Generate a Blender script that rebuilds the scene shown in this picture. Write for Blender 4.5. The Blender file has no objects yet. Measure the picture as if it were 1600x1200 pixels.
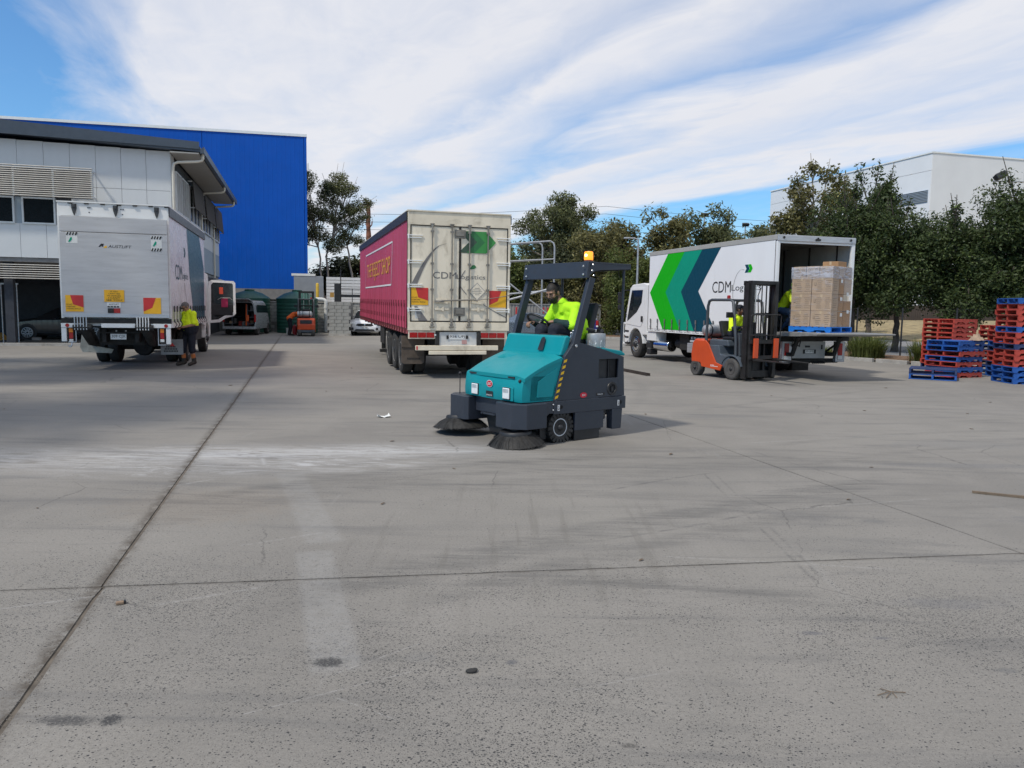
import bpy, bmesh, math, random
import numpy as np
from mathutils import Matrix, Vector, Euler
R = math.radians
scene = bpy.context.scene
COL = scene.collection
random.seed(7)

# ------------------------------------------------------------------ camera, sky, sun, exposure
cam_data = bpy.data.cameras.new("camera")
cam_data.lens = 27.0
cam_data.sensor_width = 36.0
cam_data.clip_start = 0.1
cam_data.clip_end = 2000
cam = bpy.data.objects.new("camera", cam_data)
COL.objects.link(cam)
cam.matrix_world = Matrix.Translation((0, 0, 1.7)) @ Matrix.Rotation(math.pi / 2 - math.atan(118 / 1200), 4, 'X') @ Matrix.Rotation(0.015, 4, 'Z')
scene.camera = cam

SUN_TO = Vector((-0.52, -0.48, 1.0)).normalized()
world = bpy.data.worlds.new("World")
scene.world = world
world.use_nodes = True


class NT:
    """tiny helper to wire shader nodes"""
    def __init__(s, tree):
        s.t = tree
        s.n = tree.nodes
    def node(s, typ, **kw):
        nd = s.n.new(typ)
        for k, v in kw.items():
            setattr(nd, k, v)
        return nd
    def link(s, a, b):
        s.t.links.new(a, b)
    def put(s, sock, v):
        if isinstance(v, bpy.types.NodeSocket):
            s.link(v, sock)
        else:
            if sock.type == 'RGBA' and isinstance(v, (int, float)):
                v = (v, v, v, 1)
            elif sock.type == 'RGBA' and len(v) == 3:
                v = (*v, 1)
            sock.default_value = v
    def math(s, op, a, b=0.0, c=0.0, clamp=False):
        nd = s.node('ShaderNodeMath', operation=op, use_clamp=clamp)
        s.put(nd.inputs[0], a)
        s.put(nd.inputs[1], b)
        s.put(nd.inputs[2], c)
        return nd.outputs[0]
    def vmath(s, op, a, b=None):
        nd = s.node('ShaderNodeVectorMath', operation=op)
        s.put(nd.inputs[0], a)
        if b is not None:
            s.put(nd.inputs[1], b)
        return nd.outputs['Value'] if op in ('DOT_PRODUCT', 'LENGTH', 'DISTANCE') else nd.outputs['Vector']
    def ramp(s, v, lo, hi, a=0.0, b=1.0, smooth=True):
        nd = s.node('ShaderNodeMapRange', interpolation_type='SMOOTHSTEP' if smooth else 'LINEAR')
        s.put(nd.inputs['Value'], v)
        s.put(nd.inputs['From Min'], lo)
        s.put(nd.inputs['From Max'], hi)
        s.put(nd.inputs['To Min'], a)
        s.put(nd.inputs['To Max'], b)
        return nd.outputs['Result']
    def noise(s, vec, scale, detail=4, rough=.55, dist=0.0, out='Fac'):
        nd = s.node('ShaderNodeTexNoise')
        if vec is not None:
            s.link(vec, nd.inputs['Vector'])
        nd.inputs['Scale'].default_value = scale
        nd.inputs['Detail'].default_value = detail
        nd.inputs['Roughness'].default_value = rough
        nd.inputs['Distortion'].default_value = dist
        return nd.outputs[out]
    def scalevec(s, vec, sc, rot=(0, 0, 0), loc=(0, 0, 0)):
        nd = s.node('ShaderNodeMapping')
        s.link(vec, nd.inputs['Vector'])
        nd.inputs['Scale'].default_value = sc
        nd.inputs['Rotation'].default_value = rot
        nd.inputs['Location'].default_value = loc
        return nd.outputs[0]
    def mix(s, f, a, b, mode='MIX'):
        nd = s.node('ShaderNodeMix', data_type='RGBA', blend_type=mode)
        s.put(nd.inputs['Factor'], f)
        s.put(nd.inputs['A'], a)
        s.put(nd.inputs['B'], b)
        return nd.outputs['Result']
    def curve(s, v, stops):
        nd = s.node('ShaderNodeValToRGB')
        s.put(nd.inputs[0], v)
        e = nd.color_ramp.elements
        while len(e) < len(stops):
            e.new(0.5)
        for el, (p, c) in zip(e, stops):
            el.position = p
            el.color = (c, c, c, 1) if isinstance(c, (int, float)) else (*c, 1)
        return nd.outputs[0]


def build_world():
    n = NT(world.node_tree)
    bg = world.node_tree.nodes['Background']
    sky = n.node('ShaderNodeTexSky', sky_type='NISHITA', sun_disc=False)
    sky.sun_elevation = math.asin(SUN_TO.z)
    sky.sun_rotation = math.atan2(SUN_TO.x, SUN_TO.y)
    sky.air_density = 1.0
    sky.dust_density = 0.6
    sky.ozone_density = 1.6
    d = n.node('ShaderNodeTexCoord').outputs['Generated']
    sep = n.node('ShaderNodeSeparateXYZ')
    n.link(d, sep.inputs[0])
    z = n.math('MAXIMUM', sep.outputs['Z'], 0.02)
    px = n.math('DIVIDE', sep.outputs['X'], z)
    py = n.math('DIVIDE', sep.outputs['Y'], z)
    cmb = n.node('ShaderNodeCombineXYZ')
    # cirrus streets: 'c' runs across the cloud bands, 'a' along them
    c = n.math('ADD', n.math('MULTIPLY', px, 0.925), n.math('MULTIPLY', py, 0.38))
    a = n.math('SUBTRACT', n.math('MULTIPLY', py, 0.925), n.math('MULTIPLY', px, 0.38))
    n.link(c, cmb.inputs[0])
    n.link(a, cmb.inputs[1])
    p = cmb.outputs[0]
    w1 = n.noise(n.scalevec(p, (.55, .22, 1)), 1.0, 4, .55)
    w2 = n.noise(n.scalevec(p, (1.5, .55, 1), rot=(0, 0, .12)), 1.0, 6, .58, .7)
    w3 = n.noise(n.scalevec(p, (4.2, 2.2, 1), rot=(0, 0, -.25)), 1.0, 5, .62, .9)
    cw = n.math('ADD', c, n.math('ADD', n.math('MULTIPLY_ADD', w1, 1.7, -.85), n.math('MULTIPLY_ADD', w2, .9, -.45)))
    bands = n.curve(n.ramp(cw, -3, 7, 0, 1, False), [
        (0.0, .0), (.225, .0), (.285, .90), (.405, 1.0), (.435, .66), (.46, .98),
        (.51, .42), (.55, 1.0), (.61, .74), (.66, 1.0), (.705, .95), (.742, .02), (1.0, .16)])
    tex = n.math('ADD', n.math('MULTIPLY_ADD', w2, 1.5, -.75), n.math('MULTIPLY_ADD', w3, .9, -.45))
    dens = n.math('ADD', bands, n.math('MULTIPLY', tex, .36), clamp=True)
    dens = n.math('POWER', dens, 1.15)
    dens = n.math('MULTIPLY', dens, .97)
    low = n.ramp(sep.outputs['Z'], 0.0, 0.10, 1, 0)
    dens = n.math('MAXIMUM', dens, n.math('MULTIPLY', low, .45))
    shade = n.mix(w1, (4.9, 4.98, 5.4), (5.95, 6.0, 6.25))
    blue = n.mix(1.0, sky.outputs[0], (.52, .82, 1.05), 'MULTIPLY')
    n.link(n.mix(dens, blue, shade), bg.inputs['Color'])
    bg.inputs['Strength'].default_value = 0.10


build_world()
sun_data = bpy.data.lights.new("sun", 'SUN')
sun_data.energy = 2.0
sun_data.angle = R(4.0)
sun_data.color = (1.0, 0.93, 0.81)
sun = bpy.data.objects.new("sun", sun_data)
COL.objects.link(sun)
sun.rotation_euler = SUN_TO.to_track_quat('Z', 'Y').to_euler()
vs = scene.view_settings
vs.view_transform = 'Standard'
vs.look = 'None'
vs.gamma = 1.0
vs.use_curve_mapping = False
vs.exposure = 0.58
scene.render.engine = 'CYCLES'
scene.cycles.use_denoising = True
scene.cycles.max_bounces = 6
scene.cycles.transparent_max_bounces = 12


# ------------------------------------------------------------------ helpers
def srgb(r, g, b):
    f = lambda u: (u / 255 / 12.92) if u / 255 <= .04045 else ((u / 255 + .055) / 1.055) ** 2.4
    return (f(r), f(g), f(b))


MATS = {}


def mat(name, rgb, rough=.5, metal=0.0, var=.10, scale=4.0, bump=0.0, bscale=40.0, dirt=0.0, dirt_rgb=(.12, .095, .07),
        dscale=2.5, stretch=(1, 1, 1), spec=.5, emit=None, estr=0.0, trans=0.0, alpha=1.0, coat=0.0, sheen=0.0):
    if name in MATS:
        return MATS[name]
    m = bpy.data.materials.new(name)
    m.use_nodes = True
    n = NT(m.node_tree)
    bs = m.node_tree.nodes['Principled BSDF']
    co = n.node('ShaderNodeTexCoord').outputs['Object']
    v = n.scalevec(co, stretch)
    a = n.noise(v, scale, 5, .6)
    lo = tuple(c * (1 - var) for c in rgb)
    hi = tuple(min(1, c * (1 + var)) for c in rgb)
    col = n.mix(n.ramp(a, .3, .7), lo, hi)
    rg = n.ramp(n.noise(v, scale * 3.1, 4), .3, .7, max(.02, rough - .08), min(1, rough + .08))
    if dirt > 0:
        d = n.ramp(n.noise(v, dscale, 7, .68, .4), .62 - .3 * dirt, .80, 0, min(1, dirt * 1.3))
        col = n.mix(d, col, dirt_rgb)
        rg = n.math('ADD', rg, n.math('MULTIPLY', d, .3), clamp=True)
    n.link(col, bs.inputs['Base Color'])
    n.link(rg, bs.inputs['Roughness'])
    bs.inputs['Metallic'].default_value = metal
    bs.inputs['Specular IOR Level'].default_value = spec
    bs.inputs['Coat Weight'].default_value = coat
    bs.inputs['Sheen Weight'].default_value = sheen
    bs.inputs['Transmission Weight'].default_value = trans
    bs.inputs['Alpha'].default_value = alpha
    if emit:
        bs.inputs['Emission Color'].default_value = (*emit, 1)
        bs.inputs['Emission Strength'].default_value = estr
    if bump > 0:
        b = n.node('ShaderNodeBump')
        b.inputs['Strength'].default_value = 1.0
        b.inputs['Distance'].default_value = bump
        n.link(n.noise(v, bscale, 4, .6), b.inputs['Height'])
        n.link(b.outputs[0], bs.inputs['Normal'])
    MATS[name] = m
    return m


def put(o, name, parent=None, label=None, cat=None, group=None, kind=None):
    o.name = name
    if o.name not in COL.objects:
        COL.objects.link(o)
    if parent is not None:
        o.parent = parent
    for k, v in (('label', label), ('category', cat), ('group', group), ('kind', kind)):
        if v:
            o[k] = v
    return o


def thing(name, label, cat, loc=(0, 0, 0), rz=0.0, group=None, tilt=None):
    o = bpy.data.objects.new(name, None)
    o.empty_display_size = .2
    COL.objects.link(o)
    o.location = loc
    o.rotation_euler = (tilt or 0.0, 0, rz)
    o['label'] = label
    o['category'] = cat
    if group:
        o['group'] = group
    return o


def copy_tree(o, parent=None):
    c = o.copy()
    COL.objects.link(c)
    if parent is not None:
        c.parent = parent
    for ch in list(o.children):
        copy_tree(ch, c)
    return c


class MB:
    """collects shapes; build() links them as ONE mesh object"""
    def __init__(s):
        s.v = []
        s.f = []
        s.mi = []
        s.m = 0
        s.X = None
    def add(s, vs, fs):
        b = len(s.v)
        for p in vs:
            p = Vector(p)
            s.v.append(tuple(s.X @ p) if s.X is not None else tuple(p))
        for f in fs:
            s.f.append(tuple(i + b for i in f))
            s.mi.append(s.m)
        return s
    def box(s, x0, x1, y0, y1, z0, z1):
        if x0 > x1: x0, x1 = x1, x0
        if y0 > y1: y0, y1 = y1, y0
        if z0 > z1: z0, z1 = z1, z0
        v = [(x0, y0, z0), (x1, y0, z0), (x1, y1, z0), (x0, y1, z0), (x0, y0, z1), (x1, y0, z1), (x1, y1, z1), (x0, y1, z1)]
        return s.add(v, [(3, 2, 1, 0), (4, 5, 6, 7), (0, 1, 5, 4), (1, 2, 6, 5), (2, 3, 7, 6), (3, 0, 4, 7)])
    def cbox(s, c, size, rot=(0, 0, 0)):
        old = s.X
        t = Matrix.Translation(c) @ Euler(rot).to_matrix().to_4x4()
        s.X = old @ t if old is not None else t
        a, b, d = (u / 2 for u in size)
        s.box(-a, a, -b, b, -d, d)
        s.X = old
        return s
    def prism(s, pts, ax, a, b):
        """extrude a 2-D outline along axis ax from a to b; pts are the two other axes in xyz order"""
        def mk(u, w, t):
            return {'x': (t, u, w), 'y': (u, t, w), 'z': (u, w, t)}[ax]
        n = len(pts)
        v = [mk(u, w, a) for u, w in pts] + [mk(u, w, b) for u, w in pts]
        f = [tuple(range(n - 1, -1, -1)), tuple(range(n, 2 * n))]
        f += [(i, (i + 1) % n, n + (i + 1) % n, n + i) for i in range(n)]
        return s.add(v, f)
    def cyl(s, p0, p1, r, n=10, r1=None, caps=True):
        p0, p1 = Vector(p0), Vector(p1)
        r1 = r if r1 is None else r1
        d = (p1 - p0).normalized()
        u = d.orthogonal().normalized()
        w = d.cross(u)
        v = []
        for p, rr in ((p0, r), (p1, r1)):
            for i in range(n):
                t = 2 * math.pi * i / n
                v.append(p + (u * math.cos(t) + w * math.sin(t)) * rr)
        f = [(i, (i + 1) % n, n + (i + 1) % n, n + i) for i in range(n)]
        if caps:
            f += [tuple(range(n - 1, -1, -1)), tuple(range(n, 2 * n))]
        return s.add(v, f)
    def tube(s, path, r, n=8, rs=None):
        path = [Vector(p) for p in path]
        v = []
        prev = None
        for i, p in enumerate(path):
            d = (path[min(i + 1, len(path) - 1)] - path[max(i - 1, 0)]).normalized()
            u = d.orthogonal().normalized() if prev is None else (prev - d * prev.dot(d)).normalized()
            prev = u
            w = d.cross(u)
            rr = rs[i] if rs else r
            for k in range(n):
                t = 2 * math.pi * k / n
                v.append(p + (u * math.cos(t) + w * math.sin(t)) * rr)
        f = []
        for i in range(len(path) - 1):
            for k in range(n):
                f.append((i * n + k, i * n + (k + 1) % n, (i + 1) * n + (k + 1) % n, (i + 1) * n + k))
        f += [tuple(range(n - 1, -1, -1)), tuple(range((len(path) - 1) * n, len(path) * n))]
        return s.add(v, f)
    def lathe(s, prof, n=24, ax='z', c=(0, 0, 0), closed=False):
        """profile of (radius, height) turned round axis ax through c"""
        v = []
        for r, h in prof:
            for k in range(n):
                t = 2 * math.pi * k / n
                a, b = r * math.cos(t), r * math.sin(t)
                q = {'z': (a, b, h), 'x': (h, a, b), 'y': (b, h, a)}[ax]
                v.append((q[0] + c[0], q[1] + c[1], q[2] + c[2]))
        f = []
        m = len(prof)
        for i in range(m if closed else m - 1):
            j = (i + 1) % m
            for k in range(n):
                f.append((i * n + k, i * n + (k + 1) % n, j * n + (k + 1) % n, j * n + k))
        if not closed:
            if prof[0][0] > 1e-4:
                f.append(tuple(range(n - 1, -1, -1)))
            if prof[-1][0] > 1e-4:
                f.append(tuple(range((m - 1) * n, m * n)))
        return s.add(v, f)
    def loft(s, rings, cap=True, closed=True):
        n = len(rings[0])
        v = [p for r in rings for p in r]
        f = []
        for i in range(len(rings) - 1):
            for k in range(n if closed else n - 1):
                f.append((i * n + k, i * n + (k + 1) % n, (i + 1) * n + (k + 1) % n, (i + 1) * n + k))
        if cap and closed:
            f += [tuple(range(n - 1, -1, -1)), tuple(range((len(rings) - 1) * n, len(rings) * n))]
        return s.add(v, f)
    def quad(s, *p):
        return s.add(p, [tuple(range(len(p)))])
    def ball(s, c, r, n=10, sc=(1, 1, 1)):
        prof = [(math.sin(math.pi * i / n), -math.cos(math.pi * i / n)) for i in range(n + 1)]
        old = s.X
        t = Matrix.Translation(c) @ Matrix.Diagonal((r * sc[0], r * sc[1], r * sc[2], 1))
        s.X = old @ t if old is not None else t
        s.lathe([(max(a, 1e-5), h) for a, h in prof], n + 4)
        s.X = old
        return s
    def mesh(s, name):
        me = bpy.data.meshes.new(name)
        me.from_pydata(s.v, [], s.f)
        return me
    def build(s, name, mats, parent=None, bevel=0.0, smooth=None, seg=2, sub=0, recalc=True, **tags):
        me = s.mesh(name)
        mats = mats if isinstance(mats, (list, tuple)) else [mats]
        for m in mats:
            me.materials.append(m)
        if len(mats) > 1:
            me.polygons.foreach_set('material_index', s.mi)
        if recalc:
            bm = bmesh.new()
            bm.from_mesh(me)
            bmesh.ops.remove_doubles(bm, verts=bm.verts, dist=1e-5)
            bmesh.ops.recalc_face_normals(bm, faces=bm.faces)
            bm.to_mesh(me)
            bm.free()
        if smooth is not None or sub:
            me.polygons.foreach_set('use_smooth', [True] * len(me.polygons))
            if smooth:
                me.set_sharp_from_angle(angle=R(smooth))
        me.update()
        o = bpy.data.objects.new(name, me)
        if sub:
            md = o.modifiers.new('sub', 'SUBSURF')
            md.levels = md.render_levels = sub
        if bevel > 0:
            md = o.modifiers.new('bevel', 'BEVEL')
            md.width = bevel
            md.segments = seg
            md.limit_method = 'ANGLE'
            md.angle_limit = R(38)
            md.harden_normals = False
        return put(o, name, parent, **tags)


def lettering(body, name, material, parent, origin, xd, yd, w, h, lift=.004, shear=0.0):
    """words as a flat print of w x h metres; origin = lower left corner, xd / yd = directions of the line and of the letters' height"""
    cu = bpy.data.curves.new(name, 'FONT')
    cu.body = body
    cu.align_x = 'CENTER'
    cu.shear = shear
    cu.resolution_u = 3
    tmp = bpy.data.objects.new(name, cu)
    me = bpy.data.meshes.new_from_object(tmp)
    bpy.data.objects.remove(tmp)
    bpy.data.curves.remove(cu)
    co = np.empty(len(me.vertices) * 3)
    me.vertices.foreach_get('co', co)
    co = co.reshape(-1, 3)
    lo, hi = co.min(0), co.max(0)
    xd, yd = Vector(xd).normalized(), Vector(yd).normalized()
    nd = xd.cross(yd)
    o = Vector(origin) + nd * lift
    u = (co[:, 0] - lo[0]) / (hi[0] - lo[0]) * w
    t = (co[:, 1] - lo[1]) / (hi[1] - lo[1]) * h
    out = np.array(o)[None] + u[:, None] * np.array(xd)[None] + t[:, None] * np.array(yd)[None]
    me.vertices.foreach_set('co', out.ravel())
    me.materials.clear()
    me.materials.append(material)
    me.update()
    return put(bpy.data.objects.new(name, me), name, parent)


def decal(name, material, parent, origin, xd, yd, polys, lift=.003):
    """flat printed shapes; polys are lists of (u, v) in metres on the plane origin + u*xd + v*yd"""
    xd, yd = Vector(xd).normalized(), Vector(yd).normalized()
    nd = xd.cross(yd)
    mb = MB()
    for i, pl in enumerate(polys):
        mb.quad(*[Vector(origin) + xd * u + yd * v + nd * lift for u, v in pl])
    return mb.build(name, material, parent, recalc=False)
# ------------------------------------------------------------------ materials used across the scene
YAW = R(15.3)
U = Vector((-math.sin(YAW), math.cos(YAW), 0))      # along the yard
V = Vector((math.cos(YAW), math.sin(YAW), 0))       # across it


def concrete():
    m = bpy.data.materials.new('yard_concrete')
    m.use_nodes = True
    n = NT(m.node_tree)
    bs = m.node_tree.nodes['Principled BSDF']
    P = n.node('ShaderNodeTexCoord').outputs['Object']
    sep = n.node('ShaderNodeSeparateXYZ')
    n.link(P, sep.inputs[0])
    X, Y = sep.outputs['X'], sep.outputs['Y']
    big = n.noise(P, .22, 4, .6)
    mid = n.noise(n.scalevec(P, (1, 1, 1), rot=(0, 0, .4)), .9, 6, .65, .5)
    fine = n.noise(P, 55, 3, .7)
    grit = n.noise(P, 160, 2, .6)
    swirl = n.noise(n.scalevec(P, (.35, 2.2, 1), rot=(0, 0, .32)), 1.0, 6, .62, .8)
    col = n.mix(n.ramp(big, .34, .66), (.178, .166, .149), (.239, .223, .197))
    col = n.mix(n.ramp(mid, .38, .70, 0, .75), col, (.250, .233, .210))
    col = n.mix(n.ramp(swirl, .50, .74, 0, .85), col, (.118, .114, .110))
    col = n.mix(n.ramp(n.noise(n.scalevec(P, (.9, 7, 1), rot=(0, 0, -.25)), 1.0, 5, .7, .5), .54, .74, 0, .45), col, (.105, .101, .098))
    col = n.mix(n.ramp(n.noise(n.scalevec(P, (6, .7, 1), rot=(0, 0, -.15)), 1.0, 5, .7, .5), .58, .78, 0, .32), col, (.30, .29, .275))
    col = n.mix(n.ramp(fine, .35, .7, 0, .36), col, (.085, .080, .074))
    col = n.mix(n.ramp(grit, .30, .75, 0, .34), col, (.34, .32, .295))

    def specks(scale, r0, r1, dens_hi, tone, keep):
        vo = n.node('ShaderNodeTexVoronoi', feature='F1')
        n.link(n.scalevec(P, (1, 1.25, 1), rot=(0, 0, .3)), vo.inputs['Vector'])
        vo.inputs['Scale'].default_value = scale
        vo.inputs['Randomness'].default_value = 1.0
        sc = n.node('ShaderNodeSeparateColor')
        n.link(vo.outputs['Color'], sc.inputs[0])
        on = n.math('LESS_THAN', sc.outputs[0], n.math('MULTIPLY', keep, dens_hi))
        size = n.math('MULTIPLY_ADD', sc.outputs[1], r1 - r0, r0)
        wob = n.math('ADD', vo.outputs['Distance'], n.math('MULTIPLY_ADD', n.noise(P, scale * 2.5, 2), .34, -.17))
        return n.math('MULTIPLY', on, n.math('LESS_THAN', wob, size)), tone
    # worn skin: the stones of the mix show where traffic has rubbed the surface off
    worn = n.ramp(n.noise(P, .55, 5, .62, .3), .40, .62)
    near = n.ramp(Y, 5.4, 4.1)
    worn = n.math('MULTIPLY_ADD', n.math('MULTIPLY', worn, .75), near, n.math('MULTIPLY', n.math('MULTIPLY', worn, n.ramp(Y, 14, 6)), .10))
    worn = n.math('ADD', worn, n.math('MULTIPLY', near, .16), clamp=True)
    for sc_, r0, r1, dn, tone in ((80, .10, .42, .85, (.034, .034, .036)), (48, .06, .34, .55, (.036, .036, .038)), (150, .12, .46, .80, (.055, .053, .050))):
        f, t = specks(sc_, r0, r1, dn, tone, worn)
        col = n.mix(n.math('MULTIPLY', f, .94), col, t)

    def seg(ax, ay, bx, by, w, soft):
        """0..1 inside a bar from a to b"""
        L = math.hypot(bx - ax, by - ay)
        ux, uy = (bx - ax) / L, (by - ay) / L
        dx = n.math('SUBTRACT', X, ax)
        dy = n.math('SUBTRACT', Y, ay)
        al = n.math('ADD', n.math('MULTIPLY', dx, ux), n.math('MULTIPLY', dy, uy))
        ac = n.math('ABSOLUTE', n.math('SUBTRACT', n.math('MULTIPLY', dy, ux), n.math('MULTIPLY', dx, uy)))
        inside = n.math('MULTIPLY', n.ramp(al, -soft * 2, soft * 2), n.ramp(al, L + soft * 2, L - soft * 2))
        return n.math('MULTIPLY', inside, n.ramp(ac, w + soft, w - soft))

    def blot(cx, cy, rx, ry, rot, rag=.5):
        q = n.scalevec(P, (1, 1, 1), loc=(-cx, -cy, 0))
        q = n.scalevec(q, (1 / rx, 1 / ry, 0), rot=(0, 0, 0))
        d = n.vmath('LENGTH', q)
        d = n.math('ADD', d, n.math('MULTIPLY_ADD', n.noise(P, 34 if max(rx, ry) < .3 else 7, 7, .8), rag * 4.4, -rag * 2.2))
        return n.math('MULTIPLY', n.ramp(d, 1.15, .45), n.ramp(n.noise(P, 95, 3, .7), .34, .50, .30, 1))

    def arc(cx, cy, r, w, x0, x1, soft=.12):
        d = n.vmath('DISTANCE', P, (cx, cy, 0))
        d = n.math('ABSOLUTE', n.math('SUBTRACT', d, r))
        return n.math('MULTIPLY', n.ramp(d, w + soft, w * .4), n.math('MULTIPLY', n.ramp(X, x0, x0 + .8), n.ramp(X, x1, x1 - .8)))
    rag = n.ramp(n.noise(n.scalevec(P, (1.2, 9, 1), rot=(0, 0, -.1)), 1.0, 6, .75, .3), .36, .66)
    dust = n.ramp(n.noise(n.scalevec(P, (1.5, 8.5, 1), rot=(0, 0, -.12)), 1.0, 8, .82, 1.1), .38, .57)
    # chalky spill swept out in front of the machine
    chalk = n.math('MULTIPLY', seg(-5.0, 8.25, -.4, 9.15, .30, .55), dust)
    chalk = n.math('MAXIMUM', chalk, n.math('MULTIPLY', seg(-2.9, 8.62, -.3, 9.05, .05, .10), .8))
    chalk = n.math('MAXIMUM', chalk, n.math('MULTIPLY', seg(-3.5, 8.45, -2.6, 8.72, .08, .14), dust))
    chalk = n.math('MAXIMUM', chalk, n.math('MULTIPLY', seg(-7.5, 7.9, -1.5, 8.6, .5, .7), n.math('MULTIPLY', dust, .55)))
    dust2 = n.ramp(n.noise(n.scalevec(P, (1.3, 6, 1), rot=(0, 0, -.2)), 1.0, 8, .84, 1.4), .43, .62)
    chalk = n.math('MAXIMUM', chalk, n.math('MULTIPLY', seg(-4.6, 7.75, -1.0, 8.35, .35, .45), n.math('MULTIPLY', dust2, .85)))
    chalk = n.math('MAXIMUM', chalk, n.math('MULTIPLY', seg(-5.6, 8.5, -2.6, 9.0, .25, .40), n.math('MULTIPLY', dust2, .7)))
    chalk = n.math('MAXIMUM', chalk, n.math('MULTIPLY', seg(-2.78, 8.45, -2.62, 8.05, .02, .05), .7))
    col = n.mix(n.math('MULTIPLY', chalk, .66), col, (.58, .58, .59))
    # the paler strip and its neighbours left by an old painted bay line
    old = n.math('MULTIPLY', seg(-2.25, 7.7, -1.33, 5.4, .13, .035), .34)
    old = n.math('MAXIMUM', old, n.math('MULTIPLY', seg(-1.36, 5.2, -.80, 3.45, .12, .03), .42))
    old = n.math('MAXIMUM', old, n.math('MULTIPLY', seg(-2.48, 8.3, -2.36, 7.9, .04, .05), .6))
    col = n.mix(n.math('MULTIPLY', old, n.ramp(n.noise(P, 16, 6, .75), .30, .62, .30, 1)), col, (.30, .295, .285))
    # tyre sweeps
    tr = n.math('MULTIPLY', arc(2.61, 1.58, 7.33, .09, -3.4, 5.6, .12), .8)
    for (cx, cy, r_, w_, x0, x1, sf, st) in ((2.7, 1.5, 6.95, .10, -3.2, 4.8, .14, .55), (2.5, 1.7, 7.75, .05, -2.2, 6.0, .10, .45), (17.43, -18.6, 29.6, .16, -1.6, 4.2, .14, .8), (17.43, -18.6, 29.1, .08, -.9, 3.2, .12, .6),
                                            (5.98, 1.4, 7.64, .010, .4, 2.6, .02, .9), (-2.68, 12.64, 7.84, .010, .2, 2.8, .02, .9), (3.4, 25.0, 18.2, .14, -6, 5, .14, .5), (-14, 19.0, 17.0, .10, -3, 4, .12, .35), (9.0, 0.5, 9.8, .05, 2.4, 7.5, .08, .5), (9.4, .3, 11.2, .05, 3.0, 9.0, .08, .45)):
        tr = n.math('MAXIMUM', tr, n.math('MULTIPLY', arc(cx, cy, r_, w_, x0, x1, sf), st))
    tr = n.math('MAXIMUM', tr, n.math('MULTIPLY', seg(2.03, 7.95, 1.95, 4.75, .010, .016), 1.0))
    tr = n.math('MAXIMUM', tr, n.math('MULTIPLY', seg(2.15, 7.85, 2.02, 4.85, .010, .016), .8))
    tr = n.math('MAXIMUM', tr, n.math('MULTIPLY', seg(.30, 5.66, 1.90, 6.45, .008, .02), .9))
    tr = n.math('MAXIMUM', tr, n.math('MULTIPLY', seg(.40, 7.12, 1.85, 7.82, .010, .02), .8))
    tr = n.math('MAXIMUM', tr, n.math('MULTIPLY', seg(.2, 4.75, 1.9, 4.45, .10, .12), .8))
    tr = n.math('MAXIMUM', tr, n.math('MULTIPLY', seg(-2.9, 6.5, 1.2, 9.0, .10, .16), .5))
    tr = n.math('MAXIMUM', tr, n.math('MULTIPLY', seg(-.6, 7.15, 3.6, 8.9, .16, .22), .55))
    tr = n.math('MAXIMUM', tr, n.math('MULTIPLY', seg(.2, 6.3, 4.4, 7.3, .12, .2), .5))
    for (ax, ay, bx, by) in ((4.5, 14.5, 9.5, 16.2), (3.2, 13.2, 8.4, 17.4), (6.0, 18.0, 12.5, 15.6), (2.2, 16.5, 8.5, 14.2), (7, 12.2, 13, 14.0), (-8, 30, -3.5, 26), (-7.5, 25, -3.4, 29), (-9, 33, -4, 35)):
        tr = n.math('MAXIMUM', tr, n.math('MULTIPLY', seg(ax, ay, bx, by, .07, .09), .55))
    col = n.mix(n.math('MULTIPLY', n.math('MULTIPLY', tr, rag), .72), col, (.080, .078, .076))
    drag = n.math('MULTIPLY', n.math('MULTIPLY', n.ramp(n.noise(n.scalevec(P, (9, .5, 1), rot=(0, 0, .08)), 1.0, 4, .6), .52, .66), n.ramp(n.vmath('LENGTH', n.scalevec(P, (.55, .42, 0), loc=(-.1, -2.4, 0))), 1.1, .3)), .30)
    col = n.mix(drag, col, (.115, .105, .090))
    # oil, rubber and rust marks
    for (cx, cy, rx, ry, s, c) in ((-.86, 3.53, .085, .06, .95, (.046, .045, .045)), (-1.80, 2.98, .13, .045, .85, (.060, .058, .058)), (-1.62, 2.99, .05, .05, .95, (.045, .044, .045)),
                                   (1.62, 3.95, .075, .028, .7, (.10, .10, .11)), (1.97, 3.9, .06, .022, .6, (.11, .11, .12)), (-.42, 3.6, .09, .07, .25, (.15, .15, .15)),
                                   (.02, 3.56, .035, .03, .7, (.09, .09, .10)), (.48, 2.86, .04, .02, .8, (.08, .075, .07)), (2.4, 3.55, .07, .03, .55, (.12, .12, .12)),
                                   (3.0, 6.2, .12, .06, .5, (.12, .12, .12)), (-2.6, 6.4, .9, .7, .10, (.27, .18, .095)), (2.6, 4.4, .35, .10, .35, (.13, .13, .14)),
                                   (-4.2, 12.2, 1.6, .5, .28, (.15, .15, .155)), (-6.0, 17.0, 2.6, 1.2, .30, (.15, .15, .155)), (3.2, 12.4, .9, .3, .3, (.14, .14, .14)), (6.0, 10.0, 1.1, .35, .3, (.15, .15, .15)),
                                   (4.8, 6.3, .7, .18, .45, (.13, .13, .14)), (5.2, 8.6, 1.4, .16, .4, (.14, .14, .145))):
        col = n.mix(n.math('MULTIPLY', blot(cx, cy, rx, ry, 0), s), col, c)
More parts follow.
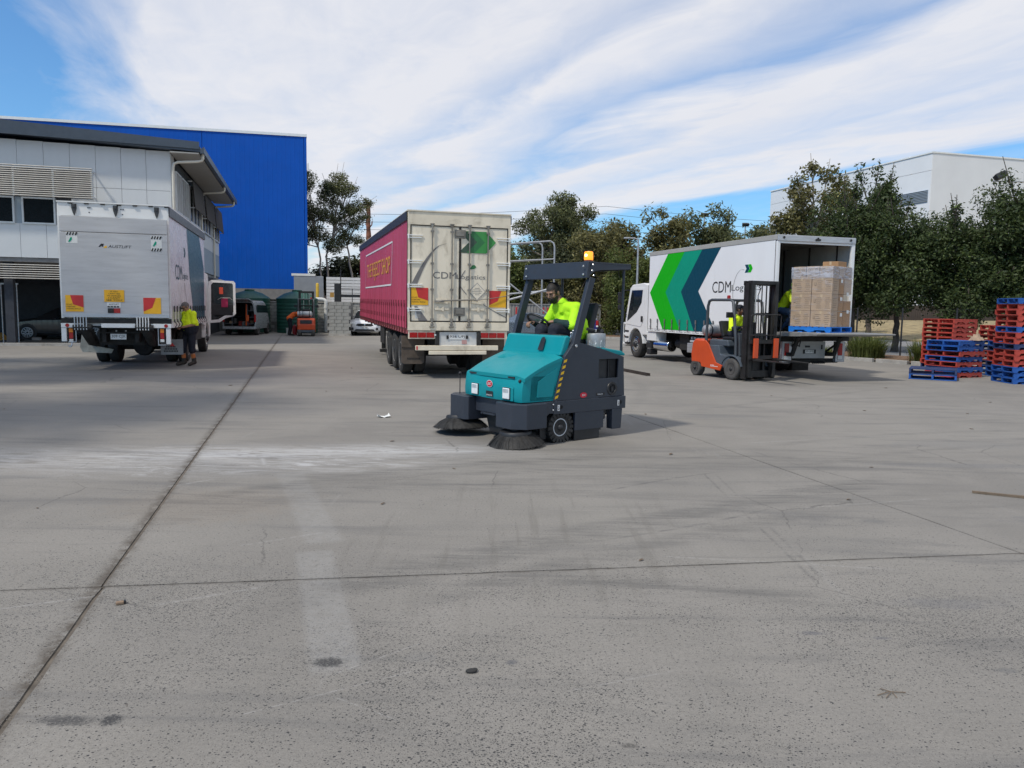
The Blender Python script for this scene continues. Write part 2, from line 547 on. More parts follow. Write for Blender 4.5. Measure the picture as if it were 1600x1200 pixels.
    # dirt bled out from the joints
    for (ax, ay, bx, by, w, s) in ((-2.44 + 2.7, 4.47 - 10, -12.09, 39.86, .042, .95), (-12, 3.02, 22, 8.15, .016, .6), (4.7, 1.4, -6.0, 44, .010, .35)):
        e = n.math('MULTIPLY', seg(ax, ay, bx, by, w, w * 1.4), n.ramp(n.noise(P, 7, 5, .75), .36, .60))
        col = n.mix(n.math('MULTIPLY', e, s), col, (.078, .064, .050))
    # scuffs and light scratches
    for (ax, ay, bx, by, w, s) in ((-2.95, 4.05, -2.4, 4.32, .010, .5), (-2.0, 4.2, -1.5, 4.5, .012, .4), (-1.1, 3.05, -.45, 3.45, .004, .5), (-.80, 3.42, -.45, 3.75, .004, .5), (-.75, 3.2, -.45, 3.02, .004, .45), (-1.9, 5.3, -1.4, 5.65, .012, .35),
                                   (-3.2, 7.0, -2.9, 7.35, .02, .5), (.3, 3.3, .8, 3.5, .005, .4), (1.1, 5.2, 2.6, 5.0, .012, .35), (2.6, 6.6, 3.9, 7.0, .015, .3), (3.1, 9.9, 5.6, 10.8, .02, .35), (-1.3, 10.6, .2, 11.2, .02, .3)):
        col = n.mix(n.math('MULTIPLY', n.math('MULTIPLY', seg(ax, ay, bx, by, w, w), n.ramp(n.noise(P, 26, 5, .8), .40, .58)), s * .7), col, (.42, .41, .40))
    # hairline cracks
    vo = n.node('ShaderNodeTexVoronoi', feature='DISTANCE_TO_EDGE')
    n.link(n.mix(.12, P, n.noise(P, 3, 5, .7, out='Color')), vo.inputs['Vector'])
    vo.inputs['Scale'].default_value = .42
    crack = n.math('MULTIPLY', n.ramp(vo.outputs['Distance'], .0026, .0008), n.ramp(n.noise(P, .5, 2), .50, .56))
    col = n.mix(n.math('MULTIPLY', crack, .5), col, (.07, .066, .062))
    n.link(col, bs.inputs['Base Color'])
    n.link(n.ramp(mid, .3, .7, .74, .90), bs.inputs['Roughness'])
    bs.inputs['Specular IOR Level'].default_value = .35
    b = n.node('ShaderNodeBump')
    b.inputs['Distance'].default_value = .004
    b.inputs['Strength'].default_value = .6
    n.link(n.math('ADD', fine, n.math('MULTIPLY', grit, .4)), b.inputs['Height'])
    n.link(b.outputs[0], bs.inputs['Normal'])
    return m


CONC = concrete()
m_dirt = mat('joint_dirt', (.115, .098, .080), .95, var=.3, scale=9)
m_soil = mat('soil', (.13, .095, .065), .95, var=.35, scale=3, bump=.03, bscale=12)
m_mulch = mat('bark_mulch', (.17, .105, .065), .95, var=.45, scale=14, bump=.03, bscale=30)
m_drygrass = mat('dry_grass', (.30, .235, .125), .95, var=.35, scale=2.2, bump=.04, bscale=25, dirt=.4, dirt_rgb=(.10, .12, .05))
m_road = mat('asphalt', (.20, .20, .205), .9, var=.12, scale=1.2, bump=.004, bscale=120)
m_kerb = mat('kerb_concrete', (.36, .345, .32), .85, var=.15, scale=5, dirt=.5, bump=.004, bscale=60)
m_white = mat('white_paint', (.78, .78, .77), .38, var=.04, scale=2, dirt=.12, dirt_rgb=(.42, .38, .32))
m_black = mat('black_plastic', (.018, .018, .020), .5, var=.3)
m_blacksteel = mat('black_steel', (.028, .029, .032), .5, metal=.2, var=.25, dirt=.25, dirt_rgb=(.09, .08, .065))
m_rubber = mat('tyre_rubber', (.028, .027, .026), .85, var=.25, scale=9, dirt=.45, dirt_rgb=(.10, .092, .08), bump=.003)
m_steel = mat('bare_steel', (.42, .42, .43), .38, metal=.85, var=.15, scale=6, dirt=.3, dirt_rgb=(.18, .15, .12))
m_galv = mat('galvanised_steel', (.42, .43, .44), .5, metal=.6, var=.15, scale=8)
m_alu = mat('brushed_aluminium', (.50, .51, .53), .42, metal=.55, var=.10, scale=3, stretch=(1, 1, 9), dirt=.25, dirt_rgb=(.26, .26, .27))
m_glass = mat('dark_glass', (.012, .016, .020), .06, var=.3, spec=.8)
m_glasst = mat('clear_glass', (.55, .60, .62), .03, var=.05, spec=.6, alpha=.35)
m_red = mat('red_lens', (.36, .012, .012), .22, var=.15, scale=14)
m_amber = mat('amber_lens', (.75, .22, .015), .22, var=.1)
m_yellow = mat('sign_yellow', (.80, .42, .015), .5, var=.08, dirt=.15, dirt_rgb=(.35, .22, .06))
m_signred = mat('sign_red', (.55, .030, .030), .5, var=.1)
m_chrome = mat('chrome', (.75, .75, .76), .12, metal=1.0, var=.06)
m_ink = mat('print_black', (.018, .018, .02), .55, var=.1)
m_plate = mat('plate_white', (.70, .70, .68), .45, var=.06, dirt=.2)

# ------------------------------------------------------------------ ground, yard slabs, kerb, verge
mb = MB()
mb.box(-600, 700, -60, 900, -.30, -.06)
mb.build('ground', m_soil, kind='structure')
yard = bpy.data.objects.new('yard', None)
COL.objects.link(yard)
yard['kind'] = 'structure'
mb = MB()
mb.box(-75, 30, -8, 60, -.048, -.008)
mb.build('joint_filler', m_dirt, yard)


def isect(p, d, q, e):
    den = d.x * e.y - d.y * e.x
    t = ((q.x - p.x) * e.y - (q.y - p.y) * e.x) / den
    return Vector((p.x + d.x * t, p.y + d.y * t, 0))


jl = [(Vector((-46, 0, 0)), U), (Vector((-2.44, 4.47, 0)), Vector((-9.65, 35.39, 0)).normalized()), (Vector((3.68, 5.43, 0)), Vector((-1.15, 4.52, 0)).normalized()), (Vector((30, 0, 0)), Vector((-.10, 1, 0)).normalized())]
ct = [(Vector((0, -7, 0)), V), (Vector((0.02, 4.84, 0)), Vector((6.7, 1.01, 0)).normalized()), (Vector((0, 56, 0)), V)]
for i in range(3):
    for j in range(2):
        g = [.020, .010, .006]
        c = [isect(*jl[i], *ct[j]), isect(*jl[i + 1], *ct[j]), isect(*jl[i + 1], *ct[j + 1]), isect(*jl[i], *ct[j + 1])]
        gl, gr = (.011 if i == 1 else .0035), (.011 if i == 0 else .0035)
        rim = []
        rnd = random.Random(i * 7 + j)
        for k in range(4):                                    # chipped arrises: a few jittered points along every edge
            a, b = c[k], c[(k + 1) % 4]
            t = (b - a).normalized()
            nrm = Vector((-t.y, t.x, 0))
            gap = {0: .005, 1: gr, 2: .005, 3: gl}[k]
            for q in range(60):
                p = a + (b - a) * (q / 60)
                rim.append(p + nrm * (gap + abs(rnd.gauss(0, .0035))))
        nn = len(rim)
        mb = MB()
        mb.add([(p.x, p.y, 0) for p in rim] + [(p.x, p.y, -.030) for p in rim], [tuple(range(nn))] + [(q, nn + q, nn + (q + 1) % nn, (q + 1) % nn) for q in range(nn)])
        mb.build('concrete_slab', CONC, yard)

KL = [(26, 9), (16.5, 21.5), (13.45, 26), (12.1, 28.2), (10.6, 33), (8.7, 40), (6.6, 44.6), (2.5, 47.0), (-3.0, 48.6)]
KL = [Vector((x, y, 0)) for x, y in KL]


def offs(d):
    out = []
    for i, p in enumerate(KL):
        t = (KL[min(i + 1, len(KL) - 1)] - KL[max(i - 1, 0)]).normalized()
        out.append(p + Vector((t.y, -t.x, 0)) * d)
    return out


def strip(name, prof, material, n_sub=1):
    """ground strip between offsets of the kerb line; prof = [(offset, height), ...]"""
    rows = [offs(d) for d, h in prof]
    vs_ = [(p.x, p.y, prof[i][1]) for i, r in enumerate(rows) for p in r]
    m = len(KL)
    fs_ = [(i * m + k, (i + 1) * m + k, (i + 1) * m + k + 1, i * m + k + 1) for i in range(len(prof) - 1) for k in range(m - 1)]
    return MB().add(vs_, fs_).build(name, material, kind='structure')


strip('garden_bed', [(.12, .07), (.6, .12), (2.4, .16), (3.2, .10), (3.25, -.05)], m_mulch)
strip('road', [(3.2, .03), (13.0, .24), (13.05, -.05)], m_road)
strip('grass_verge', [(12.9, .05), (13.0, .33), (17, .70), (24, 1.15), (60, 1.4), (160, 1.6)], m_drygrass)
kerb = bpy.data.objects.new('kerb', None)
COL.objects.link(kerb)
kerb['kind'] = 'structure'
rnd = random.Random(3)
for a, b in zip(KL[:-1], KL[1:]):
    L = (b - a).length
    k = max(1, round(L / 1.5))
    for q in range(k):
        p = a + (b - a) * ((q + .5) / k)
        mb = MB()
        w = L / k - (.03 if rnd.random() < .7 else .14)
        mb.X = Matrix.Translation(p) @ Matrix.Rotation(math.atan2(b.y - a.y, b.x - a.x) + rnd.uniform(-.012, .012), 4, 'Z')
        mb.prism([(-.17, -.02), (.02, -.02), (.02, .13), (-.10, .13), (-.17, .09)], 'x', -w / 2, w / 2)
        mb.build('kerb_stone', m_kerb, kerb, bevel=.012)

# raised ground behind the block wall, and the wooded rise beyond
mb = MB()
W5 = Vector((math.cos(R(5)), math.sin(R(5)), 0))
w0, w1 = Vector((-12.5, 49.88, 0)) - W5 * 60, Vector((-12.5, 49.88, 0)) + W5 * 9.0
mb.add([(w0.x, w0.y, 1.78), (w1.x, w1.y, 1.78), (w1.x - 8, w1.y + 40, 3.0), (w0.x - 10, w0.y + 40, 3.0), (w1.x + 6, w1.y + 6, .6), (w1.x + 2, w1.y + 40, 2.0)], [(0, 1, 2, 3), (1, 4, 5, 2)])
mb.add([(w0.x, w0.y, 1.78), (w1.x, w1.y, 1.78), (w1.x, w1.y, -.2), (w0.x, w0.y, -.2), (w1.x + 6, w1.y + 6, .6), (w1.x + 6, w1.y + 6, -.2)], [(0, 3, 2, 1), (1, 2, 5, 4)])
mb.build('embankment', m_soil, kind='structure')
mb = MB()
NX, NY = 40, 14
vs_ = []
for j in range(NY):
    for i in range(NX):
        x, y = -170 + i * 10, 84 + j * 22
        h = 2.2 + 6.0 * (j / NY) + 2.2 * math.sin(x * .035 + j) * (j / NY) + (5.0 if x < 0 else 2.0) * min(1, j / 4) * math.exp(-((x + 22) / 60) ** 2)
        vs_.append((x, y, h if j else 1.0))
mb.add(vs_, [(j * NX + i, j * NX + i + 1, (j + 1) * NX + i + 1, (j + 1) * NX + i) for j in range(NY - 1) for i in range(NX - 1)])
mb.build('hill', mat('bush_ground', (.055, .055, .032), .95, var=.4, scale=.2), kind='structure', smooth=60)

# ------------------------------------------------------------------ blue warehouse
m_blue = mat('blue_cladding', (.002, .085, .44), .45, var=.05, scale=.6, spec=.22)
m_cap = mat('white_capping', (.80, .80, .78), .4, var=.03)
m_grey = mat('grey_steel_box', (.27, .29, .32), .5, var=.08, scale=2)
wh = thing('blue_warehouse', 'tall windowless blue clad warehouse with white roof capping behind the grey office', 'building', (-14.87, 56, 2.1), R(12.4))
mb = MB()
mb.prism([(-62, .06), (-.02, .06), (-2.4, 34), (-62, 34)], 'z', 0, 11.4)
mb.build('wall', m_blue, wh)
mb = MB()
for k, (x0, x1) in enumerate(((-62, -42.2), (-42.17, -24.6), (-24.57, -7.02), (-6.99, -.20))):
    mb = MB()
    w = x1 - x0
    nb = max(1, int(w / .30))
    pr = []
    for q in range(nb):                                       # shallow pan profile of the sheeting
        a = x0 + w * q / nb
        d = w / nb
        pr += [(a, 0.0), (a + d * .80, 0.0), (a + d * .84, -.007), (a + d * .96, -.007)]
    pr += [(x1, 0.0), (x1, .055), (x0, .055)]
    mb.prism(pr, 'z', .75, 11.5)
    mb.build('panel', m_blue, wh)
MB().box(-.17, 0, -.03, .055, .75, 11.5).build('corner_flashing', m_blue, wh)
MB().prism([(-62, -.06), (.03, -.06), (-2.35, 34.1), (-62, 34.1)], 'z', 11.5, 11.68).build('roof_capping', m_cap, wh)
MB().box(-62, 0, -.02, .05, 0, .74).build('base', mat('warehouse_base', (.20, .20, .20), .8), wh)

# ------------------------------------------------------------------ white warehouse on the right
m_precast = mat('pale_precast', (.76, .755, .75), .7, var=.035, scale=.3, dirt=.12, dirt_rgb=(.45, .45, .46), dscale=.3)
m_louv = mat('grey_louvre', (.34, .38, .42), .5, var=.05)
ww = thing('white_warehouse', 'large pale concrete warehouse rising behind the trees on the right', 'building', (34.45, 65, 0), YAW)
MB().box(.1, 60, .1, 22.6, 0, 14.6).build('wall', m_precast, ww)
for a, b in ((0, 5.6), (5.62, 11.4), (11.42, 17.1), (17.12, 22.76)):      # side panels, two tiers
    MB().box(-.02, .099, a, b, 13.62, 15.0).build('panel', m_precast, ww)
    MB().box(-.02, .099, a, b, 1, 13.59).build('panel', m_precast, ww)
for a, b in ((.02, 9.6), (9.63, 19.2), (19.23, 28.8), (28.83, 44)):
    MB().box(a, b, -.02, .099, 1, 15.0).build('panel', m_precast, ww)
MB().box(-.09, 60, -.07, .12, 15.0, 15.12).build('roof_capping', m_cap, ww)
MB().box(-.09, .12, .12, 22.8, 15.0, 15.12).build('roof_capping', m_cap, ww)
mb = MB()
for k in range(8):
    mb.cbox((-.08, 3.0, 11.12 + k * .125), (.10, 5.6, .03), (0, R(35), 0))
mb.box(-.04, -.021, .2, 5.9, 11.0, 12.05)
mb.build('louvre', m_louv, ww)
mb = MB()
for k in range(6):
    mb.cbox((-.08, 20.6, 10.4 + k * .125), (.10, 3.8, .03), (0, R(35), 0))
mb.box(-.04, -.021, 18.7, 22.5, 10.3, 11.1)
mb.build('louvre', m_louv, ww)

# ------------------------------------------------------------------ grey two-storey office on the left
m_clad = mat('fibre_cement_grey', (.60, .625, .64), .6, var=.035, scale=.8, dirt=.10, dirt_rgb=(.38, .40, .41))
m_clad2 = mat('fibre_cement_blue', (.30, .36, .41), .6, var=.04, scale=.8)
m_shadowgap = mat('shadow_gap', (.05, .055, .06), .8)
m_roofdk = mat('roof_slate_colour', (.058, .078, .105), .45, var=.06)
m_glassb = mat('office_glass', (.006, .007, .009), .25, var=.3, spec=.12)
m_soffit = mat('soffit', (.38, .37, .34), .7, var=.04)
m_frame = mat('window_frame', (.62, .65, .66), .4, var=.04)
m_cream = mat('cream_pipe', (.62, .59, .51), .5, var=.05)
m_slat = mat('aluminium_slat', (.52, .50, .46), .45, metal=.2, var=.06)
m_blind = mat('brown_blind', (.055, .045, .036), .8, var=.12, scale=20)
of = thing('office_building', 'two-storey pale grey panelled office with slatted sunshades and dark roof', 'building', (-13.61, 31, 0), YAW)
MB().box(-24, -.04, .04, 18, 3.36, 7.55).build('wall', m_shadowgap, of)
pw = .893
xs = [-k * pw for k in range(0, 27)]
# one shared mesh per panel size
panels = {}


def panel(x0, x1, z0, z1, material=m_clad):
    key = ('f', round(x1 - x0, 3), round(z1 - z0, 3), material.name)
    if key not in panels:
        mb_ = MB().box(0, x1 - x0 - .012, 0, .036, 0, z1 - z0 - .012)
        o = mb_.build('panel', material, of)
        panels[key] = o.data
    else:
        o = put(bpy.data.objects.new('panel', panels[key]), 'panel', of)
    o.location = (x0 + .006, 0, z0 + .006)


for k in range(26):
    x0, x1 = xs[k + 1], xs[k]
    panel(x0, x1, 6.115, 7.66 + .018 * pw * k)
    if x0 > -4.15:
        panel(x0, x1, 4.65, 6.115)
    elif k >= 10:
        panel(x0, x1, 4.65, 6.115)
    panel(x0, x1, 3.36, 4.65)
for y0 in range(20):
    yy = y0 * .9
    for z0, z1 in ((3.36, 4.65), (4.65, 5.42)) if yy > .6 else ((3.36, 4.65), (4.65, 5.42), (5.42, 7.60)):
        key = ('s', z0)
        if key not in panels:
            o = MB().box(0, .036, 0, .888, 0, z1 - z0 - .012).build('panel', m_clad2 if z1 < 4.7 else m_clad, of)
            panels[key] = o.data
        else:
            o = put(bpy.data.objects.new('panel', panels[key]), 'panel', of)
        o.location = (-.036, yy + .006, z0 + .006)


def window(par, x0, x1, z0, z1, y=.0, mull=(), side=False):
    """framed window on the front (or side) wall: frame part with a pane sub-part"""
    f = MB()
    t = .06
    def bx(a, b, c, d, p, q):
        if side:
            f.box(p, q, a, b, c, d)
        else:
            f.box(a, b, p, q, c, d)
    s = 1 if side else -1
    p, q = (y + .01 * s, y + .09 * s)
    bx(x0, x1, z0, z0 + t, p, q)
    bx(x0, x1, z1 - t, z1, p, q)
    for xx in (x0, x1 - t, *mull):
        bx(xx, xx + t, z0 + t, z1 - t, p, q)
    fo = f.build('window_frame', m_frame, par)
    g = MB()
    if side:
        g.box(y + .012, y + .03, x0 + t, x1 - t, z0 + t, z1 - t)
    else:
        g.box(x0 + t, x1 - t, y - .03, y - .012, z0 + t, z1 - t)
    g.build('pane', m_glassb, fo)
    return fo


for a, b in ((-5.26, -4.12), (-6.68, -5.51), (-8.1, -6.93), (-9.0, -8.2)):
    window(of, a, b, 4.63, 5.64, .036)
MB().box(-9.0, -4.10, .029, .039, 4.60, 5.64).build('window_surround', m_clad2, of)
for a, b in ((.9, 2.3), (2.5, 4.3), (4.8, 8.4), (9.3, 13.1), (13.8, 17.6)):
    window(of, a, b, 5.42, 7.05, 0.0, mull=(a + (b - a) * .33, a + (b - a) * .66), side=True)


def slat_screen(x0, x1, z0, z1, y0, npost, pitch, nm='sunshade_frame'):
    fr = MB()
    for k in range(npost):
        xx = x1 - .03 - k * (x1 - x0 - .06) / max(1, npost - 1)
        fr.box(xx - .03, xx + .03, y0 + .03, y0 + .10, z0, z1)
        fr.box(xx - .02, xx + .02, y0 + .10, .03, z1 - .12, z1 - .06)
        fr.box(xx - .02, xx + .02, y0 + .10, .03, z0 + .06, z0 + .12)
    fo = fr.build(nm, m_frame, of)
    sl = None
    z = z0 + .03
    while z < z1:
        if sl is None:
            sl = MB().cbox((0, 0, 0), (x1 - x0, .055, .022), (R(-20), 0, 0)).build('slat', m_slat, fo)
            o = sl
        else:
            o = put(bpy.data.objects.new('slat', sl.data), 'slat', fo)
        o.location = ((x0 + x1) / 2, y0, z)
        z += pitch


MB().box(-9.4, -2.80, -.012, -.001, 5.66, 6.70).build('dark_slat_backing', m_shadowgap, of)  # dark sheet added over the panels to darken the gaps between the slats
slat_screen(-9.4, -2.72, 5.62, 6.76, -.42, 6, .078)
slat_screen(-13.5, -3.3, 2.54, 3.08, -.05, 2, .085)
# roof: low pitch rising to the left, deep dark barge board, eaves and gutter on the right
mb = MB()
mb.add([(1.15, -.38, 7.64), (1.15, 15.5, 7.64), (-24, 15.5, 8.7), (-24, -.38, 8.7), (1.15, -.38, 7.84), (1.15, 15.5, 7.84), (-24, 15.5, 8.9), (-24, -.38, 8.9)],
       [(0, 1, 2, 3), (7, 6, 5, 4), (0, 4, 5, 1), (1, 5, 6, 2), (2, 6, 7, 3), (3, 7, 4, 0)])
mb.build('roof', m_roofdk, of)
mb = MB()
mb.add([(1.12, -.43, 7.745), (-24, -.43, 8.20), (-24, -.43, 9.30), (1.12, -.43, 8.02), (1.12, -.383, 7.745), (-24, -.383, 8.20), (-24, -.383, 9.30), (1.12, -.383, 8.02)],
       [(0, 1, 2, 3), (7, 6, 5, 4), (0, 3, 7, 4), (1, 5, 6, 2), (3, 2, 6, 7), (0, 4, 5, 1)])
mb.build('barge_board', m_roofdk, of)
MB().box(.04, 1.1, -.375, 15.4, 7.56, 7.61).build('soffit', m_soffit, of)
MB().prism([(1.155, 7.58), (1.30, 7.58), (1.30, 7.83), (1.27, 7.83), (1.155, 7.70)], 'y', -.43, 15.5).build('gutter', m_roofdk, of)
for yy in (-.15, 8.6, 14.2):
    y2 = yy + 1.2
    mb = MB()
    mb.tube([(1.22, yy, 7.60), (1.22, yy, 7.42), (1.17, yy, 7.34), (1.0, yy, 7.30), (.28, yy + .05, 7.24), (.14, yy + .06, 7.18), (.10, yy + .07, 7.0), (.10, yy + .07, 3.2)], .055, 8)
    mb.build('downpipe', m_cream, of, smooth=50)
for a, b in ((4.65, 8.55), (9.2, 13.3), (13.7, 17.75)):
    mb = MB()
    mb.add([(.20, a, 7.28), (.20, b, 7.28), (.30, b, 6.02), (.30, a, 6.02), (.23, a, 7.28), (.23, b, 7.28), (.33, b, 6.02), (.33, a, 6.02)],
           [(0, 3, 2, 1), (4, 5, 6, 7), (0, 1, 5, 4), (3, 7, 6, 2), (0, 4, 7, 3), (1, 2, 6, 5)])
    sh = mb.build('awning_blind', m_blind, of)
    MB().box(.01, .22, a, a + .05, 7.2, 7.25).box(.01, .22, b - .05, b, 7.2, 7.25).box(.01, .30, a, a + .03, 6.03, 6.06).box(.01, .30, b - .03, b, 6.03, 6.06).build('bracket', m_frame, sh)
# undercroft: columns, dark back wall with roller doors, ceiling
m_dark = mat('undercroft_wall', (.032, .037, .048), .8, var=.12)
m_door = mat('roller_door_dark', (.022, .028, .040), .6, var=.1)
MB().box(-24, -.06, .05, 17.9, 3.20, 3.355).build('floor_slab', mat('slab_soffit', (.20, .20, .20), .8), of)
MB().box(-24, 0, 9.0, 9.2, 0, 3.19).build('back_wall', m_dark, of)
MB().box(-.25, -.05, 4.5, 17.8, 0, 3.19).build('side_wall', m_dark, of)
mb = MB()
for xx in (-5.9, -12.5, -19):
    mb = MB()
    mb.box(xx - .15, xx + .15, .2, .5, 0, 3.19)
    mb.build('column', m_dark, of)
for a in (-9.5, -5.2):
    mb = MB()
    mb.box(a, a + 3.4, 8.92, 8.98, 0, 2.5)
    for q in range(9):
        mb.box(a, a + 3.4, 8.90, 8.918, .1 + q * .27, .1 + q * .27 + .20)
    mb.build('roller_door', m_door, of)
mb = MB()
for q in range(14):
    mb.cyl((-9.8 + q * .28, 1.9, 0), (-9.8 + q * .28, 1.9, 2.4), .022, 6)
mb.box(-9.9, -6.1, 1.87, 1.93, 2.36, 2.42)
mb.build('cage_fence', m_galv, of)
MB().box(-24, 0.0, -.25, .04, .0, .10).build('footing_kerb', m_kerb, of)

# ------------------------------------------------------------------ block wall, pier, tanks, pipe and the bits behind
m_block = mat('grey_block', (.30, .30, .285), .9, var=.16, scale=3, bump=.006, bscale=70, dirt=.35, dirt_rgb=(.17, .16, .14))
m_mortar = mat('mortar', (.17, .165, .155), .95, var=.1)
wl = thing('block_wall', 'low grey concrete block retaining wall behind the water tanks and white sedan', 'wall', (-12.5, 49.6, 0), R(5))
MB().box(-60, 9.1, .02, .28, 0, 1.88).build('core', m_mortar, wl)
blk = None
rnd = random.Random(5)
nb = 0
for r in range(9):
    for q in range(-10, 22):
        x = q * .40 + (.2 if r % 2 else 0)
        if not (-4.2 < x < 8.9) or (x < -.3 and r < 3 and x > -3):
            continue
        if blk is None:
            o = MB().cbox((0, 0, 0), (.385, .20, .188)).build('block', m_block, wl, bevel=.008, seg=1)
            blk = o
        else:
            o = put(bpy.data.objects.new('block', blk.data), 'block', wl)
            md = o.modifiers.new('bevel', 'BEVEL'); md.width = .008; md.segments = 1
        o.location = (x, .10 + rnd.uniform(-.006, .006), .11 + r * .205)
        nb += 1
MB().box(-60, 9.1, -.04, .30, 1.881, 1.96).build('capping', m_kerb, wl)
pier = thing('block_pier', 'squat grey block pier between the white downpipe and the white sedan', 'wall', (-9.82, 43.5, 0), R(9))
MB().box(-.50, .50, .02, 5.9, .12, 1.90).build('core', m_mortar, pier)
for r in range(9):
    for q in range(3):
        x = -.40 + q * .40 + (-.1 if r % 2 else .0)
        if q == 2 and not r % 2:
            pass
        o = put(bpy.data.objects.new('block', blk.data), 'block', pier)
        o.location = (x + .05, .07 + rnd.uniform(-.006, .006), .22 + r * .2)
    for q in range(13):
        o = put(bpy.data.objects.new('block', blk.data), 'block', pier)
        o.rotation_euler = (0, 0, math.pi / 2)
        o.location = (-.49, .36 + q * .40 + (.1 if r % 2 else 0), .22 + r * .2)
MB().prism([(-.62, 0), (.66, 0), (.58, .14), (-.55, .14)], 'y', -.10, 5.9).build('footing', m_kerb, pier)
m_tank = mat('green_tank', (.012, .075, .055), .45, var=.08, scale=2, dirt=.15, dirt_rgb=(.05, .09, .07))


def tank(x, y, r, label, h=2.05):
    t = thing('water_tank', label, 'water tank', (x, y, 0), 0, 'green water tanks')
    prof = [(r, .02)]
    for k in range(9):
        z = .12 + k * (h - .2) / 9
        prof += [(r, z), (r - .018, z + .03), (r - .018, z + .07), (r, z + .10)]
    prof += [(r, h)]
    MB().lathe(prof, 40).build('body', m_tank, t, smooth=40)
    MB().lathe([(r + .02, h), (r + .02, h + .05), (r * .62, h + .36), (r * .24, h + .50), (.001, h + .53)], 40).build('lid', m_tank, t, smooth=40)
    MB().lathe([(.30, h + .49), (.30, h + .58), (.001, h + .60)], 20).build('hatch', m_tank, t, smooth=40)
    return t


tank(-13.40, 47.9, 1.24, 'round green water tank with domed lid behind the small forklift')
tank(-16.35, 47.9, 1.22, 'round green water tank partly hidden behind the open van')
m_pvc = mat('white_pvc', (.66, .66, .64), .4, var=.06, dirt=.2)
pp = thing('drain_pipe', 'white plastic overflow pipe elbowing down the block wall beside the tank', 'pipe', (-11.95, 49.25, 0))
mb = MB()
mb.tube([(-1.2, -.9, 2.09), (-.25, -.05, 2.09), (-.10, 0, 2.05), (-.02, 0, 1.98), (0, 0, 1.85), (0, 0, .02)], .125, 14)
mb.build('pipe', m_pvc, pp, smooth=50)
MB().lathe([(.15, 1.52), (.15, 1.66)], 14).build('collar', m_pvc, pp, smooth=50)
bxo = thing('electrical_kiosk', 'pale grey metal kiosk on the ledge beside the blue warehouse corner', 'cabinet', (-13.55, 51.6, 1.8), YAW)
MB().box(-1.05, .86, 0, 1.2, 0, 1.85).build('body', m_grey, bxo, bevel=.02)
MB().box(-1.2, .34, -.02, 1.25, 1.852, 2.0).build('roof', m_cap, bxo)
bp = thing('yellow_bollard', 'yellow steel bollard standing in front of the grey kiosk', 'bollard', (-12.85, 50.7, 1.82))
MB().lathe([(.10, 0), (.10, 1.28), (.06, 1.34), (.001, 1.36)], 14).build('post', mat('bollard_yellow', (.55, .36, .03), .5), bp, smooth=40)
MB().lathe([(.16, 0), (.16, .03)], 14).build('base_plate', m_galv, bp)
wf = thing('slatted_fence', 'long white horizontal slatted fence above the block wall left of the red trailer', 'fence', (-13.3, 55, 1.92), YAW)
m_slatw = mat('white_slat', (.72, .72, .71), .5, var=.06, dirt=.15, dirt_rgb=(.45, .45, .45))
s0 = None
for k in range(8):
    if s0 is None:
        o = s0 = MB().box(0, 9.5, -.02, .02, 0, .195).build('slat', m_slatw, wf, bevel=.008, seg=1)
    else:
        o = put(bpy.data.objects.new('slat', s0.data), 'slat', wf)
    o.location = (0, 0, .04 + k * .225)
p0 = None
for k in range(6):
    if p0 is None:
        o = p0 = MB().box(-.04, .04, .02, .10, 0, 1.80).build('post', m_galv, wf)
    else:
        o = put(bpy.data.objects.new('post', p0.data), 'post', wf)
    o.location = (.05 + k * 1.86, 0, 0)
gt = thing('handrail', 'black steel handrail and gate post along the top of the block wall', 'railing', (-11.35, 49.85, 1.96), R(5))
MB().box(-.19, .19, -.03, .03, 0, 1.16).build('gate_panel', m_blacksteel, gt)
mb = MB()
mb.cyl((.22, 0, -.1), (.22, 0, 2.1), .03, 8)
mb.box(.25, 7.0, -.03, .03, .30, .48)
for k in range(7):
    mb.cyl((.95 + k, 0, -.1), (.95 + k, 0, .85), .025, 6)
mb.cyl((.25, 0, .84), (7.0, 0, .84), .022, 6)
mb.build('rail', m_blacksteel, gt)
MB().box(-.46, -.21, -.03, -.0, .28, .60).build('sign_plate', mat('ochre_sign', (.40, .22, .05), .6), gt)

# painted metal fence and pipe frame seen between the trailer and the sweeper's posts
gf = thing('sheet_metal_fence', 'grey ribbed metal fence with red paint strokes behind the sweeper driver', 'fence', (-1.2, 48.75, .0), R(4))
m_gf = mat('fence_grey', (.27, .26, .24), .7, var=.10, scale=1.5, dirt=.2)
pr = []
for q in range(34):
    a = q * .2
    pr += [(a, 0), (a + .08, 0), (a + .10, .03), (a + .18, .03)]
pr += [(6.8, 0), (6.8, .06), (0, .06)]
MB().prism(pr, 'z', .05, 1.95).build('sheet', m_gf, gf)
MB().box(-.02, 6.82, -.03, .09, 1.951, 2.02).build('top_rail', m_gf, gf)
for k, xx in enumerate((1.36, 1.62, 3.10, 3.36, 3.62)):
    MB().box(xx, xx + .09, -.012, -.004, .95, 1.80).build('paint_stroke', m_signred, gf)
fr = thing('pipe_frame', 'tall galvanised pipe frame with diagonal braces behind the trailer', 'frame', (0, 38, 0), R(6))
mb = MB()
for xx, yy in ((2.0, 0), (1.55, 1.0)):
    mb.tube([(xx - .0, yy, 0), (xx, yy, 4.75), (xx - .05, yy, 4.92), (xx - .2, yy, 5.02), (xx - 1.2, yy, 4.93), (-2.6, yy, 4.60)], .045, 8)
    mb.cyl((xx, yy, 4.15), (-2.6, yy, 3.85), .035, 8)
    mb.cyl((xx, yy, 2.6), (-2.6, yy, 2.2), .035, 8)
    mb.cyl((-2.6, yy, 0), (-2.6, yy, 4.6), .045, 8)
mb.cyl((-1.6, 0, 4.0), (1.9, 0, 1.3), .04, 8)
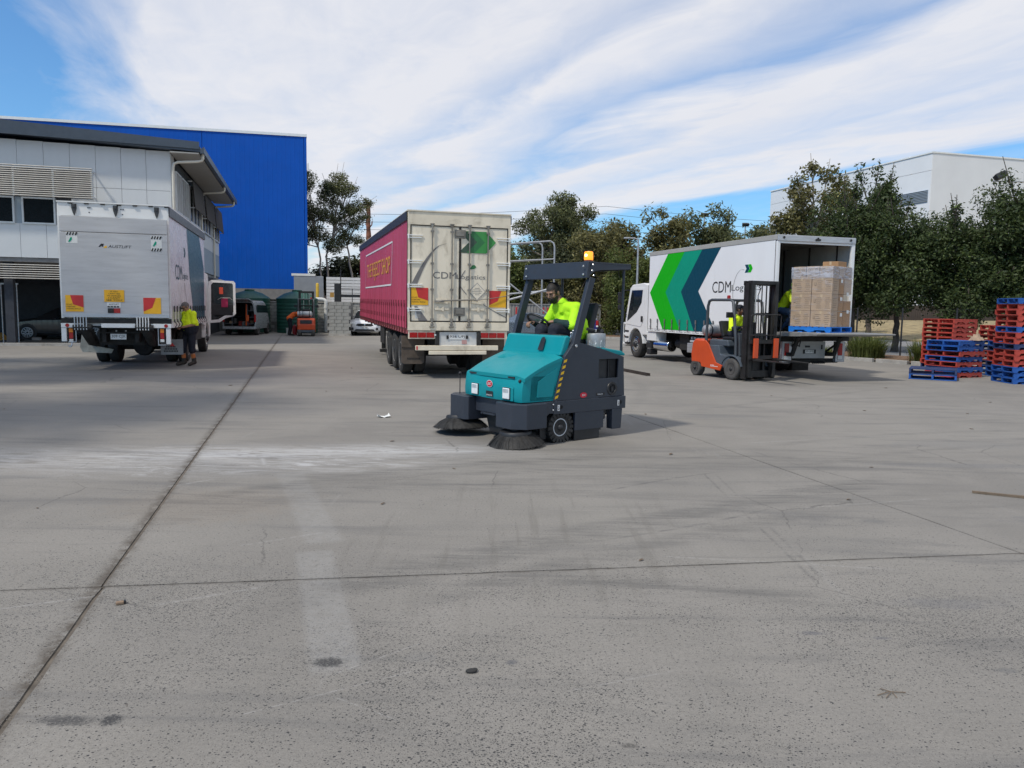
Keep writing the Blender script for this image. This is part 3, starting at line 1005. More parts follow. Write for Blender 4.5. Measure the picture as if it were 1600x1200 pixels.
mb.cyl((-2.4, 0, 1.5), (2.0, 0, 2.75), .05, 8)
mb.cyl((2.0, 0, 2.6), (1.55, 1.0, 2.6), .035, 8)
mb.cyl((2.0, 0, .4), (1.55, 1.0, .4), .035, 8)
mb.build('frame', m_galv, fr, smooth=50)

# dark paling fence beyond the verge and a chain-link line at the kerb
pf = thing('paling_fence', 'dark brown paling fence behind the dry grass verge under the trees', 'fence', (16, 62, .9), R(8))
m_pale = mat('dark_paling', (.065, .048, .038), .85, var=.25, scale=1.2, stretch=(4, 4, .5))
p0 = None
for q in range(280):
    if p0 is None:
        o = p0 = MB().box(0, .17, 0, .025, 0, 1.55).build('paling', m_pale, pf)
    else:
        o = put(bpy.data.objects.new('paling', p0.data), 'paling', pf)
    o.location = (q * .18, rnd.uniform(-.01, .01), rnd.uniform(-.02, .02))
MB().box(0, 50.4, .03, .08, .30, .38).box(0, 50.4, .03, .08, 1.15, 1.23).build('rail', m_pale, pf)
cf = thing('chain_link_fence', 'low chain-link fence with thin dark posts behind the strappy plants', 'fence', (0, 0, 0))
fo = offs(2.9)
mb = MB()
wm = MB()
for a, b in zip(fo[:5], fo[1:6]):
    L = (b - a).length
    k = max(1, round(L / 2.8))
    for q in range(k):
        p = a + (b - a) * (q / k)
        MB().cyl((p.x, p.y, .05), (p.x, p.y, 1.95), .032, 7).build('post', m_blacksteel, cf)
    for z in (.2, 1.0, 1.9):
        wm.cyl((a.x, a.y, z), (b.x, b.y, z), .0025, 4)
    kk = int(L / .34)
    for q in range(kk - 4):
        p, e = a + (b - a) * (q / kk), a + (b - a) * ((q + 5) / kk)
        wm.cyl((p.x, p.y, .2), (e.x, e.y, 1.9), .0012, 3, caps=False)
        wm.cyl((e.x, e.y, .2), (p.x, p.y, 1.9), .0012, 3, caps=False)
wm.build('wire_mesh', m_blacksteel, cf, kind='stuff')

# light poles and wires
def lightpole(x, y, h, label, arm=None, flood=0, z0=0.0, r=.06):
    t = thing('light_pole', label, 'light pole', (x, y, z0), 0, 'light poles')
    MB().cyl((0, 0, 0), (0, 0, h), r * 1.3, 10, r * .8).build('pole', m_galv, t, smooth=50)
    if arm:
        MB().tube([(0, 0, h - .05), (arm * .4, 0, h + .02), (arm, 0, h + .02)], .035, 8).build('arm', m_galv, t, smooth=50)
        MB().cbox((arm * 1.18, 0, h + .02), (abs(arm) * .5, .22, .08)).build('lamp_head', m_galv, t, bevel=.02)
    for k in range(flood):
        MB().cbox((-.18 + .36 * k, -.05, h + .12), (.42, .30, .34), (R(35), 0, R(-15 + 30 * k))).build('flood_head', m_blacksteel, t, bevel=.03)
    return t


lightpole(6.70, 42, 5.55, 'plain grey street light pole with short left arm beside the white curtain-side truck', arm=-.55)
lightpole(19.45, 80, 11.4, 'tall thin floodlight pole rising above the tree line behind the white truck', flood=2, r=.09)
lightpole(26.65, 90, 11.6, 'far thin floodlight pole just left of the pale warehouse', flood=2, r=.09)
t = lightpole(29.5, 41.5, 8.75, 'dark floodlight on a long arm above the pallet stacks at the right edge', arm=-4.2, r=.07)
for ch in list(t.children):
    if ch.name.startswith('lamp_head'):
        bpy.data.objects.remove(ch)
MB().cbox((-3.9, -.05, 9.05), (.55, .40, .30), (R(-20), R(-25), 0)).build('flood_head', m_blacksteel, t, bevel=.03)
wi = thing('power_lines', 'thin sagging power lines strung across the trees behind the trucks', 'power lines')
for k, (z, y0) in enumerate(((10.2, 62), (9.6, 62.4), (9.0, 62.8), (8.4, 63.2))):
    path = []
    for q in range(29):
        x = -34 + q * 3.0
        s = ((x + 34) % 42) / 42
        path.append((x, y0 + .30 * (x + 34) * .5, z - 1.1 * math.sin(math.pi * s) + .012 * (x + 34)))
    MB().tube(path, .017, 4).build('wire', m_blacksteel, wi)
for x in (-34, 50):
    MB().cyl((x, 62.6 + .15 * (x + 34), 0), (x, 62.6 + .15 * (x + 34), 11.2 + .012 * (x + 34)), .14, 8, .10).box(x - .1, x + .1, 61.6 + .15 * (x + 34), 63.6 + .15 * (x + 34), 9.0, 9.15).build('pole', mat('timber_pole', (.13, .10, .075), .9), wi)
# ------------------------------------------------------------------ trees and plants
def leafmat(name, a, b, c, trans=.25):
    m = bpy.data.materials.new(name)
    m.use_nodes = True
    n = NT(m.node_tree)
    bs = m.node_tree.nodes['Principled BSDF']
    out = m.node_tree.nodes['Material Output']
    P = n.node('ShaderNodeTexCoord').outputs['Object']
    geo = n.node('ShaderNodeNewGeometry')
    rp = geo.outputs['Random Per Island']
    col = n.mix(rp, a, b)
    col = n.mix(n.ramp(n.noise(P, .8, 3), .45, .7, 0, .6), col, c)
    col = n.mix(n.math('GREATER_THAN', rp, .965), col, tuple(min(1, x * 1.9) for x in b))
    n.link(col, bs.inputs['Base Color'])
    bs.inputs['Roughness'].default_value = .55
    bs.inputs['Specular IOR Level'].default_value = .35
    tr = n.node('ShaderNodeBsdfTranslucent')
    n.link(col, tr.inputs['Color'])
    mx = n.node('ShaderNodeMixShader')
    mx.inputs[0].default_value = trans
    n.link(bs.outputs[0], mx.inputs[1])
    n.link(tr.outputs[0], mx.inputs[2])
    n.link(mx.outputs[0], out.inputs['Surface'])
    return m


LEAF = {
    'dense': leafmat('leaf_dense_green', (.026, .045, .014), (.080, .108, .032), (.050, .070, .020), .32),
    'olive': leafmat('leaf_olive', (.090, .090, .032), (.24, .22, .085), (.16, .135, .058), .45),
    'gum': leafmat('leaf_gum', (.075, .092, .040), (.20, .21, .09), (.13, .135, .06), .45),
    'bright': leafmat('leaf_bright', (.062, .090, .022), (.19, .215, .062), (.11, .13, .036), .45),
    'dark': leafmat('leaf_dark', (.030, .040, .016), (.080, .088, .036), (.052, .056, .026)),
}
m_bark = mat('bark_brown', (.085, .068, .054), .9, var=.3, scale=6, stretch=(3, 3, .6), bump=.02, bscale=14)
m_bark_pale = mat('bark_pale', (.34, .29, .235), .85, var=.3, scale=4, stretch=(3, 3, .5), bump=.01, bscale=12)


def leaves_mesh(name, blobs, count, size, seed, material, clump=6, droop=0.0, hole=.0):
    """thousands of small folded leaf faces in clumps through the crown's blobs"""
    rg = np.random.default_rng(seed)
    B = np.array(blobs, float)
    wt = (B[:, 3] * B[:, 4] * B[:, 5]) ** .72
    nc = count // clump
    which = rg.choice(len(B), nc, p=wt / wt.sum())
    d = rg.normal(size=(nc, 3))
    d /= np.linalg.norm(d, axis=1)[:, None]
    rad = rg.random(nc) ** .38
    rad = np.where(rg.random(nc) < .12, rad * 1.13, rad)
    c = B[which, :3] + d * rad[:, None] * B[which, 3:6]
    # lumpy outline: push clumps in and out with a cheap 3-D wobble
    wob = np.sin(c[:, 0] * 2.3 + seed) * np.sin(c[:, 1] * 2.1 + 1.7) * np.sin(c[:, 2] * 2.6 + seed * .3)
    c += d * (wob * .30 * B[which, 3:6].min(1))[:, None]
    p = np.repeat(c, clump, 0) + rg.normal(size=(nc * clump, 3)) * size * 1.25
    N = len(p)
    nrm = rg.normal(size=(N, 3)) * .75 + np.repeat(d, clump, 0) * .6 + np.array([0, 0, .55])
    nrm /= np.linalg.norm(nrm, axis=1)[:, None]
    t = rg.normal(size=(N, 3)) + np.array([0, 0, -droop])
    t -= nrm * (t * nrm).sum(1)[:, None]
    t /= np.linalg.norm(t, axis=1)[:, None]
    b = np.cross(nrm, t)
    L = size * rg.uniform(.6, 1.35, N)[:, None]
    W = L * rg.uniform(.34, .55, N)[:, None]
    q = np.stack([p - t * L, p + b * W - nrm * L * .12, p + t * L, p - b * W - nrm * L * .12], 1).reshape(-1, 3)
    me = bpy.data.meshes.new(name)
    me.vertices.add(N * 4)
    me.vertices.foreach_set('co', q.ravel())
    me.loops.add(N * 4)
    me.loops.foreach_set('vertex_index', np.arange(N * 4))
    me.polygons.add(N)
    me.polygons.foreach_set('loop_start', np.arange(N) * 4)
    me.polygons.foreach_set('loop_total', np.full(N, 4))
    me.materials.append(material)
    me.update()
    me.validate()
    return me


def tree(name, label, loc, trunk, blobs, count, size, seed, leaf, bark=m_bark, r=.16, group=None, clump=6, limb=.35, droop=0.0):
    t = thing(name, label, 'tree', loc, 0, group)
    mb = MB()
    rnd_ = random.Random(seed)
    for path in trunk:
        path = [Vector(p) for p in path]
        L = len(path)
        fine = []
        for i in range(L - 1):
            for q in range(4):
                f = q / 4
                fine.append(path[i].lerp(path[i + 1], f) + Vector((rnd_.gauss(0, .03), rnd_.gauss(0, .03), 0)))
        fine.append(path[-1])
        fine[0] = path[0]
        rs = [max(.02, r * (1 - .72 * i / (len(fine) - 1))) * (1.35 if i == 0 else 1) for i in range(len(fine))]
        mb.tube(fine, r, 9, rs)
    top = [Vector(p[-1]) for p in trunk]
    low = [Vector(p[max(0, len(p) - 2)]) for p in trunk]
    for bl in blobs:
        c = Vector(bl[:3])
        i = min(range(len(top)), key=lambda k: (top[k] - c).length)
        st = low[i].lerp(top[i], rnd_.uniform(.2, .95))
        m = st.lerp(c, .5) + Vector((rnd_.gauss(0, .12), rnd_.gauss(0, .12), rnd_.uniform(.0, .25)))
        mb.tube([st, m, c, c + (c - m) * .5], .05, 6, [r * limb, r * limb * .7, r * limb * .42, .012])
        for q in range(3):
            e = c + Vector((rnd_.uniform(-1, 1) * bl[3], rnd_.uniform(-1, 1) * bl[4], rnd_.uniform(-.6, .9) * bl[5])) * .8
            mb.tube([m.lerp(c, .6), m.lerp(e, .75) + Vector((0, 0, .08)), e], .03, 5, [r * limb * .4, r * limb * .25, .008])
    mb.build('trunk', bark, t, smooth=60)
    put(bpy.data.objects.new('crown', leaves_mesh('crown', blobs, count, size, seed, LEAF[leaf], clump, droop)), 'crown', t)
    return t


def blobset(seed, n, x, y, z0, z1, rmin, rmax, taper=.5):
    """n blobs filling a crown; narrower toward the top by taper"""
    rnd_ = random.Random(seed)
    out = []
    for k in range(n):
        f = (k + rnd_.random()) / n
        w = 1 - taper * f
        a = rnd_.uniform(0, 6.283)
        q = math.sqrt(rnd_.random())
        rr = rnd_.uniform(rmin, rmax) * (1 - .35 * taper * f)
        out.append((math.cos(a) * q * x * w, math.sin(a) * q * y * w, z0 + (z1 - z0) * f, rr, rr, rr * rnd_.uniform(.75, 1.05)))
    return out


# row of dense street trees behind the kerb on the right
row = [
    # x, y, crown half-width, bottom, top, seed, leaf, label
    (14.75, 33.6, 2.3, 1.7, 6.5, 11, 'dense', 'dense dark tree rising just behind the open white truck box'),
    (16.5, 33.2, 2.4, 1.6, 5.7, 12, 'dense', 'rounded dark green tree whose trunk stands left of the tall red pallet stack'),
    (18.4, 31.6, 2.6, 1.5, 5.5, 13, 'dense', 'broad leafy tree directly behind the tall red pallet stack'),
    (19.9, 30.2, 2.4, 1.5, 6.7, 14, 'dense', 'tallest dark tree with a loose top shoot above the gap between pallet stacks'),
    (21.7, 28.8, 2.7, 1.4, 6.6, 15, 'dense', 'big dark tree behind the tallest pallet stack at the right edge'),
    (24.2, 27.0, 2.6, 1.4, 6.3, 16, 'dense', 'dark tree cut off by the right edge of the picture'),
]
for x, y, w, z0, z1, sd, lf, lab in row:
    bl = blobset(sd, 30, w * .86, w * .74, z0 + .45, z1 - .5, .72, 1.12, .42)
    rnd = random.Random(sd)
    for k in range(4):
        bl.append((rnd.uniform(-.9, .9) * w * .45, rnd.uniform(-.6, .6), z1 + rnd.uniform(-.3, .5), .28, .28, .5))
    tree('street_tree', lab, (x, y, .1), [[(0, 0, -.1), (.05, .02, 1.2), (-.05, 0, z0 + .4), (.03, 0, z1 * .7)]], bl, 34000, .072, sd, lf, r=.15 if w < 2.5 else .17, group='street trees behind the kerb')
# unseen trees added outside the left edge to shade the left of the yard
for x, y, z1, sd, lab in ((-13.2, 6.5, 15.0, 61, 'unseen tree added for shade just outside the left edge nearest the camera'), (-15.6, 11.5, 16.0, 62, 'unseen tree added for shade outside the left edge behind the nearest one'), (-20.0, 14.5, 16.0, 63, 'unseen tree added for shade outside the left edge in front of the office')):
    bl = blobset(sd, 26, 3.4, 3.4, 8.0, z1 - .8, 1.0, 1.6, .3)
    tree('added_shade_tree', lab, (x, y, 0), [[(0, 0, 0), (.1, 0, 2.4), (0, 0, 5.0), (.1, 0, z1 * .75)]], bl, 4600, .17, sd, 'dense', r=.2, group='added shade trees left of the yard')
# lighter, open tree left of them, in front of the pale warehouse
bl = blobset(21, 24, 2.1, 1.8, 4.2, 8.6, .45, .85, .35) + [(-.4, 0, 9.3, .5, .5, .45), (.5, 0, 9.1, .45, .45, .4), (-2.0, 0, 6.3, .6, .6, .5), (-1.7, .2, 5.2, .7, .7, .6), (1.6, 0, 7.9, .5, .5, .5)]
tree('open_tree', 'open olive-leaved tree with visible pale branches above the rear of the white truck', (17.0, 44.0, .4), [[(0, 0, -.1), (.05, 0, 2.2), (-.1, 0, 4.4), (-.3, 0, 7.4)], [(0, 0, 2.0), (.6, 0, 4.4), (1.1, 0, 6.4)]], bl, 11500, .115, 21, 'olive', m_bark_pale, .16, clump=5)
bl = blobset(22, 20, 1.5, 1.4, 3.6, 7.4, .45, .85, .4) + [(-.8, 0, 8.3, .22, .22, .6), (.1, 0, 8.5, .22, .22, .7), (.9, .2, 8.2, .22, .22, .6), (.5, 0, 7.7, .4, .4, .6)]
tree('open_tree', 'dark loose tree with upright shoots between the olive tree and the dense street trees', (18.6, 40.5, .4), [[(0, 0, -.1), (.05, 0, 2.2), (.1, 0, 6.6)]], bl, 12000, .105, 22, 'dense', m_bark, .15, clump=5)

# gum tree by the blue warehouse corner
bl = []
rnd = random.Random(77)
for cx, cz, rr in ((-1.7, 9.9, 1.0), (-1.1, 11.5, .8), (-2.1, 8.3, .9), (.2, 10.2, .8), (1.4, 10.8, 1.0), (2.3, 9.7, .8), (.7, 8.9, .75), (2.0, 8.4, .65), (-.8, 7.6, .9), (1.2, 7.6, .8), (-2.4, 6.9, .8), (.2, 6.8, .9), (2.4, 7.2, .7), (-1.3, 12.2, .5), (2.9, 10.1, .5), (1.9, 11.3, .55), (-2.6, 10.9, .5), (-.4, 9.2, .8), (.4, 11.3, .7), (-1.2, 8.8, .7), (1.5, 9.5, .8), (.9, 12.0, .5), (-.3, 10.8, .6), (-1.8, 7.6, .8), (2.7, 8.9, .6)):
    for q in range(3):
        bl.append((cx + rnd.uniform(-.6, .6) * rr, rnd.uniform(-.6, .6), cz + rnd.uniform(-.3, .35) * rr, rr * rnd.uniform(.75, 1.1), rr * rnd.uniform(.7, 1.0), rr * rnd.uniform(.5, .75)))
tree('gum_tree', 'slender open gum tree with pale trunks right of the blue warehouse', (-14.45, 60, -.5), [[(-.2, 0, -.2), (-.35, 0, 3.0), (-.5, 0, 5.8), (-1.3, 0, 9.6)], [(.1, 0, -.2), (.15, 0, 3.0), (-.05, 0, 6.0), (1.3, 0, 10.0)], [(2.2, .4, -.2), (2.0, .4, 3.2), (1.6, .4, 6.2), (1.1, .3, 8.4)]],
     bl, 27000, .075, 31, 'gum', m_bark_pale, .13, clump=5, limb=.34, droop=.6)
# big rounded gum behind the sweeper canopy
bl = blobset(32, 26, 2.5, 2.2, 6.6, 10.6, .65, 1.1, .15) + [(-2.9, 0, 9.2, .8, .8, .6), (-2.7, 0, 7.6, .7, .7, .6), (2.8, 0, 8.0, .8, .8, .6), (3.2, 0, 6.7, .7, .7, .5), (.2, 0, 11.2, 1.2, 1.0, .5)]
tree('gum_tree', 'large round-crowned gum tree above the sweeper canopy and trailer corner', (3.55, 60, -1.2), [[(0, 0, -.2), (.1, 0, 3.0), (-.3, 0, 5.6), (-1.0, 0, 8.6)], [(.1, 0, 2.6), (.7, 0, 5.4), (1.4, 0, 8.8)]], bl, 26000, .105, 33, 'gum', m_bark_pale, .2, clump=5, limb=.4)
# thicket behind the pipe frame and sweeper
tree('bushy_tree', 'dark bushy tree filling the gap between the trailer and the pipe frame', (-.6, 52.5, -.3), [[(0, 0, -.2), (0, 0, 4.0)]], blobset(41, 20, 1.9, 1.6, 1.6, 6.0, .75, 1.15, .3), 12000, .125, 41, 'bright', r=.14)
tree('bushy_tree', 'dark low tree behind the pipe frame and the sweeper driver', (2.4, 53.5, -1.0), [[(0, 0, -.2), (0, 0, 4.2)]], blobset(42, 22, 2.4, 1.6, 1.4, 6.2, .75, 1.2, .3), 12500, .13, 42, 'dark', r=.14)
tree('bushy_tree', 'shaded dark conifer-like tree poking above the beacon of the sweeper', (5.6, 57.5, -.6), [[(0, 0, -.2), (0, 0, 6.4)]], blobset(43, 20, 1.5, 1.4, 2.0, 7.4, .65, 1.05, .6), 11000, .13, 43, 'dark', r=.14)
tree('scrub_tree', 'olive brown scrubby tree right of the sweeper canopy', (7.7, 55.0, .0), [[(0, 0, -.2), (-.2, 0, 3.5), (.1, 0, 6.5)]], blobset(44, 26, 2.0, 1.6, 1.2, 7.4, .6, 1.05, .35), 14500, .125, 44, 'olive', r=.13, clump=5)
tree('scrub_tree', 'tall ragged olive tree behind the cab of the white truck', (10.5, 54.0, -.4), [[(0, 0, -.2), (.2, 0, 4.5), (-.2, 0, 7.6)]], blobset(45, 28, 2.0, 1.6, 1.6, 8.0, .55, 1.0, .4) + [(-1.3, 0, 8.6, .4, .4, .5), (-.3, 0, 8.9, .4, .4, .5)], 14000, .125, 45, 'olive', m_bark, .13, clump=5)
tree('scrub_tree', 'leafy rounded tree behind the green chevrons of the white truck', (14.2, 57.0, -.6), [[(0, 0, -.2), (.1, 0, 4.5), (.2, 0, 8.0)]], blobset(46, 30, 2.6, 1.8, 2.0, 8.6, .7, 1.15, .3) + [(.5, 0, 9.6, .6, .6, .5), (1.4, 0, 9.2, .5, .5, .5)], 16500, .13, 46, 'gum', m_bark, .15, clump=5)
tree('scrub_tree', 'olive brown thicket behind the blue ute and the sweeper seat', (4.9, 51.0, .3), [[(0, 0, -.1), (.1, 0, 3.0), (0, 0, 5.0)]], blobset(53, 26, 2.1, 1.4, .9, 6.4, .7, 1.15, .3), 15000, .11, 53, 'olive', r=.12, clump=5)
# clipped hedge-like mass in front of them
tree('hedge_bush', 'tall leafy hedge bush between the blue ute and the white truck cab', (7.3, 47.6, .2), [[(0, 0, -.1), (0, 0, 2.5)]], blobset(47, 26, 1.7, .9, .5, 4.6, .6, .95, .25), 15000, .095, 47, 'bright', r=.10)
tree('hedge_bush', 'second tall hedge bush right behind the white truck cab', (10.1, 46.0, .2), [[(0, 0, -.1), (0, 0, 2.5)]], blobset(48, 24, 1.6, .9, .5, 4.4, .6, .95, .25), 12000, .095, 48, 'dense', r=.10)
tree('bare_bush', 'sparse greyish twiggy bush over the metal fence behind the driver', (2.4, 50.6, .3), [[(0, 0, -.1), (.1, 0, 1.6)]], blobset(49, 10, 1.3, .6, 1.4, 2.9, .4, .6, .2), 1500, .10, 49, 'olive', m_bark_pale, .06, clump=4, limb=.6)
# distant bushland: one tree copied, shown small
far = tree('bush_tree', 'dark bushland tree on the wooded rise beyond the yard', (0, 0, 0), [[(0, 0, -.2), (.1, 0, 4), (0, 0, 7)]], blobset(51, 18, 2.7, 2.4, 2.2, 7.6, 1.0, 1.6, .4), 6500, .24, 51, 'dark', m_bark, .16, group='bushland trees on the rise', clump=4)
rnd = random.Random(17)
spots = []
for k in range(15):
    spots.append((-30 + k * 2.9 + rnd.uniform(-1, 1), 80 + rnd.uniform(0, 10), 2.0, rnd.uniform(.75, 1.1)))
for k in range(10):
    spots.append((18 + k * 3.2 + rnd.uniform(-1, 1), 84 + rnd.uniform(0, 14), 1.6, rnd.uniform(.75, 1.05)))
for k in range(9):
    spots.append((-2 + k * 2.6 + rnd.uniform(-1, 1), 72 + rnd.uniform(0, 10), 1.4, rnd.uniform(.65, .9)))
first = True
for x, y, z, s in spots:
    o = far if first else copy_tree(far)
    first = False
    o.location = (x, y, z)
    o.scale = (s * rnd.uniform(.9, 1.2), s, s * rnd.uniform(.85, 1.1) * (.58 if x < -9 and y < 91 and z > 1.9 else .9))
    o.rotation_euler = (0, 0, rnd.uniform(0, 6.28))
mid = tree('roadside_tree', 'far tree top showing over the roof of the white truck', (22.6, 72, 1.2), [[(0, 0, -.2), (.1, 0, 4.5), (0, 0, 7.5)]], blobset(52, 16, 2.4, 2, 3.2, 8.0, .8, 1.3, .4), 8500, .16, 52, 'gum', m_bark, .15, group='far tree tops over the white truck', clump=4)
for x, y, s in ((26.0, 74, .86), (29.2, 76, .95), (18.6, 70, .95)):
    o = copy_tree(mid)
    o.location = (x, y, 1.2)
    o.scale = (s, s, s)
    o.rotation_euler = (0, 0, x)
# burnt-looking dead trunk
dt = thing('dead_trunk', 'tall bare reddish dead tree trunk left of the trailer roof', 'tree', (-13.1, 70, 2.0))
mb = MB()
rnd = random.Random(9)
path = [(rnd.uniform(-.05, .05), rnd.uniform(-.05, .05), k * .6) for k in range(16)]
mb.tube(path, .2, 9, [.27 - .006 * k + rnd.uniform(-.02, .03) for k in range(16)])
mb.tube([(0, 0, 6.6), (.3, 0, 7.0), (.34, 0, 7.3)], .06, 6)
mb.build('trunk', mat('dead_bark', (.24, .10, .06), .9, var=.5, scale=1.3, stretch=(1, 1, 2), bump=.03, bscale=9), dt, smooth=60)


# strappy plants at the kerb
def strappy(x, y, label, n, h, seed):
    t = thing('strappy_plant', label, 'plant', (x, y, .1), 0, 'strappy plants at the kerb')
    rnd_ = random.Random(seed)
    mb_ = MB()
    for k in range(n):
        a = rnd_.uniform(0, 6.283)
        r0 = rnd_.random() ** .5 * .35
        L = h * rnd_.uniform(.7, 1.25)
        lean = rnd_.uniform(.15, 1.0)
        w = rnd_.uniform(.010, .020)
        d = Vector((math.cos(a), math.sin(a), 0))
        s = Vector((-d.y, d.x, 0))
        p0 = Vector((rnd_.uniform(-.3, .3), rnd_.uniform(-.3, .3), 0)) + d * r0
        pts = []
        for q in range(5):
            f = q / 4
            pts.append(p0 + d * (L * lean * f ** 1.7 * .8) + Vector((0, 0, L * (f - .55 * lean * f ** 2.4))))
        v = []
        for q, p in enumerate(pts):
            ww_ = w * (1 - (q / 4) ** 2 * .95)
            v += [p - s * ww_, p + s * ww_]
        mb_.add(v, [(2 * q, 2 * q + 1, 2 * q + 3, 2 * q + 2) for q in range(4)])
    mb_.build('leaf_blades', LEAF['bright'], t, recalc=False)
    return t


strappy(12.95, 28.1, 'large green strappy clump at the kerb behind the truck tail lift', 900, .95, 1)
strappy(14.25, 26.3, 'smaller strappy clump at the kerb beside the red pallet stack', 750, .80, 2)
strappy(11.9, 29.6, 'low dry strappy clump at the kerb in the shade of the truck', 260, .40, 3)
# ------------------------------------------------------------------ wheels
def wheel(parent, x, y, z, r, w, rim_r, side=1, tread=0, rim_mat=None, dish=.05, bolts=6, hub_r=.05, dual=False, hub_mat=None):
    """tyre part with rim and hub sub-parts; the axle runs along x, side = +1 / -1 is the outer face"""
    t = MB()
    h = w / 2
    t.lathe([(rim_r, -h * .92), (rim_r + .02, -h), (r * .90, -h), (r * .975, -h * .86), (r, -h * .6), (r, h * .6), (r * .975, h * .86), (r * .90, h), (rim_r + .02, h), (rim_r, h * .92)], 36, 'x')
    if tread:
        for k in range(tread):
            a = 2 * math.pi * k / tread
            for s in (-1, 1):
                aa = a + (math.pi / tread if s > 0 else 0)
                t.X = Matrix.Rotation(aa, 4, 'X') @ Matrix.Translation((s * h * .55, 0, r + .004)) @ Matrix.Rotation(s * .3, 4, 'Z')
                t.box(-h * .48, h * .48, -math.pi * r / tread * .62, math.pi * r / tread * .80, -.02, .005)
                t.X = Matrix.Rotation(aa, 4, 'X') @ Matrix.Translation((s * (h + .002), 0, r * .93))
                t.box(-.008, .008, -math.pi * r / tread * .55, math.pi * r / tread * .55, -.035, .03)
        t.X = None
    o = t.build('wheel', m_rubber, parent, smooth=40)
    o.location = (x, y, z)
    rm = MB()
    s = side
    rm.lathe([(rim_r + .004, s * h * .90), (rim_r - .012, s * h * .95), (rim_r - .03, s * h * .80), (rim_r * .72, s * (h * .80 - dish)), (hub_r * 1.25, s * (h * .80 - dish * .8))], 28, 'x')
    rm.lathe([(rim_r + .004, -s * h * .9), (.02, -s * h * .8)], 20, 'x')
    for k in range(bolts):
        a = 2 * math.pi * k / bolts
        rr = rim_r * .50
        b = s * (h * .80 - dish * .85)
        rm.cyl((b - s * .01, rr * math.cos(a), rr * math.sin(a)), (b + s * .022, rr * math.cos(a), rr * math.sin(a)), .011, 6)
    rm.build('rim', rim_mat or m_steel, o, smooth=35)
    hb = MB()
    b = s * (h * .80 - dish * .9)
    hb.lathe([(hub_r * 1.3, b - s * .01), (hub_r * 1.25, b + s * .03), (hub_r * .9, b + s * .07), (hub_r * .4, b + s * .085), (.001, b + s * .085)], 18, 'x')
    hb.build('hub', hub_mat or m_blacksteel, o, smooth=40)
    return o


# ------------------------------------------------------------------ the sweeper
m_teal = mat('teal_moulding', (.003, .245, .275), .40, var=.03, scale=1.5, spec=.32, bump=.0008, bscale=220, dirt=.06, dirt_rgb=(.10, .22, .23))
m_char = mat('charcoal_powdercoat', (.030, .036, .050), .46, var=.05, scale=3, bump=.0006, bscale=400, dirt=.10, dirt_rgb=(.10, .10, .105))
m_bolt = mat('zinc_bolt', (.62, .62, .62), .3, metal=.8)
m_seat = mat('seat_vinyl', (.016, .017, .020), .55, var=.2)
m_bristle = mat('black_bristle', (.020, .019, .018), .7, var=.4, scale=30, dirt=.35, dirt_rgb=(.075, .068, .058), dscale=12)
m_clear = mat('lamp_lens', (.80, .82, .82), .08, var=.05, scale=30, spec=.8)
m_redlogo = mat('badge_red', (.55, .010, .035), .35, var=.04)
m_whiteprint = mat('print_white', (.80, .80, .80), .45, var=.03)
SWA = R(127.7)
sw = thing('floor_sweeper', 'teal and charcoal ride-on industrial sweeper with roof and flashing amber beacon', 'sweeper', (.23, 10.23, 0), SWA)

# lower chassis: side rails, skirts, front cross member
mb = MB()
mb.box(-.665, -.615, -1.16, .13, .372, .540).box(.615, .665, -1.16, .13, .372, .540)
mb.box(-.61, .61, -1.165, -1.10, .372, .540)
mb.prism([(.132, .540), (.60, .535), (.60, .40), (.46, .335), (.36, .30), (.27, .335), (.20, .385), (.132, .385)], 'x', -.66, -.62)
mb.prism([(.132, .540), (.60, .535), (.60, .40), (.46, .335), (.36, .30), (.27, .335), (.20, .385), (.132, .385)], 'x', .62, .66)
mb.build('chassis', m_char, sw, bevel=.006)
for x in (-.66, .62):
    mb = MB()
    mb.box(x, x + .04, -.752, -.238, .135, .371)
    k_ = mb.build('side_skirt', m_char, sw, bevel=.004)
    MB().box(x + .004, x + .036, -.68, -.238, .008, .134).build('rubber_skirt', m_black, k_)
MB().box(-.615, .615, -.75, -.30, .10, .36).build('brush_chamber', m_blacksteel, sw)
for x in (-.665, .55):
    mb = MB()
    mb.prism([(-1.08, .10), (-.92, .10), (-.905, .371), (-1.10, .371)], 'x', x, x + .115)
    mb.build('rear_bracket', m_char, sw, bevel=.005)
mb = MB()
mb.cyl((-.55, -.84, .27), (-.30, -.84, .27), .055, 12).cyl((-.5, -.84, .18), (-.1, -.88, .18), .02, 8).box(-.54, -.30, -1.0, -.80, .30, .36)
mb.build('tow_hardware', m_steel, sw)
MB().box(-.52, .52, -1.08, .5, .28, .52).build('belly_pan', m_blacksteel, sw)
# front cross panel with tow bar between the broom housings
mb = MB()
mb.box(-.24, .38, .56, .60, .345, .545)
mb.build('front_panel', m_char, sw, bevel=.006)
mb = MB()
mb.prism([(-.16, .335), (.30, .335), (.20, .08), (-.40, .08), (-.34, .22)], 'y', .46, .50)
mb.build('debris_flap', m_black, sw)
mb = MB()
mb.box(-.10, .22, .604, .635, .325, .345).cyl((-.07, .62, .335), (-.07, .645, .335), .014, 8).cyl((.19, .62, .335), (.19, .645, .335), .014, 8)
mb.build('tow_bar', m_char, sw)
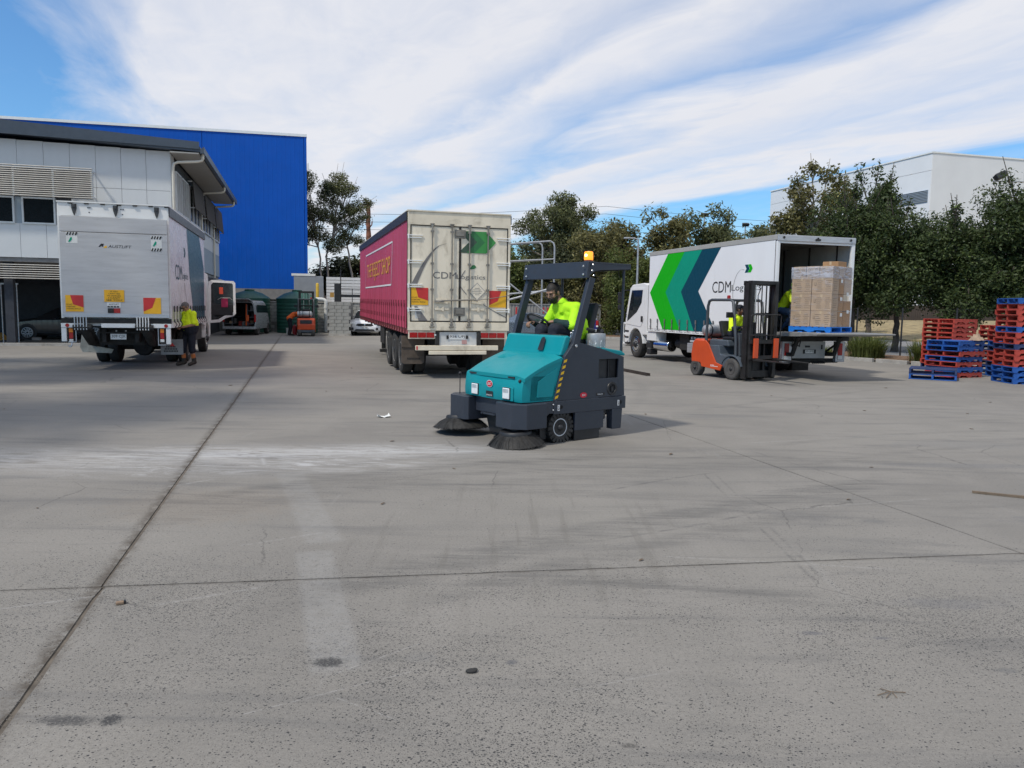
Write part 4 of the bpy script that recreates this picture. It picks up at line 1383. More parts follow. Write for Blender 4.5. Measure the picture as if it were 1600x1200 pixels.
# rear body box: charcoal sides with slanted front edge
side = [(.135, .545), (.02, .94), (-.045, 1.10), (-.17, 1.235), (-.30, 1.275), (-.69, 1.19), (-1.10, 1.075), (-1.135, .545)]
cut = (-1.005, -.640, .795, 1.050)
for x0, x1 in ((-.66, -.635), (.635, .66)):
    mb = MB()
    # side sheet built round the window opening
    a, b, z0, z1 = cut
    mb.prism([(.135, .545), (.02, .94), (-.045, 1.10), (-.17, 1.235), (-.30, 1.275), (b, 1.200), (b, .545)], 'x', x0, x1)
    mb.prism([(b, .545), (b, z0), (a, z0), (a, .545)], 'x', x0, x1)
    mb.prism([(b, z1), (b, 1.20), (-.69, 1.19), (a, 1.102), (a, z1)], 'x', x0, x1)
    mb.prism([(a, .545), (a, 1.102), (-1.10, 1.075), (-1.135, .545)], 'x', x0, x1)
    sp = mb.build('side_panel', m_char, sw, bevel=.003)
    s = -1 if x0 < 0 else 1
    xi = x1 + .03 if s < 0 else x0 - .06
    q = MB()
    q.box(xi, xi + .03, a - .01, b + .01, z0 - .01, z1 + .01)
    for k in range(9):
        q.cbox((xi + (-.012 if s < 0 else .042), a + .03 + k * .012, (z0 + z1) / 2), (.012, .006, z1 - z0))
    q.box(xi - (.02 if s < 0 else -.03), xi + (.02 if s < 0 else .05), a + .14, a + .155, z0, z1)
    q.build('vent_grille', m_black, sp)
    q = MB()
    cx = x0 if s < 0 else x1
    q.lathe([(.092, cx), (.088, cx + s * .010), (.062, cx + s * .010), (.055, cx - s * .004), (.001, cx - s * .004)], 24, 'x', (0, -.895, .652))
    q.box(cx - .002, cx + .008 * s, -.915, -.875, .62, .68)
    q.build('filler_cap', m_black, sp, smooth=40)
MB().box(-.634, .634, -1.135, -1.10, .545, 1.07).build('rear_panel', m_char, sw, bevel=.004)
mb = MB()
mb.prism([(-.30, 1.268), (-.69, 1.182), (-.70, 1.10), (-.32, 1.10)], 'x', -.634, .634)
mb.build('seat_deck', m_char, sw, bevel=.006)
mb = MB()
mb.prism([(-.705, 1.205), (-1.06, 1.155), (-1.135, 1.12), (-1.14, 1.085), (-.705, 1.12)], 'x', -.655, .655)
mb.build('engine_cover', m_teal, sw, bevel=.02, seg=3)
# teal nose: fascia, hood, side cheeks, dash cowl
mb = MB()
prof_lo = [(.645, .548), (.655, .60), (.652, .70), (.628, .84), (.605, .865)]
rings = []
for y, z in prof_lo:
    cr = .07
    rings.append([(-.645, .10, z), (-.645, y - cr * 1.6, z), (-.630, y - cr * .5, z), (-.58, y - .008, z), (-.30, y + .010, z), (0, y + .016, z), (.30, y + .010, z), (.56, y - .008, z), (.61, y - cr * .5, z), (.625, y - cr * 1.6, z), (.625, .10, z)])
mb.loft(rings, cap=False, closed=False)
v0 = [(-.645, .10, .548)]
mb.build('front_fascia', m_teal, sw, smooth=35)
# cheeks run from the fascia back up under the hood
for x, s in ((-.645, -1), (.625, 1)):
    mb = MB()
    mb.prism([(.52, .548), (.50, .85), (.02, 1.085), (-.04, 1.08), (.02, .93), (.13, .548)], 'x', x, x - s * .03)
    mb.build('cheek_panel', m_teal, sw, bevel=.012)
    mb = MB()
    mb.prism([(.40, .60), (.385, .80), (.06, .975), (.145, .60)], 'x', x + s * .001, x + s * .007)
    mb.build('cheek_recess', m_teal, sw, bevel=.012)
mb = MB()
nx, ny = 12, 10
def hood_z(f, g):
    """f 0..1 front to back, g -1..1 across"""
    z = .875 + (1.125 - .875) * (f ** .92)
    z += .028 * math.sin(math.pi * min(1, f * 1.05)) * (1 - g * g * .5)
    z -= .030 * max(0, abs(g) - .80) / .2
    if .56 < f < .86 and .18 < g < .62:
        e = min(f - .56, .86 - f, g - .18, .62 - g)
        z -= min(.045, e * .9)
    return z
nx, ny = 36, 28
top = []
for i in range(ny + 1):
    f = i / ny
    y = .645 - f * .645
    hw0, hw1 = -.655, .640 - .055 * (1 - f)
    for k in range(nx + 1):
        g = -1 + 2 * k / nx
        yy = y - (.045 * (abs(g) ** 3) * (1 - f)) + .012 * (1 - g * g) * (1 - f)
        top.append((hw0 + (hw1 - hw0) * k / nx, yy, hood_z(f, g)))
bot = [(x, y, z - .045) for x, y, z in top]
N = len(top)
fs_ = []
for i in range(ny):
    for k in range(nx):
        a = i * (nx + 1) + k
        fs_.append((a, a + 1, a + nx + 2, a + nx + 1))
rim = [k for k in range(nx + 1)] + [i * (nx + 1) + nx for i in range(1, ny + 1)] + [ny * (nx + 1) + k for k in range(nx - 1, -1, -1)] + [i * (nx + 1) for i in range(ny - 1, 0, -1)]
for a, b in zip(rim, rim[1:] + rim[:1]):
    fs_.append((a, a + N, b + N, b))
mb.add(top + bot, fs_)
mb.build('hood', m_teal, sw, smooth=42)
mb = MB()
mb.box(-.50, .47, .60, .646, .838, .858)
mb.build('hood_gap', m_black, sw)
mb = MB()
mb.prism([(.012, 1.112), (-.012, 1.16), (-.085, 1.350), (-.13, 1.362), (-.18, 1.345), (-.10, 1.10)], 'x', -.618, .60)
mb.build('dash_cowl', m_teal, sw, bevel=.018, seg=3)
mb = MB()
sl = [(-.055, -.005), (.055, -.005)] + [(.048 * math.cos(a), .13 + .048 * math.sin(a)) for a in np.linspace(0, math.pi, 9)]
od = Vector((0, -.355, .935)).normalized()
mb.add([Vector((-.225 + u * .95, .004, 1.168)) + od * v + Vector((0, .935, .355)) * .006 for u, v in sl], [tuple(range(len(sl)))])
mb.build('latch_recess', m_black, sw, recalc=False)
# headlights in raised surrounds
for x in (.295, -.385):
    mb = MB()
    mb.cbox((x, .658, .640), (.245, .02, .175))
    sr = mb.build('headlight_surround', m_teal, sw, bevel=.03, seg=3)
    mb = MB()
    mb.cbox((x, .670, .645), (.150, .018, .152))
    mb.build('headlight_bezel', m_black, sr, bevel=.02, seg=3)
    mb = MB()
    mb.cbox((x, .682, .645), (.134, .016, .136))
    hl = mb.build('headlight', m_clear, sw, bevel=.018, seg=3)
    mb = MB()
    for k in range(5):
        mb.box(x - .055, x + .055, .6905, .692, .658 + k * .010, .662 + k * .010)
    mb.build('reflector_ribs', m_galv, hl)
def oval(name, cx, cz, rx, rz, m, par, plane):
    pts = [(math.cos(a) * rx, math.sin(a) * rz) for a in np.linspace(0, 2 * math.pi, 25)[:-1]]
    if plane == 'front':
        return decal(name, m, par, (cx, .672, cz), (-1, 0, 0), (0, 0, 1), [pts], .003)
    return decal(name, m, par, (-.66, cx, cz), (0, -1, 0), (0, 0, 1), [pts], .003)
bd = oval('badge_rim', -.025, .738, .066, .046, m_whiteprint, sw, 'front')
oval('badge', -.025, .738, .060, .040, m_redlogo, bd, 'front').location = (0, .002, 0)
lettering('asc', 'badge_lettering', m_whiteprint, bd, (.013, .676, .722), (-1, 0, 0), (0, 0, 1), .076, .034, .004, .25)
np_ = decal('name_plate', m_ink, sw, (.050, .672, .578), (-1, 0, 0), (0, 0, 1), [[(0, 0), (.15, 0), (.15, .066), (0, .066)]], .003)
lettering('MACH', 'name_lettering', m_whiteprint, np_, (.037, .674, .582), (-1, 0, 0), (0, 0, 1), .122, .020, .004, .2)
bs_ = oval('badge', -.376, .592, .062, .036, m_redlogo, sw, 'side')
lettering('asc', 'badge_lettering', m_whiteprint, bs_, (-.6635, -.345, .580), (0, -1, 0), (0, 0, 1), .066, .026, .003, .25)
ns_ = decal('name_plate', m_ink, sw, (-.66, -.60, .570), (0, -1, 0), (0, 0, 1), [[(0, 0), (.155, 0), (.17, .02), (.155, .036), (0, .036)]], .003)
lettering('MACH', 'name_lettering', m_whiteprint, ns_, (-.6635, -.625, .580), (0, -1, 0), (0, 0, 1), .095, .018, .003, .2)
for y in (.05, -1.02):
    d = decal('lashing_label', m_whiteprint, sw, (-.665, y + .02, .415), (0, -1, 0), (0, 0, 1), [[(0, 0), (.035, 0), (.035, .075), (0, .075)]], .003)
    decal('hook_mark', m_ink, d, (-.6685, y + .013, .425), (0, -1, 0), (0, 0, 1), [[(.004, 0), (.018, 0), (.020, .02), (.012, .055), (.005, .055), (.010, .022), (.004, .012)]], .002)
    MB().lathe([(.024, -.668), (.001, -.668)], 14, 'x', (0, y - .045, .46)).build('lashing_hole', m_black, sw)
MB().lathe([(.024, -.663), (.001, -.663)], 14, 'x', (0, .27, .465)).build('lashing_hole', m_black, sw)
# hazard tape down the slanted edge
p0, p1 = Vector((-.663, .120, .565)), Vector((-.663, -.040, 1.095))
d = (p1 - p0)
L = d.length
d.normalize()
wv = Vector((0, d.z, -d.y)) * -1
tp = MB()
tp.quad(p0, p0 + wv * .045, p1 + wv * .045, p1)
to = tp.build('hazard_tape', m_ink, sw, recalc=False)
mb = MB()
k = 0
nst = 7
for k in range(nst):
    a = L * k / nst
    b = a + L / nst * .5
    off = Vector((-.002, 0, 0))
    mb.quad(p0 + d * a + off, p0 + wv * .045 + d * (a + .03) + off, p0 + wv * .045 + d * min(L, b + .03) + off, p0 + d * b + off)
mb.build('yellow_stripe', mat('tape_yellow', (.80, .47, .01), .45, var=.05), to, recalc=False)
# canopy posts: lean back from the nose to the roof
for x in (-.66, .60):
    s = 1
    mb = MB()
    xa, xb = x, x + .06
    rail = [(.135, .548), (-.040, 1.105), (-.175, 1.262), (-.445, 2.12)]
    w = [(.055), (.075), (.11), (.095)]
    vv = []
    for (y, z), ww_ in zip(rail, w):
        for xx in (xa, xb):
            vv += [(xx, y, z), (xx, y - ww_, z)]
    v = []
    n = len(rail)
    quad = []
    for i in range(n):
        y, z = rail[i]
        v += [(xa - .004, y, z), (xb, y, z), (xb, y - w[i], z - .02), (xa - .004, y - w[i], z - .02)]
    f = []
    for i in range(n - 1):
        for k in range(4):
            f.append((i * 4 + k, i * 4 + (k + 1) % 4, (i + 1) * 4 + (k + 1) % 4, (i + 1) * 4 + k))
    f += [(3, 2, 1, 0), (4 * n - 4, 4 * n - 3, 4 * n - 2, 4 * n - 1)]
    mb.add(v, f)
    mb.build('canopy_post', m_char, sw, bevel=.006)
mb = MB()
mb.lathe([(.020, -.675), (.018, -.683), (.008, -.685), (.001, -.680)], 14, 'x', (0, -.215, 1.235))
for y, z in ((-.43, 2.20), (-.44, 2.275), (-.46, 2.14)):
    mb.lathe([(.014, -.676), (.010, -.684), (.001, -.686)], 10, 'x', (0, y - .035, z))
for x in (-.625, -.625, .585, .585):
    for z in (2.15, 2.255):
        mb.lathe([(.015, -.372), (.010, -.362), (.001, -.360)], 10, 'y', (x * .97, 0, z))
for y, z in ((.115, .50), (.115, .43), (.585, .50)):
    mb.lathe([(.012, -.672), (.008, -.678), (.001, -.680)], 8, 'x', (0, y + .03, z))
mb.build('bolts', m_bolt, sw, smooth=40)
# roof: deep front beam, side flanges, flat deck
mb = MB()
mb.prism([(-.385, 2.105), (-.440, 2.105), (-.465, 2.30), (-.415, 2.318)], 'x', -.655, .655)
mb.build('roof_beam', m_char, sw, bevel=.006)
mb = MB()
mb.box(-.655, .655, -1.195, -.42, 2.296, 2.316)
for x in (-.655, .645):
    mb.prism([(-.44, 2.14), (-.54, 2.20), (-.66, 2.215), (-1.195, 2.245), (-1.195, 2.296), (-.44, 2.296)], 'x', x, x + .01)
mb.box(-.655, .655, -1.195, -1.18, 2.235, 2.296)
mb.build('roof', m_char, sw, bevel=.003)
for x in (-.62, .62):
    MB().cyl((x, -1.09, 1.09), (x, -1.10, 2.24), .019, 10).build('rear_post', m_char, sw, smooth=40)
# beacon
be = MB().lathe([(.062, 2.317), (.062, 2.332), (.052, 2.338), (.052, 2.345)], 20, c=(-.50, -.30 - .26, 0)).build('beacon', m_char, sw, smooth=40)
m_beacon = mat('beacon_lens', (.85, .22, .01), .15, var=.1, emit=(1.0, .28, .02), estr=1.1)
m_flash = mat('beacon_bulb', (1, .75, .3), .3, emit=(1.0, .62, .12), estr=9.0)
MB().lathe([(.058, 2.346), (.060, 2.36), (.058, 2.44), (.050, 2.455), (.001, 2.462)], 20, c=(-.50, -.56, 0)).build('lens', m_beacon, be, smooth=40)
MB().ball((-.505, -.525, 2.405), .030, 8).build('bulb', m_flash, be, smooth=60)
# cockpit: floor, console, steering wheel, seat, levers
mb = MB()
mb.box(-.60, .60, -.42, -.14, 1.05, 1.10)
mb.build('cockpit_floor', m_black, sw)
mb = MB()
mb.prism([(-.185, 1.10), (-.185, 1.33), (-.23, 1.375), (-.36, 1.36), (-.36, 1.10)], 'x', -.36, .42)
mb.build('console', m_black, sw, bevel=.015)
mb = MB()
c = Vector((.22, -.36, 1.50))
nrm = Vector((-.05, -.62, .78)).normalized()
u = Vector((1, 0, 0)) - nrm * nrm.x
u.normalize()
w = nrm.cross(u)
ring = [c + (u * math.cos(a) + w * math.sin(a)) * .205 for a in np.linspace(0, 2 * math.pi, 37)]
mb.tube(ring, .0165, 8)
for a in (.52, 2.62, 4.71):
    mb.tube([c, c + (u * math.cos(a) + w * math.sin(a)) * .2], .014, 6)
mb.lathe([(.045, -.02), (.045, .02), (.001, .025)], 14)
for i in range(len(mb.v) - 14 * 3, len(mb.v)):
    p = Vector(mb.v[i])
    mb.v[i] = tuple(c + u * p.x + w * p.y + nrm * p.z)
mb.tube([c, Vector((.20, -.27, 1.34))], .03, 8)
mb.build('steering_wheel', m_black, sw, smooth=50)
mb = MB()
mb.prism([(-.46, 1.24), (-.50, 1.31), (-.84, 1.29), (-.90, 1.22), (-.86, 1.20), (-.46, 1.20)], 'x', -.26, .26)
mb.build('seat', m_seat, sw, bevel=.03, seg=3)
mb = MB()
mb.prism([(-.80, 1.28), (-.90, 1.27), (-1.045, 1.76), (-1.0, 1.80), (-.95, 1.78)], 'x', -.24, .24)
mb.build('backrest', m_seat, sw, bevel=.03, seg=3)
mb = MB()
mb.tube([(-.24, -.93, 1.36), (-.34, -.84, 1.42), (-.36, -.70, 1.44)], .022, 8)
mb.build('armrest', m_seat, sw, smooth=50)
mb = MB()
for x, h in ((-.48, .13), (-.44, .10)):
    mb.cyl((x, -.30, 1.28), (x - .01, -.33, 1.28 + h), .008, 6)
    mb.ball((x - .01, -.33, 1.29 + h), .018, 6)
for k in range(4):
    mb.cyl((-.50 + .02 * k, -.62 - .05 * k, 1.21 - .01 * k), (-.50 + .02 * k, -.62 - .05 * k, 1.27 - .01 * k), .012, 6)
mb.build('lever', m_bolt, sw, smooth=50)
# gas canister style drum strapped behind the seat
dr = MB().lathe([(.13, 1.14), (.135, 1.16), (.135, 1.36), (.128, 1.38), (.001, 1.385)], 24, c=(-.36, -.86, 0)).build('canister', m_galv, sw, smooth=40)
mb = MB()
for a0 in np.linspace(0, 6.28, 12)[:-1]:
    for zz in (1.19, 1.23, 1.26):
        aw = .10 + .08 * math.sin(a0 * 7 + zz * 60)
        pts = []
        for t, dz in ((0, 0), (aw, .01), (aw, .035), (.04, .03)):
            pts.append((-.36 + .1365 * math.cos(a0 + t), -.86 + .1365 * math.sin(a0 + t), zz + dz))
        mb.quad(*pts)
mb.build('label_print', m_whiteprint, dr)
# broom housings, marker rods and brooms
def octa(x0, x1, y0, y1, ch0, ch1):
    return [(x0, y0), (x1, y0), (x1, y1 - ch1), (x1 - ch1, y1), (x0 + ch0, y1), (x0, y1 - ch0)]
for x0, x1, y1, c0, c1, sgn in ((-.735, -.235, .76, .14, .05, -1), (.385, .885, .765, .05, .14, 1)):
    mb = MB()
    mb.prism(octa(x0, x1, .30, y1, c0, c1), 'z', .222, .535)
    h = mb.build('broom_housing', m_char, sw, bevel=.008)
    mb = MB()
    cx = (x0 + x1) / 2
    mb.cyl((cx + .1 * sgn, .62, .53), (cx + .1 * sgn, .62, .80), .0065, 6)
    mb.build('marker_rod', m_black, h)
    MB().ball((cx + .1 * sgn, .62, .812), .022, 8).build('marker_knob', m_black, h, smooth=60)
def broom(cx, cy, rb, tilt_x, tilt_y, seed, z):
    rot = Matrix.Translation((cx, cy, z)) @ Matrix.Rotation(tilt_x, 4, 'X') @ Matrix.Rotation(tilt_y, 4, 'Y')
    mb = MB()
    mb.X = rot
    mb.lathe([(.05, .20), (.05, .12), (.19, .12), (.205, .10), (.205, .075), (.001, .075)], 28)
    b = mb.build('side_broom', m_black, sw, smooth=40)
    rg = random.Random(seed)
    mb = MB()
    mb.X = rot
    for k in range(950):
        a = rg.uniform(0, 6.2832)
        r0 = rg.uniform(.12, .20)
        r1 = rb * rg.uniform(.86, 1.03) * (.6 + .4 * r0 / .2)
        tw = rg.gauss(0, .06) + .10
        p0 = Vector((math.cos(a) * r0, math.sin(a) * r0, .085))
        m_ = Vector((math.cos(a + tw * .4) * (r0 + (r1 - r0) * .55), math.sin(a + tw * .4) * (r0 + (r1 - r0) * .55), .030))
        p1 = Vector((math.cos(a + tw) * r1, math.sin(a + tw) * r1, -.055 + rg.uniform(-.012, .015)))
        s = Vector((-math.sin(a), math.cos(a), 0)) * rg.uniform(.004, .0095)
        mb.add([p0 - s, p0 + s, m_ + s, m_ - s, p1 + s * .7, p1 - s * .7], [(0, 1, 2, 3), (3, 2, 4, 5)])
    mb.build('bristles', m_bristle, b, recalc=False)
    mb = MB()
    mb.X = rot
    mb.lathe([(.19, .08), (rb * .75, .022), (rb * .93, -.045), (rb * .55, -.03)], 40)
    mb.build('bristle_core', m_bristle, b, smooth=50)
broom(-.50, .60, .37, R(-5), R(0), 3, .075)
broom(.70, .62, .40, R(2), R(5), 4, .125)
mb = MB()
mb.tube([(-.60, .36, .30), (-.58, .22, .14), (-.50, .18, .12)], .02, 8).box(-.60, -.56, .20, .30, .06, .28).cyl((-.62, .30, .24), (-.50, .30, .24), .03, 8)
mb.build('broom_arm', m_blacksteel, sw)
wheel(sw, -.565, -.005, .196, .196, .16, .118, -1, tread=20, rim_mat=mat('rim_grey', (.52, .54, .57), .45, metal=.15, dirt=.12), dish=.045, bolts=5, hub_r=.042)
wheel(sw, .565, -.005, .196, .196, .16, .118, 1, tread=20, rim_mat=MATS['rim_grey'], dish=.045, bolts=5, hub_r=.042)
wheel(sw, 0, -.92, .18, .18, .14, .10, 1, rim_mat=MATS['rim_grey'])
# ------------------------------------------------------------------ trucks
m_cream = MATS['cream_pipe']
m_tdoor = mat('trailer_door_cream', (.80, .71, .56), .5, var=.06, scale=1.5, dirt=.50, dirt_rgb=(.27, .22, .15), dscale=3.0, stretch=(1.6, 1, .6))
m_tframe = mat('trailer_frame_cream', (.76, .67, .52), .5, var=.08, scale=2, dirt=.55, dirt_rgb=(.22, .17, .11), dscale=2.5)
m_rod = mat('lock_rod', (.26, .24, .21), .5, metal=.4, var=.2, dirt=.5, dirt_rgb=(.10, .075, .05))
m_curt = mat('curtain_red', (.50, .062, .12), .46, var=.07, scale=1.0, dirt=.18, dirt_rgb=(.30, .06, .07), stretch=(1, 1, .4))
m_curtw = mat('curtain_white', (.84, .84, .83), .40, var=.02, scale=1.2, dirt=.14, dirt_rgb=(.50, .48, .45), stretch=(1, 1, .3))
m_railn = mat('roof_rail_navy', (.030, .032, .042), .45, var=.1)
m_under = mat('chassis_dark', (.022, .021, .020), .75, var=.3, dirt=.4, dirt_rgb=(.07, .06, .05))
m_flap = mat('mudflap_brown', (.115, .088, .068), .85, var=.25, scale=3, dirt=.4, dirt_rgb=(.055, .045, .038))
m_rimw = mat('truck_rim', (.44, .42, .395), .6, metal=.0, var=.12, dirt=.3, dirt_rgb=(.15, .13, .11))
m_g1 = mat('chevron_green', (.008, .44, .006), .5, var=.03, spec=.2)
m_g2 = mat('chevron_teal', (.003, .31, .19), .5, var=.03, spec=.2)
m_g3 = mat('chevron_petrol', (.003, .058, .095), .5, var=.03, spec=.2)
m_gd1 = mat('faded_green', (.030, .17, .055), .5, var=.1, dirt=.3, dirt_rgb=(.15, .14, .09))
m_gd2 = mat('faded_green_light', (.045, .27, .06), .5, var=.1, dirt=.3, dirt_rgb=(.18, .17, .10))
m_gd3 = mat('faded_green_dark', (.045, .085, .055), .5, var=.1, dirt=.3, dirt_rgb=(.13, .12, .09))
m_grey = mat('print_grey', (.17, .16, .155), .55, var=.1)
m_greyl = mat('print_light_grey', (.36, .35, .33), .55, var=.1)
m_gold = mat('print_gold', (.78, .40, .05), .5, var=.06)


def marker_plate(par, x, z, y, red_left, w=.41, h=.40):
    """yellow and red rear marker with its small wording"""
    p = MB().box(x, x + w, y - .006, y, z, z + h).build('marker_plate', m_yellow, par)
    if red_left:
        poly = [(0, h), (w * .72, h), (w * .50, h * .38), (0, h * .14)]
        decal('red_field', m_signred, p, (x, y - .006, z), (1, 0, 0), (0, 0, 1), [poly], .002)
    else:
        poly = [(w * .27, h), (w, h), (w, h * .26), (w * .42, h * .44)]
        decal('red_field', m_signred, p, (x, y - .006, z), (1, 0, 0), (0, 0, 1), [poly], .002)
        for k, t in enumerate(('DO NOT', 'OVERTAKE', 'TURNING VEHICLE')):
            lettering(t, 'sign_lettering', m_ink, p, (x + .015, y - .006, z + h * (.40 - .13 * k)), (1, 0, 0), (0, 0, 1), w * (.34, .50, .80)[k], .030, .002)
    return p


def truck_wheel(par, x, y, r, side, dual=True, rim=None, label=None):
    """side -1: outer face toward -x"""
    w = .27
    t = wheel(par, x - side * w / 2, y, r, r, w, r * .60, side, rim_mat=rim or m_rimw, dish=.05 if dual else -.02, bolts=10, hub_r=.09)
    if dual:
        wheel(par, x - side * (w * 1.5 + .05), y, r, r, w, r * .58, side, rim_mat=m_under, dish=.10, bolts=0)
    return t


# ---- red curtain-side semi trailer
tr = thing('semi_trailer', 'long red curtain-sided semi trailer with dirty cream rear doors', 'trailer', (-2.46, 18.0, 0), R(16), tilt=R(.6))
W = 2.455
MB().box(.02, W - .02, .06, 12.85, 1.14, 3.86).build('box', m_tframe, tr)
mb = MB()
mb.box(0, W, -.0, .06, 3.60, 3.90).box(0, .055, 0, .06, 1.16, 3.60).box(W - .055, W, 0, .06, 1.16, 3.60)
mb.box(0, W, -.012, .06, 1.155, 1.352)
mb.build('rear_frame', m_tframe, tr, bevel=.006)
MB().box(-.012, W + .012, -.02, 12.9, 3.901, 3.93).build('roof', m_tframe, tr)
for a, b in ((.062, 1.222), (1.236, W - .062)):
    d = MB().box(a, b, .008, .058, 1.362, 3.592).build('rear_door', m_tdoor, tr, bevel=.008)
    mb = MB()
    mb.box(a, a + .018, -.004, .012, 1.362, 3.592).box(b - .018, b, -.004, .012, 1.362, 3.592).box(a, b, -.004, .012, 3.575, 3.592).box(a, b, -.004, .012, 1.362, 1.385)
    mb.build('door_seal', m_under, d)
for x in (.565, 1.03, 1.452, 1.90):
    mb = MB()
    mb.cyl((x, -.035, 1.27), (x, -.035, 3.64), .017, 10)
    rd = mb.build('locking_rod', m_rod, tr, smooth=40)
    mb = MB()
    for z in (1.30, 1.42, 2.12, 2.72, 3.46, 3.60):
        mb.cbox((x, -.025, z), (.075, .045, .05))
    mb.cbox((x, -.03, 1.245), (.12, .05, .03)).cbox((x, -.03, 1.40), (.05, .06, .09)).cbox((x, -.03, 3.63), (.10, .05, .025))
    mb.build('clamp', m_rod, rd, bevel=.006)
for z in (3.33, 2.75, 2.20, 1.645):
    for x0, x1 in ((-.02, .34), (W - .34, W + .02)):
        mb = MB()
        mb.cbox(((x0 + x1) / 2, -.012, z + .025), (x1 - x0, .022, .022)).cbox(((x0 + x1) / 2, -.012, z - .03), (x1 - x0 - .05, .022, .02))
        mb.cyl((x0 + .03 if x0 < 0 else x1 - .03, -.02, z - .06), (x0 + .03 if x0 < 0 else x1 - .03, -.02, z + .05), .018, 8)
        mb.build('hinge', m_cap, tr, bevel=.003)
for z in (3.42, 1.60):
    mb = MB()
    mb.box(1.10, 1.36, -.010, .007, z - .10, z + .10).box(1.13, 1.32, -.05, -.011, z - .05, z + .06)
    mb.build('latch_box', m_rod, tr, bevel=.006)
mb = MB()
mb.tube([(.70, -.05, 1.83), (.80, -.06, 1.86), (1.55, -.065, 1.89), (1.66, -.06, 1.87)], .018, 8).cbox((.74, -.05, 1.84), (.22, .03, .045)).tube([(1.60, -.06, 1.88), (2.0, -.05, 1.93), (2.5, -.02, 2.02)], .009, 6)
mb.build('door_handle_bar', m_rod, tr)
for x in (.80, 1.66):
    mb = MB()
    mb.cbox((x, -.012, 1.665), (.34, .02, .05)).cbox((x + .02, -.03, 1.665), (.05, .03, .10)).cbox((x, -.012, 1.84), (.30, .015, .09), (0, R(8), 0))
    mb.build('handle_plate', m_tframe, tr)
for k, (m_, o_) in enumerate(((m_gd3, 0.0), (m_gd1, .19), (m_gd2, .38))):
    x0 = 1.19 + .13 * k
    decal('chevron_print', m_, tr, (0, .004 - .002 * k, 0), (1, 0, 0), (0, 0, 1), [[(1.19 + .0 * k + o_, 3.495), (1.19 + o_ + (.30 if k < 2 else .29), 3.495), (1.19 + o_ + (.55 if k < 2 else .53), 3.25), (1.19 + o_ + (.30 if k < 2 else .29), 2.99), (1.19 + o_, 2.99), (1.19 + o_ + .26, 3.245)]], .003)
arcp = []
for i in range(13):
    f = i / 12
    x = .90 - .62 * f ** .55 - .13 * f
    z = 3.19 - .95 * f ** 1.15
    wd = .015 + .115 * f
    arcp.append((x, z, wd))
decal('swoosh_print', m_grey, tr, (0, .004, 0), (1, 0, 0), (0, 0, 1), [[(x - w * .5, z) for x, z, w in arcp] + [(x + w * .5, z - w * .1) for x, z, w in reversed(arcp)]], .003)
decal('swoosh_print', m_grey, tr, (0, .004, 0), (1, 0, 0), (0, 0, 1), [[(.15, 1.72), (.22, 1.72), (.48, 1.37), (.26, 1.37)]], .003)
arcp = [(1.42 - .16 * math.sin(math.pi * i / 14) - .06 + .02 * i * .2 + (.0 if i < 7 else (i - 7) * .012), 2.58 - i * .047) for i in range(13)]
decal('swoosh_line', m_grey, tr, (0, .004, 0), (1, 0, 0), (0, 0, 1), [[(x - .012, z) for x, z in arcp] + [(x + .012, z) for x, z in reversed(arcp)]], .003)
arcp = [(1.72 + .70 * (i / 10), 1.86 - .40 * (i / 10) ** .8) for i in range(11)]
decal('swoosh_line', m_grey, tr, (0, .004, 0), (1, 0, 0), (0, 0, 1), [[(x, z - .010) for x, z in arcp] + [(x, z + .010) for x, z in reversed(arcp)]], .003)
lettering('CDM', 'logo_lettering', m_grey, tr, (.59, .006, 2.375), (1, 0, 0), (0, 0, 1), .56, .155, .003)
lettering('Logistics', 'logo_lettering', m_grey, tr, (1.16, .006, 2.345), (1, 0, 0), (0, 0, 1), .69, .135, .003)
decal('leaf_print', m_gd1, tr, (0, .004, 0), (1, 0, 0), (0, 0, 1), [[(1.47, 2.62), (1.52, 2.70), (1.58, 2.715), (1.63, 2.665), (1.58, 2.62), (1.52, 2.61)]], .003)
dm = MB()
dm.cbox((1.652, -.004, 2.085), (.30, .008, .30), (0, R(45), 0))
dmo = dm.build('diamond_placard', m_greyl, tr)
decal('placard_face', m_tdoor, dmo, (1.652, -.008, 2.085), (1, 0, 0), (0, 0, 1), [[(0, .19), (-.19, 0), (0, -.19), (.19, 0)]], .002)
for k, wd in enumerate((.12, .20, .24, .20, .10)):
    decal('placard_line', m_grey, dmo, (1.652 - wd / 2, -.010, 2.16 - k * .038), (1, 0, 0), (0, 0, 1), [[(0, 0), (wd, 0), (wd, .010), (0, .010)]], .002)
marker_plate(tr, .073, 1.75, .004, False, .405, .40)
marker_plate(tr, 1.955, 1.715, .004, True, .415, .40)
d = decal('data_label', m_plate, tr, (.17, .006, 1.44), (1, 0, 0), (0, 0, 1), [[(0, 0), (.15, 0), (.15, .18), (0, .18)]], .003)
for k in range(5):
    decal('label_line', m_greyl, d, (.18, .004, 1.46 + k * .03), (1, 0, 0), (0, 0, 1), [[(0, 0), (.12, 0), (.12, .012), (0, .012)]], .004)
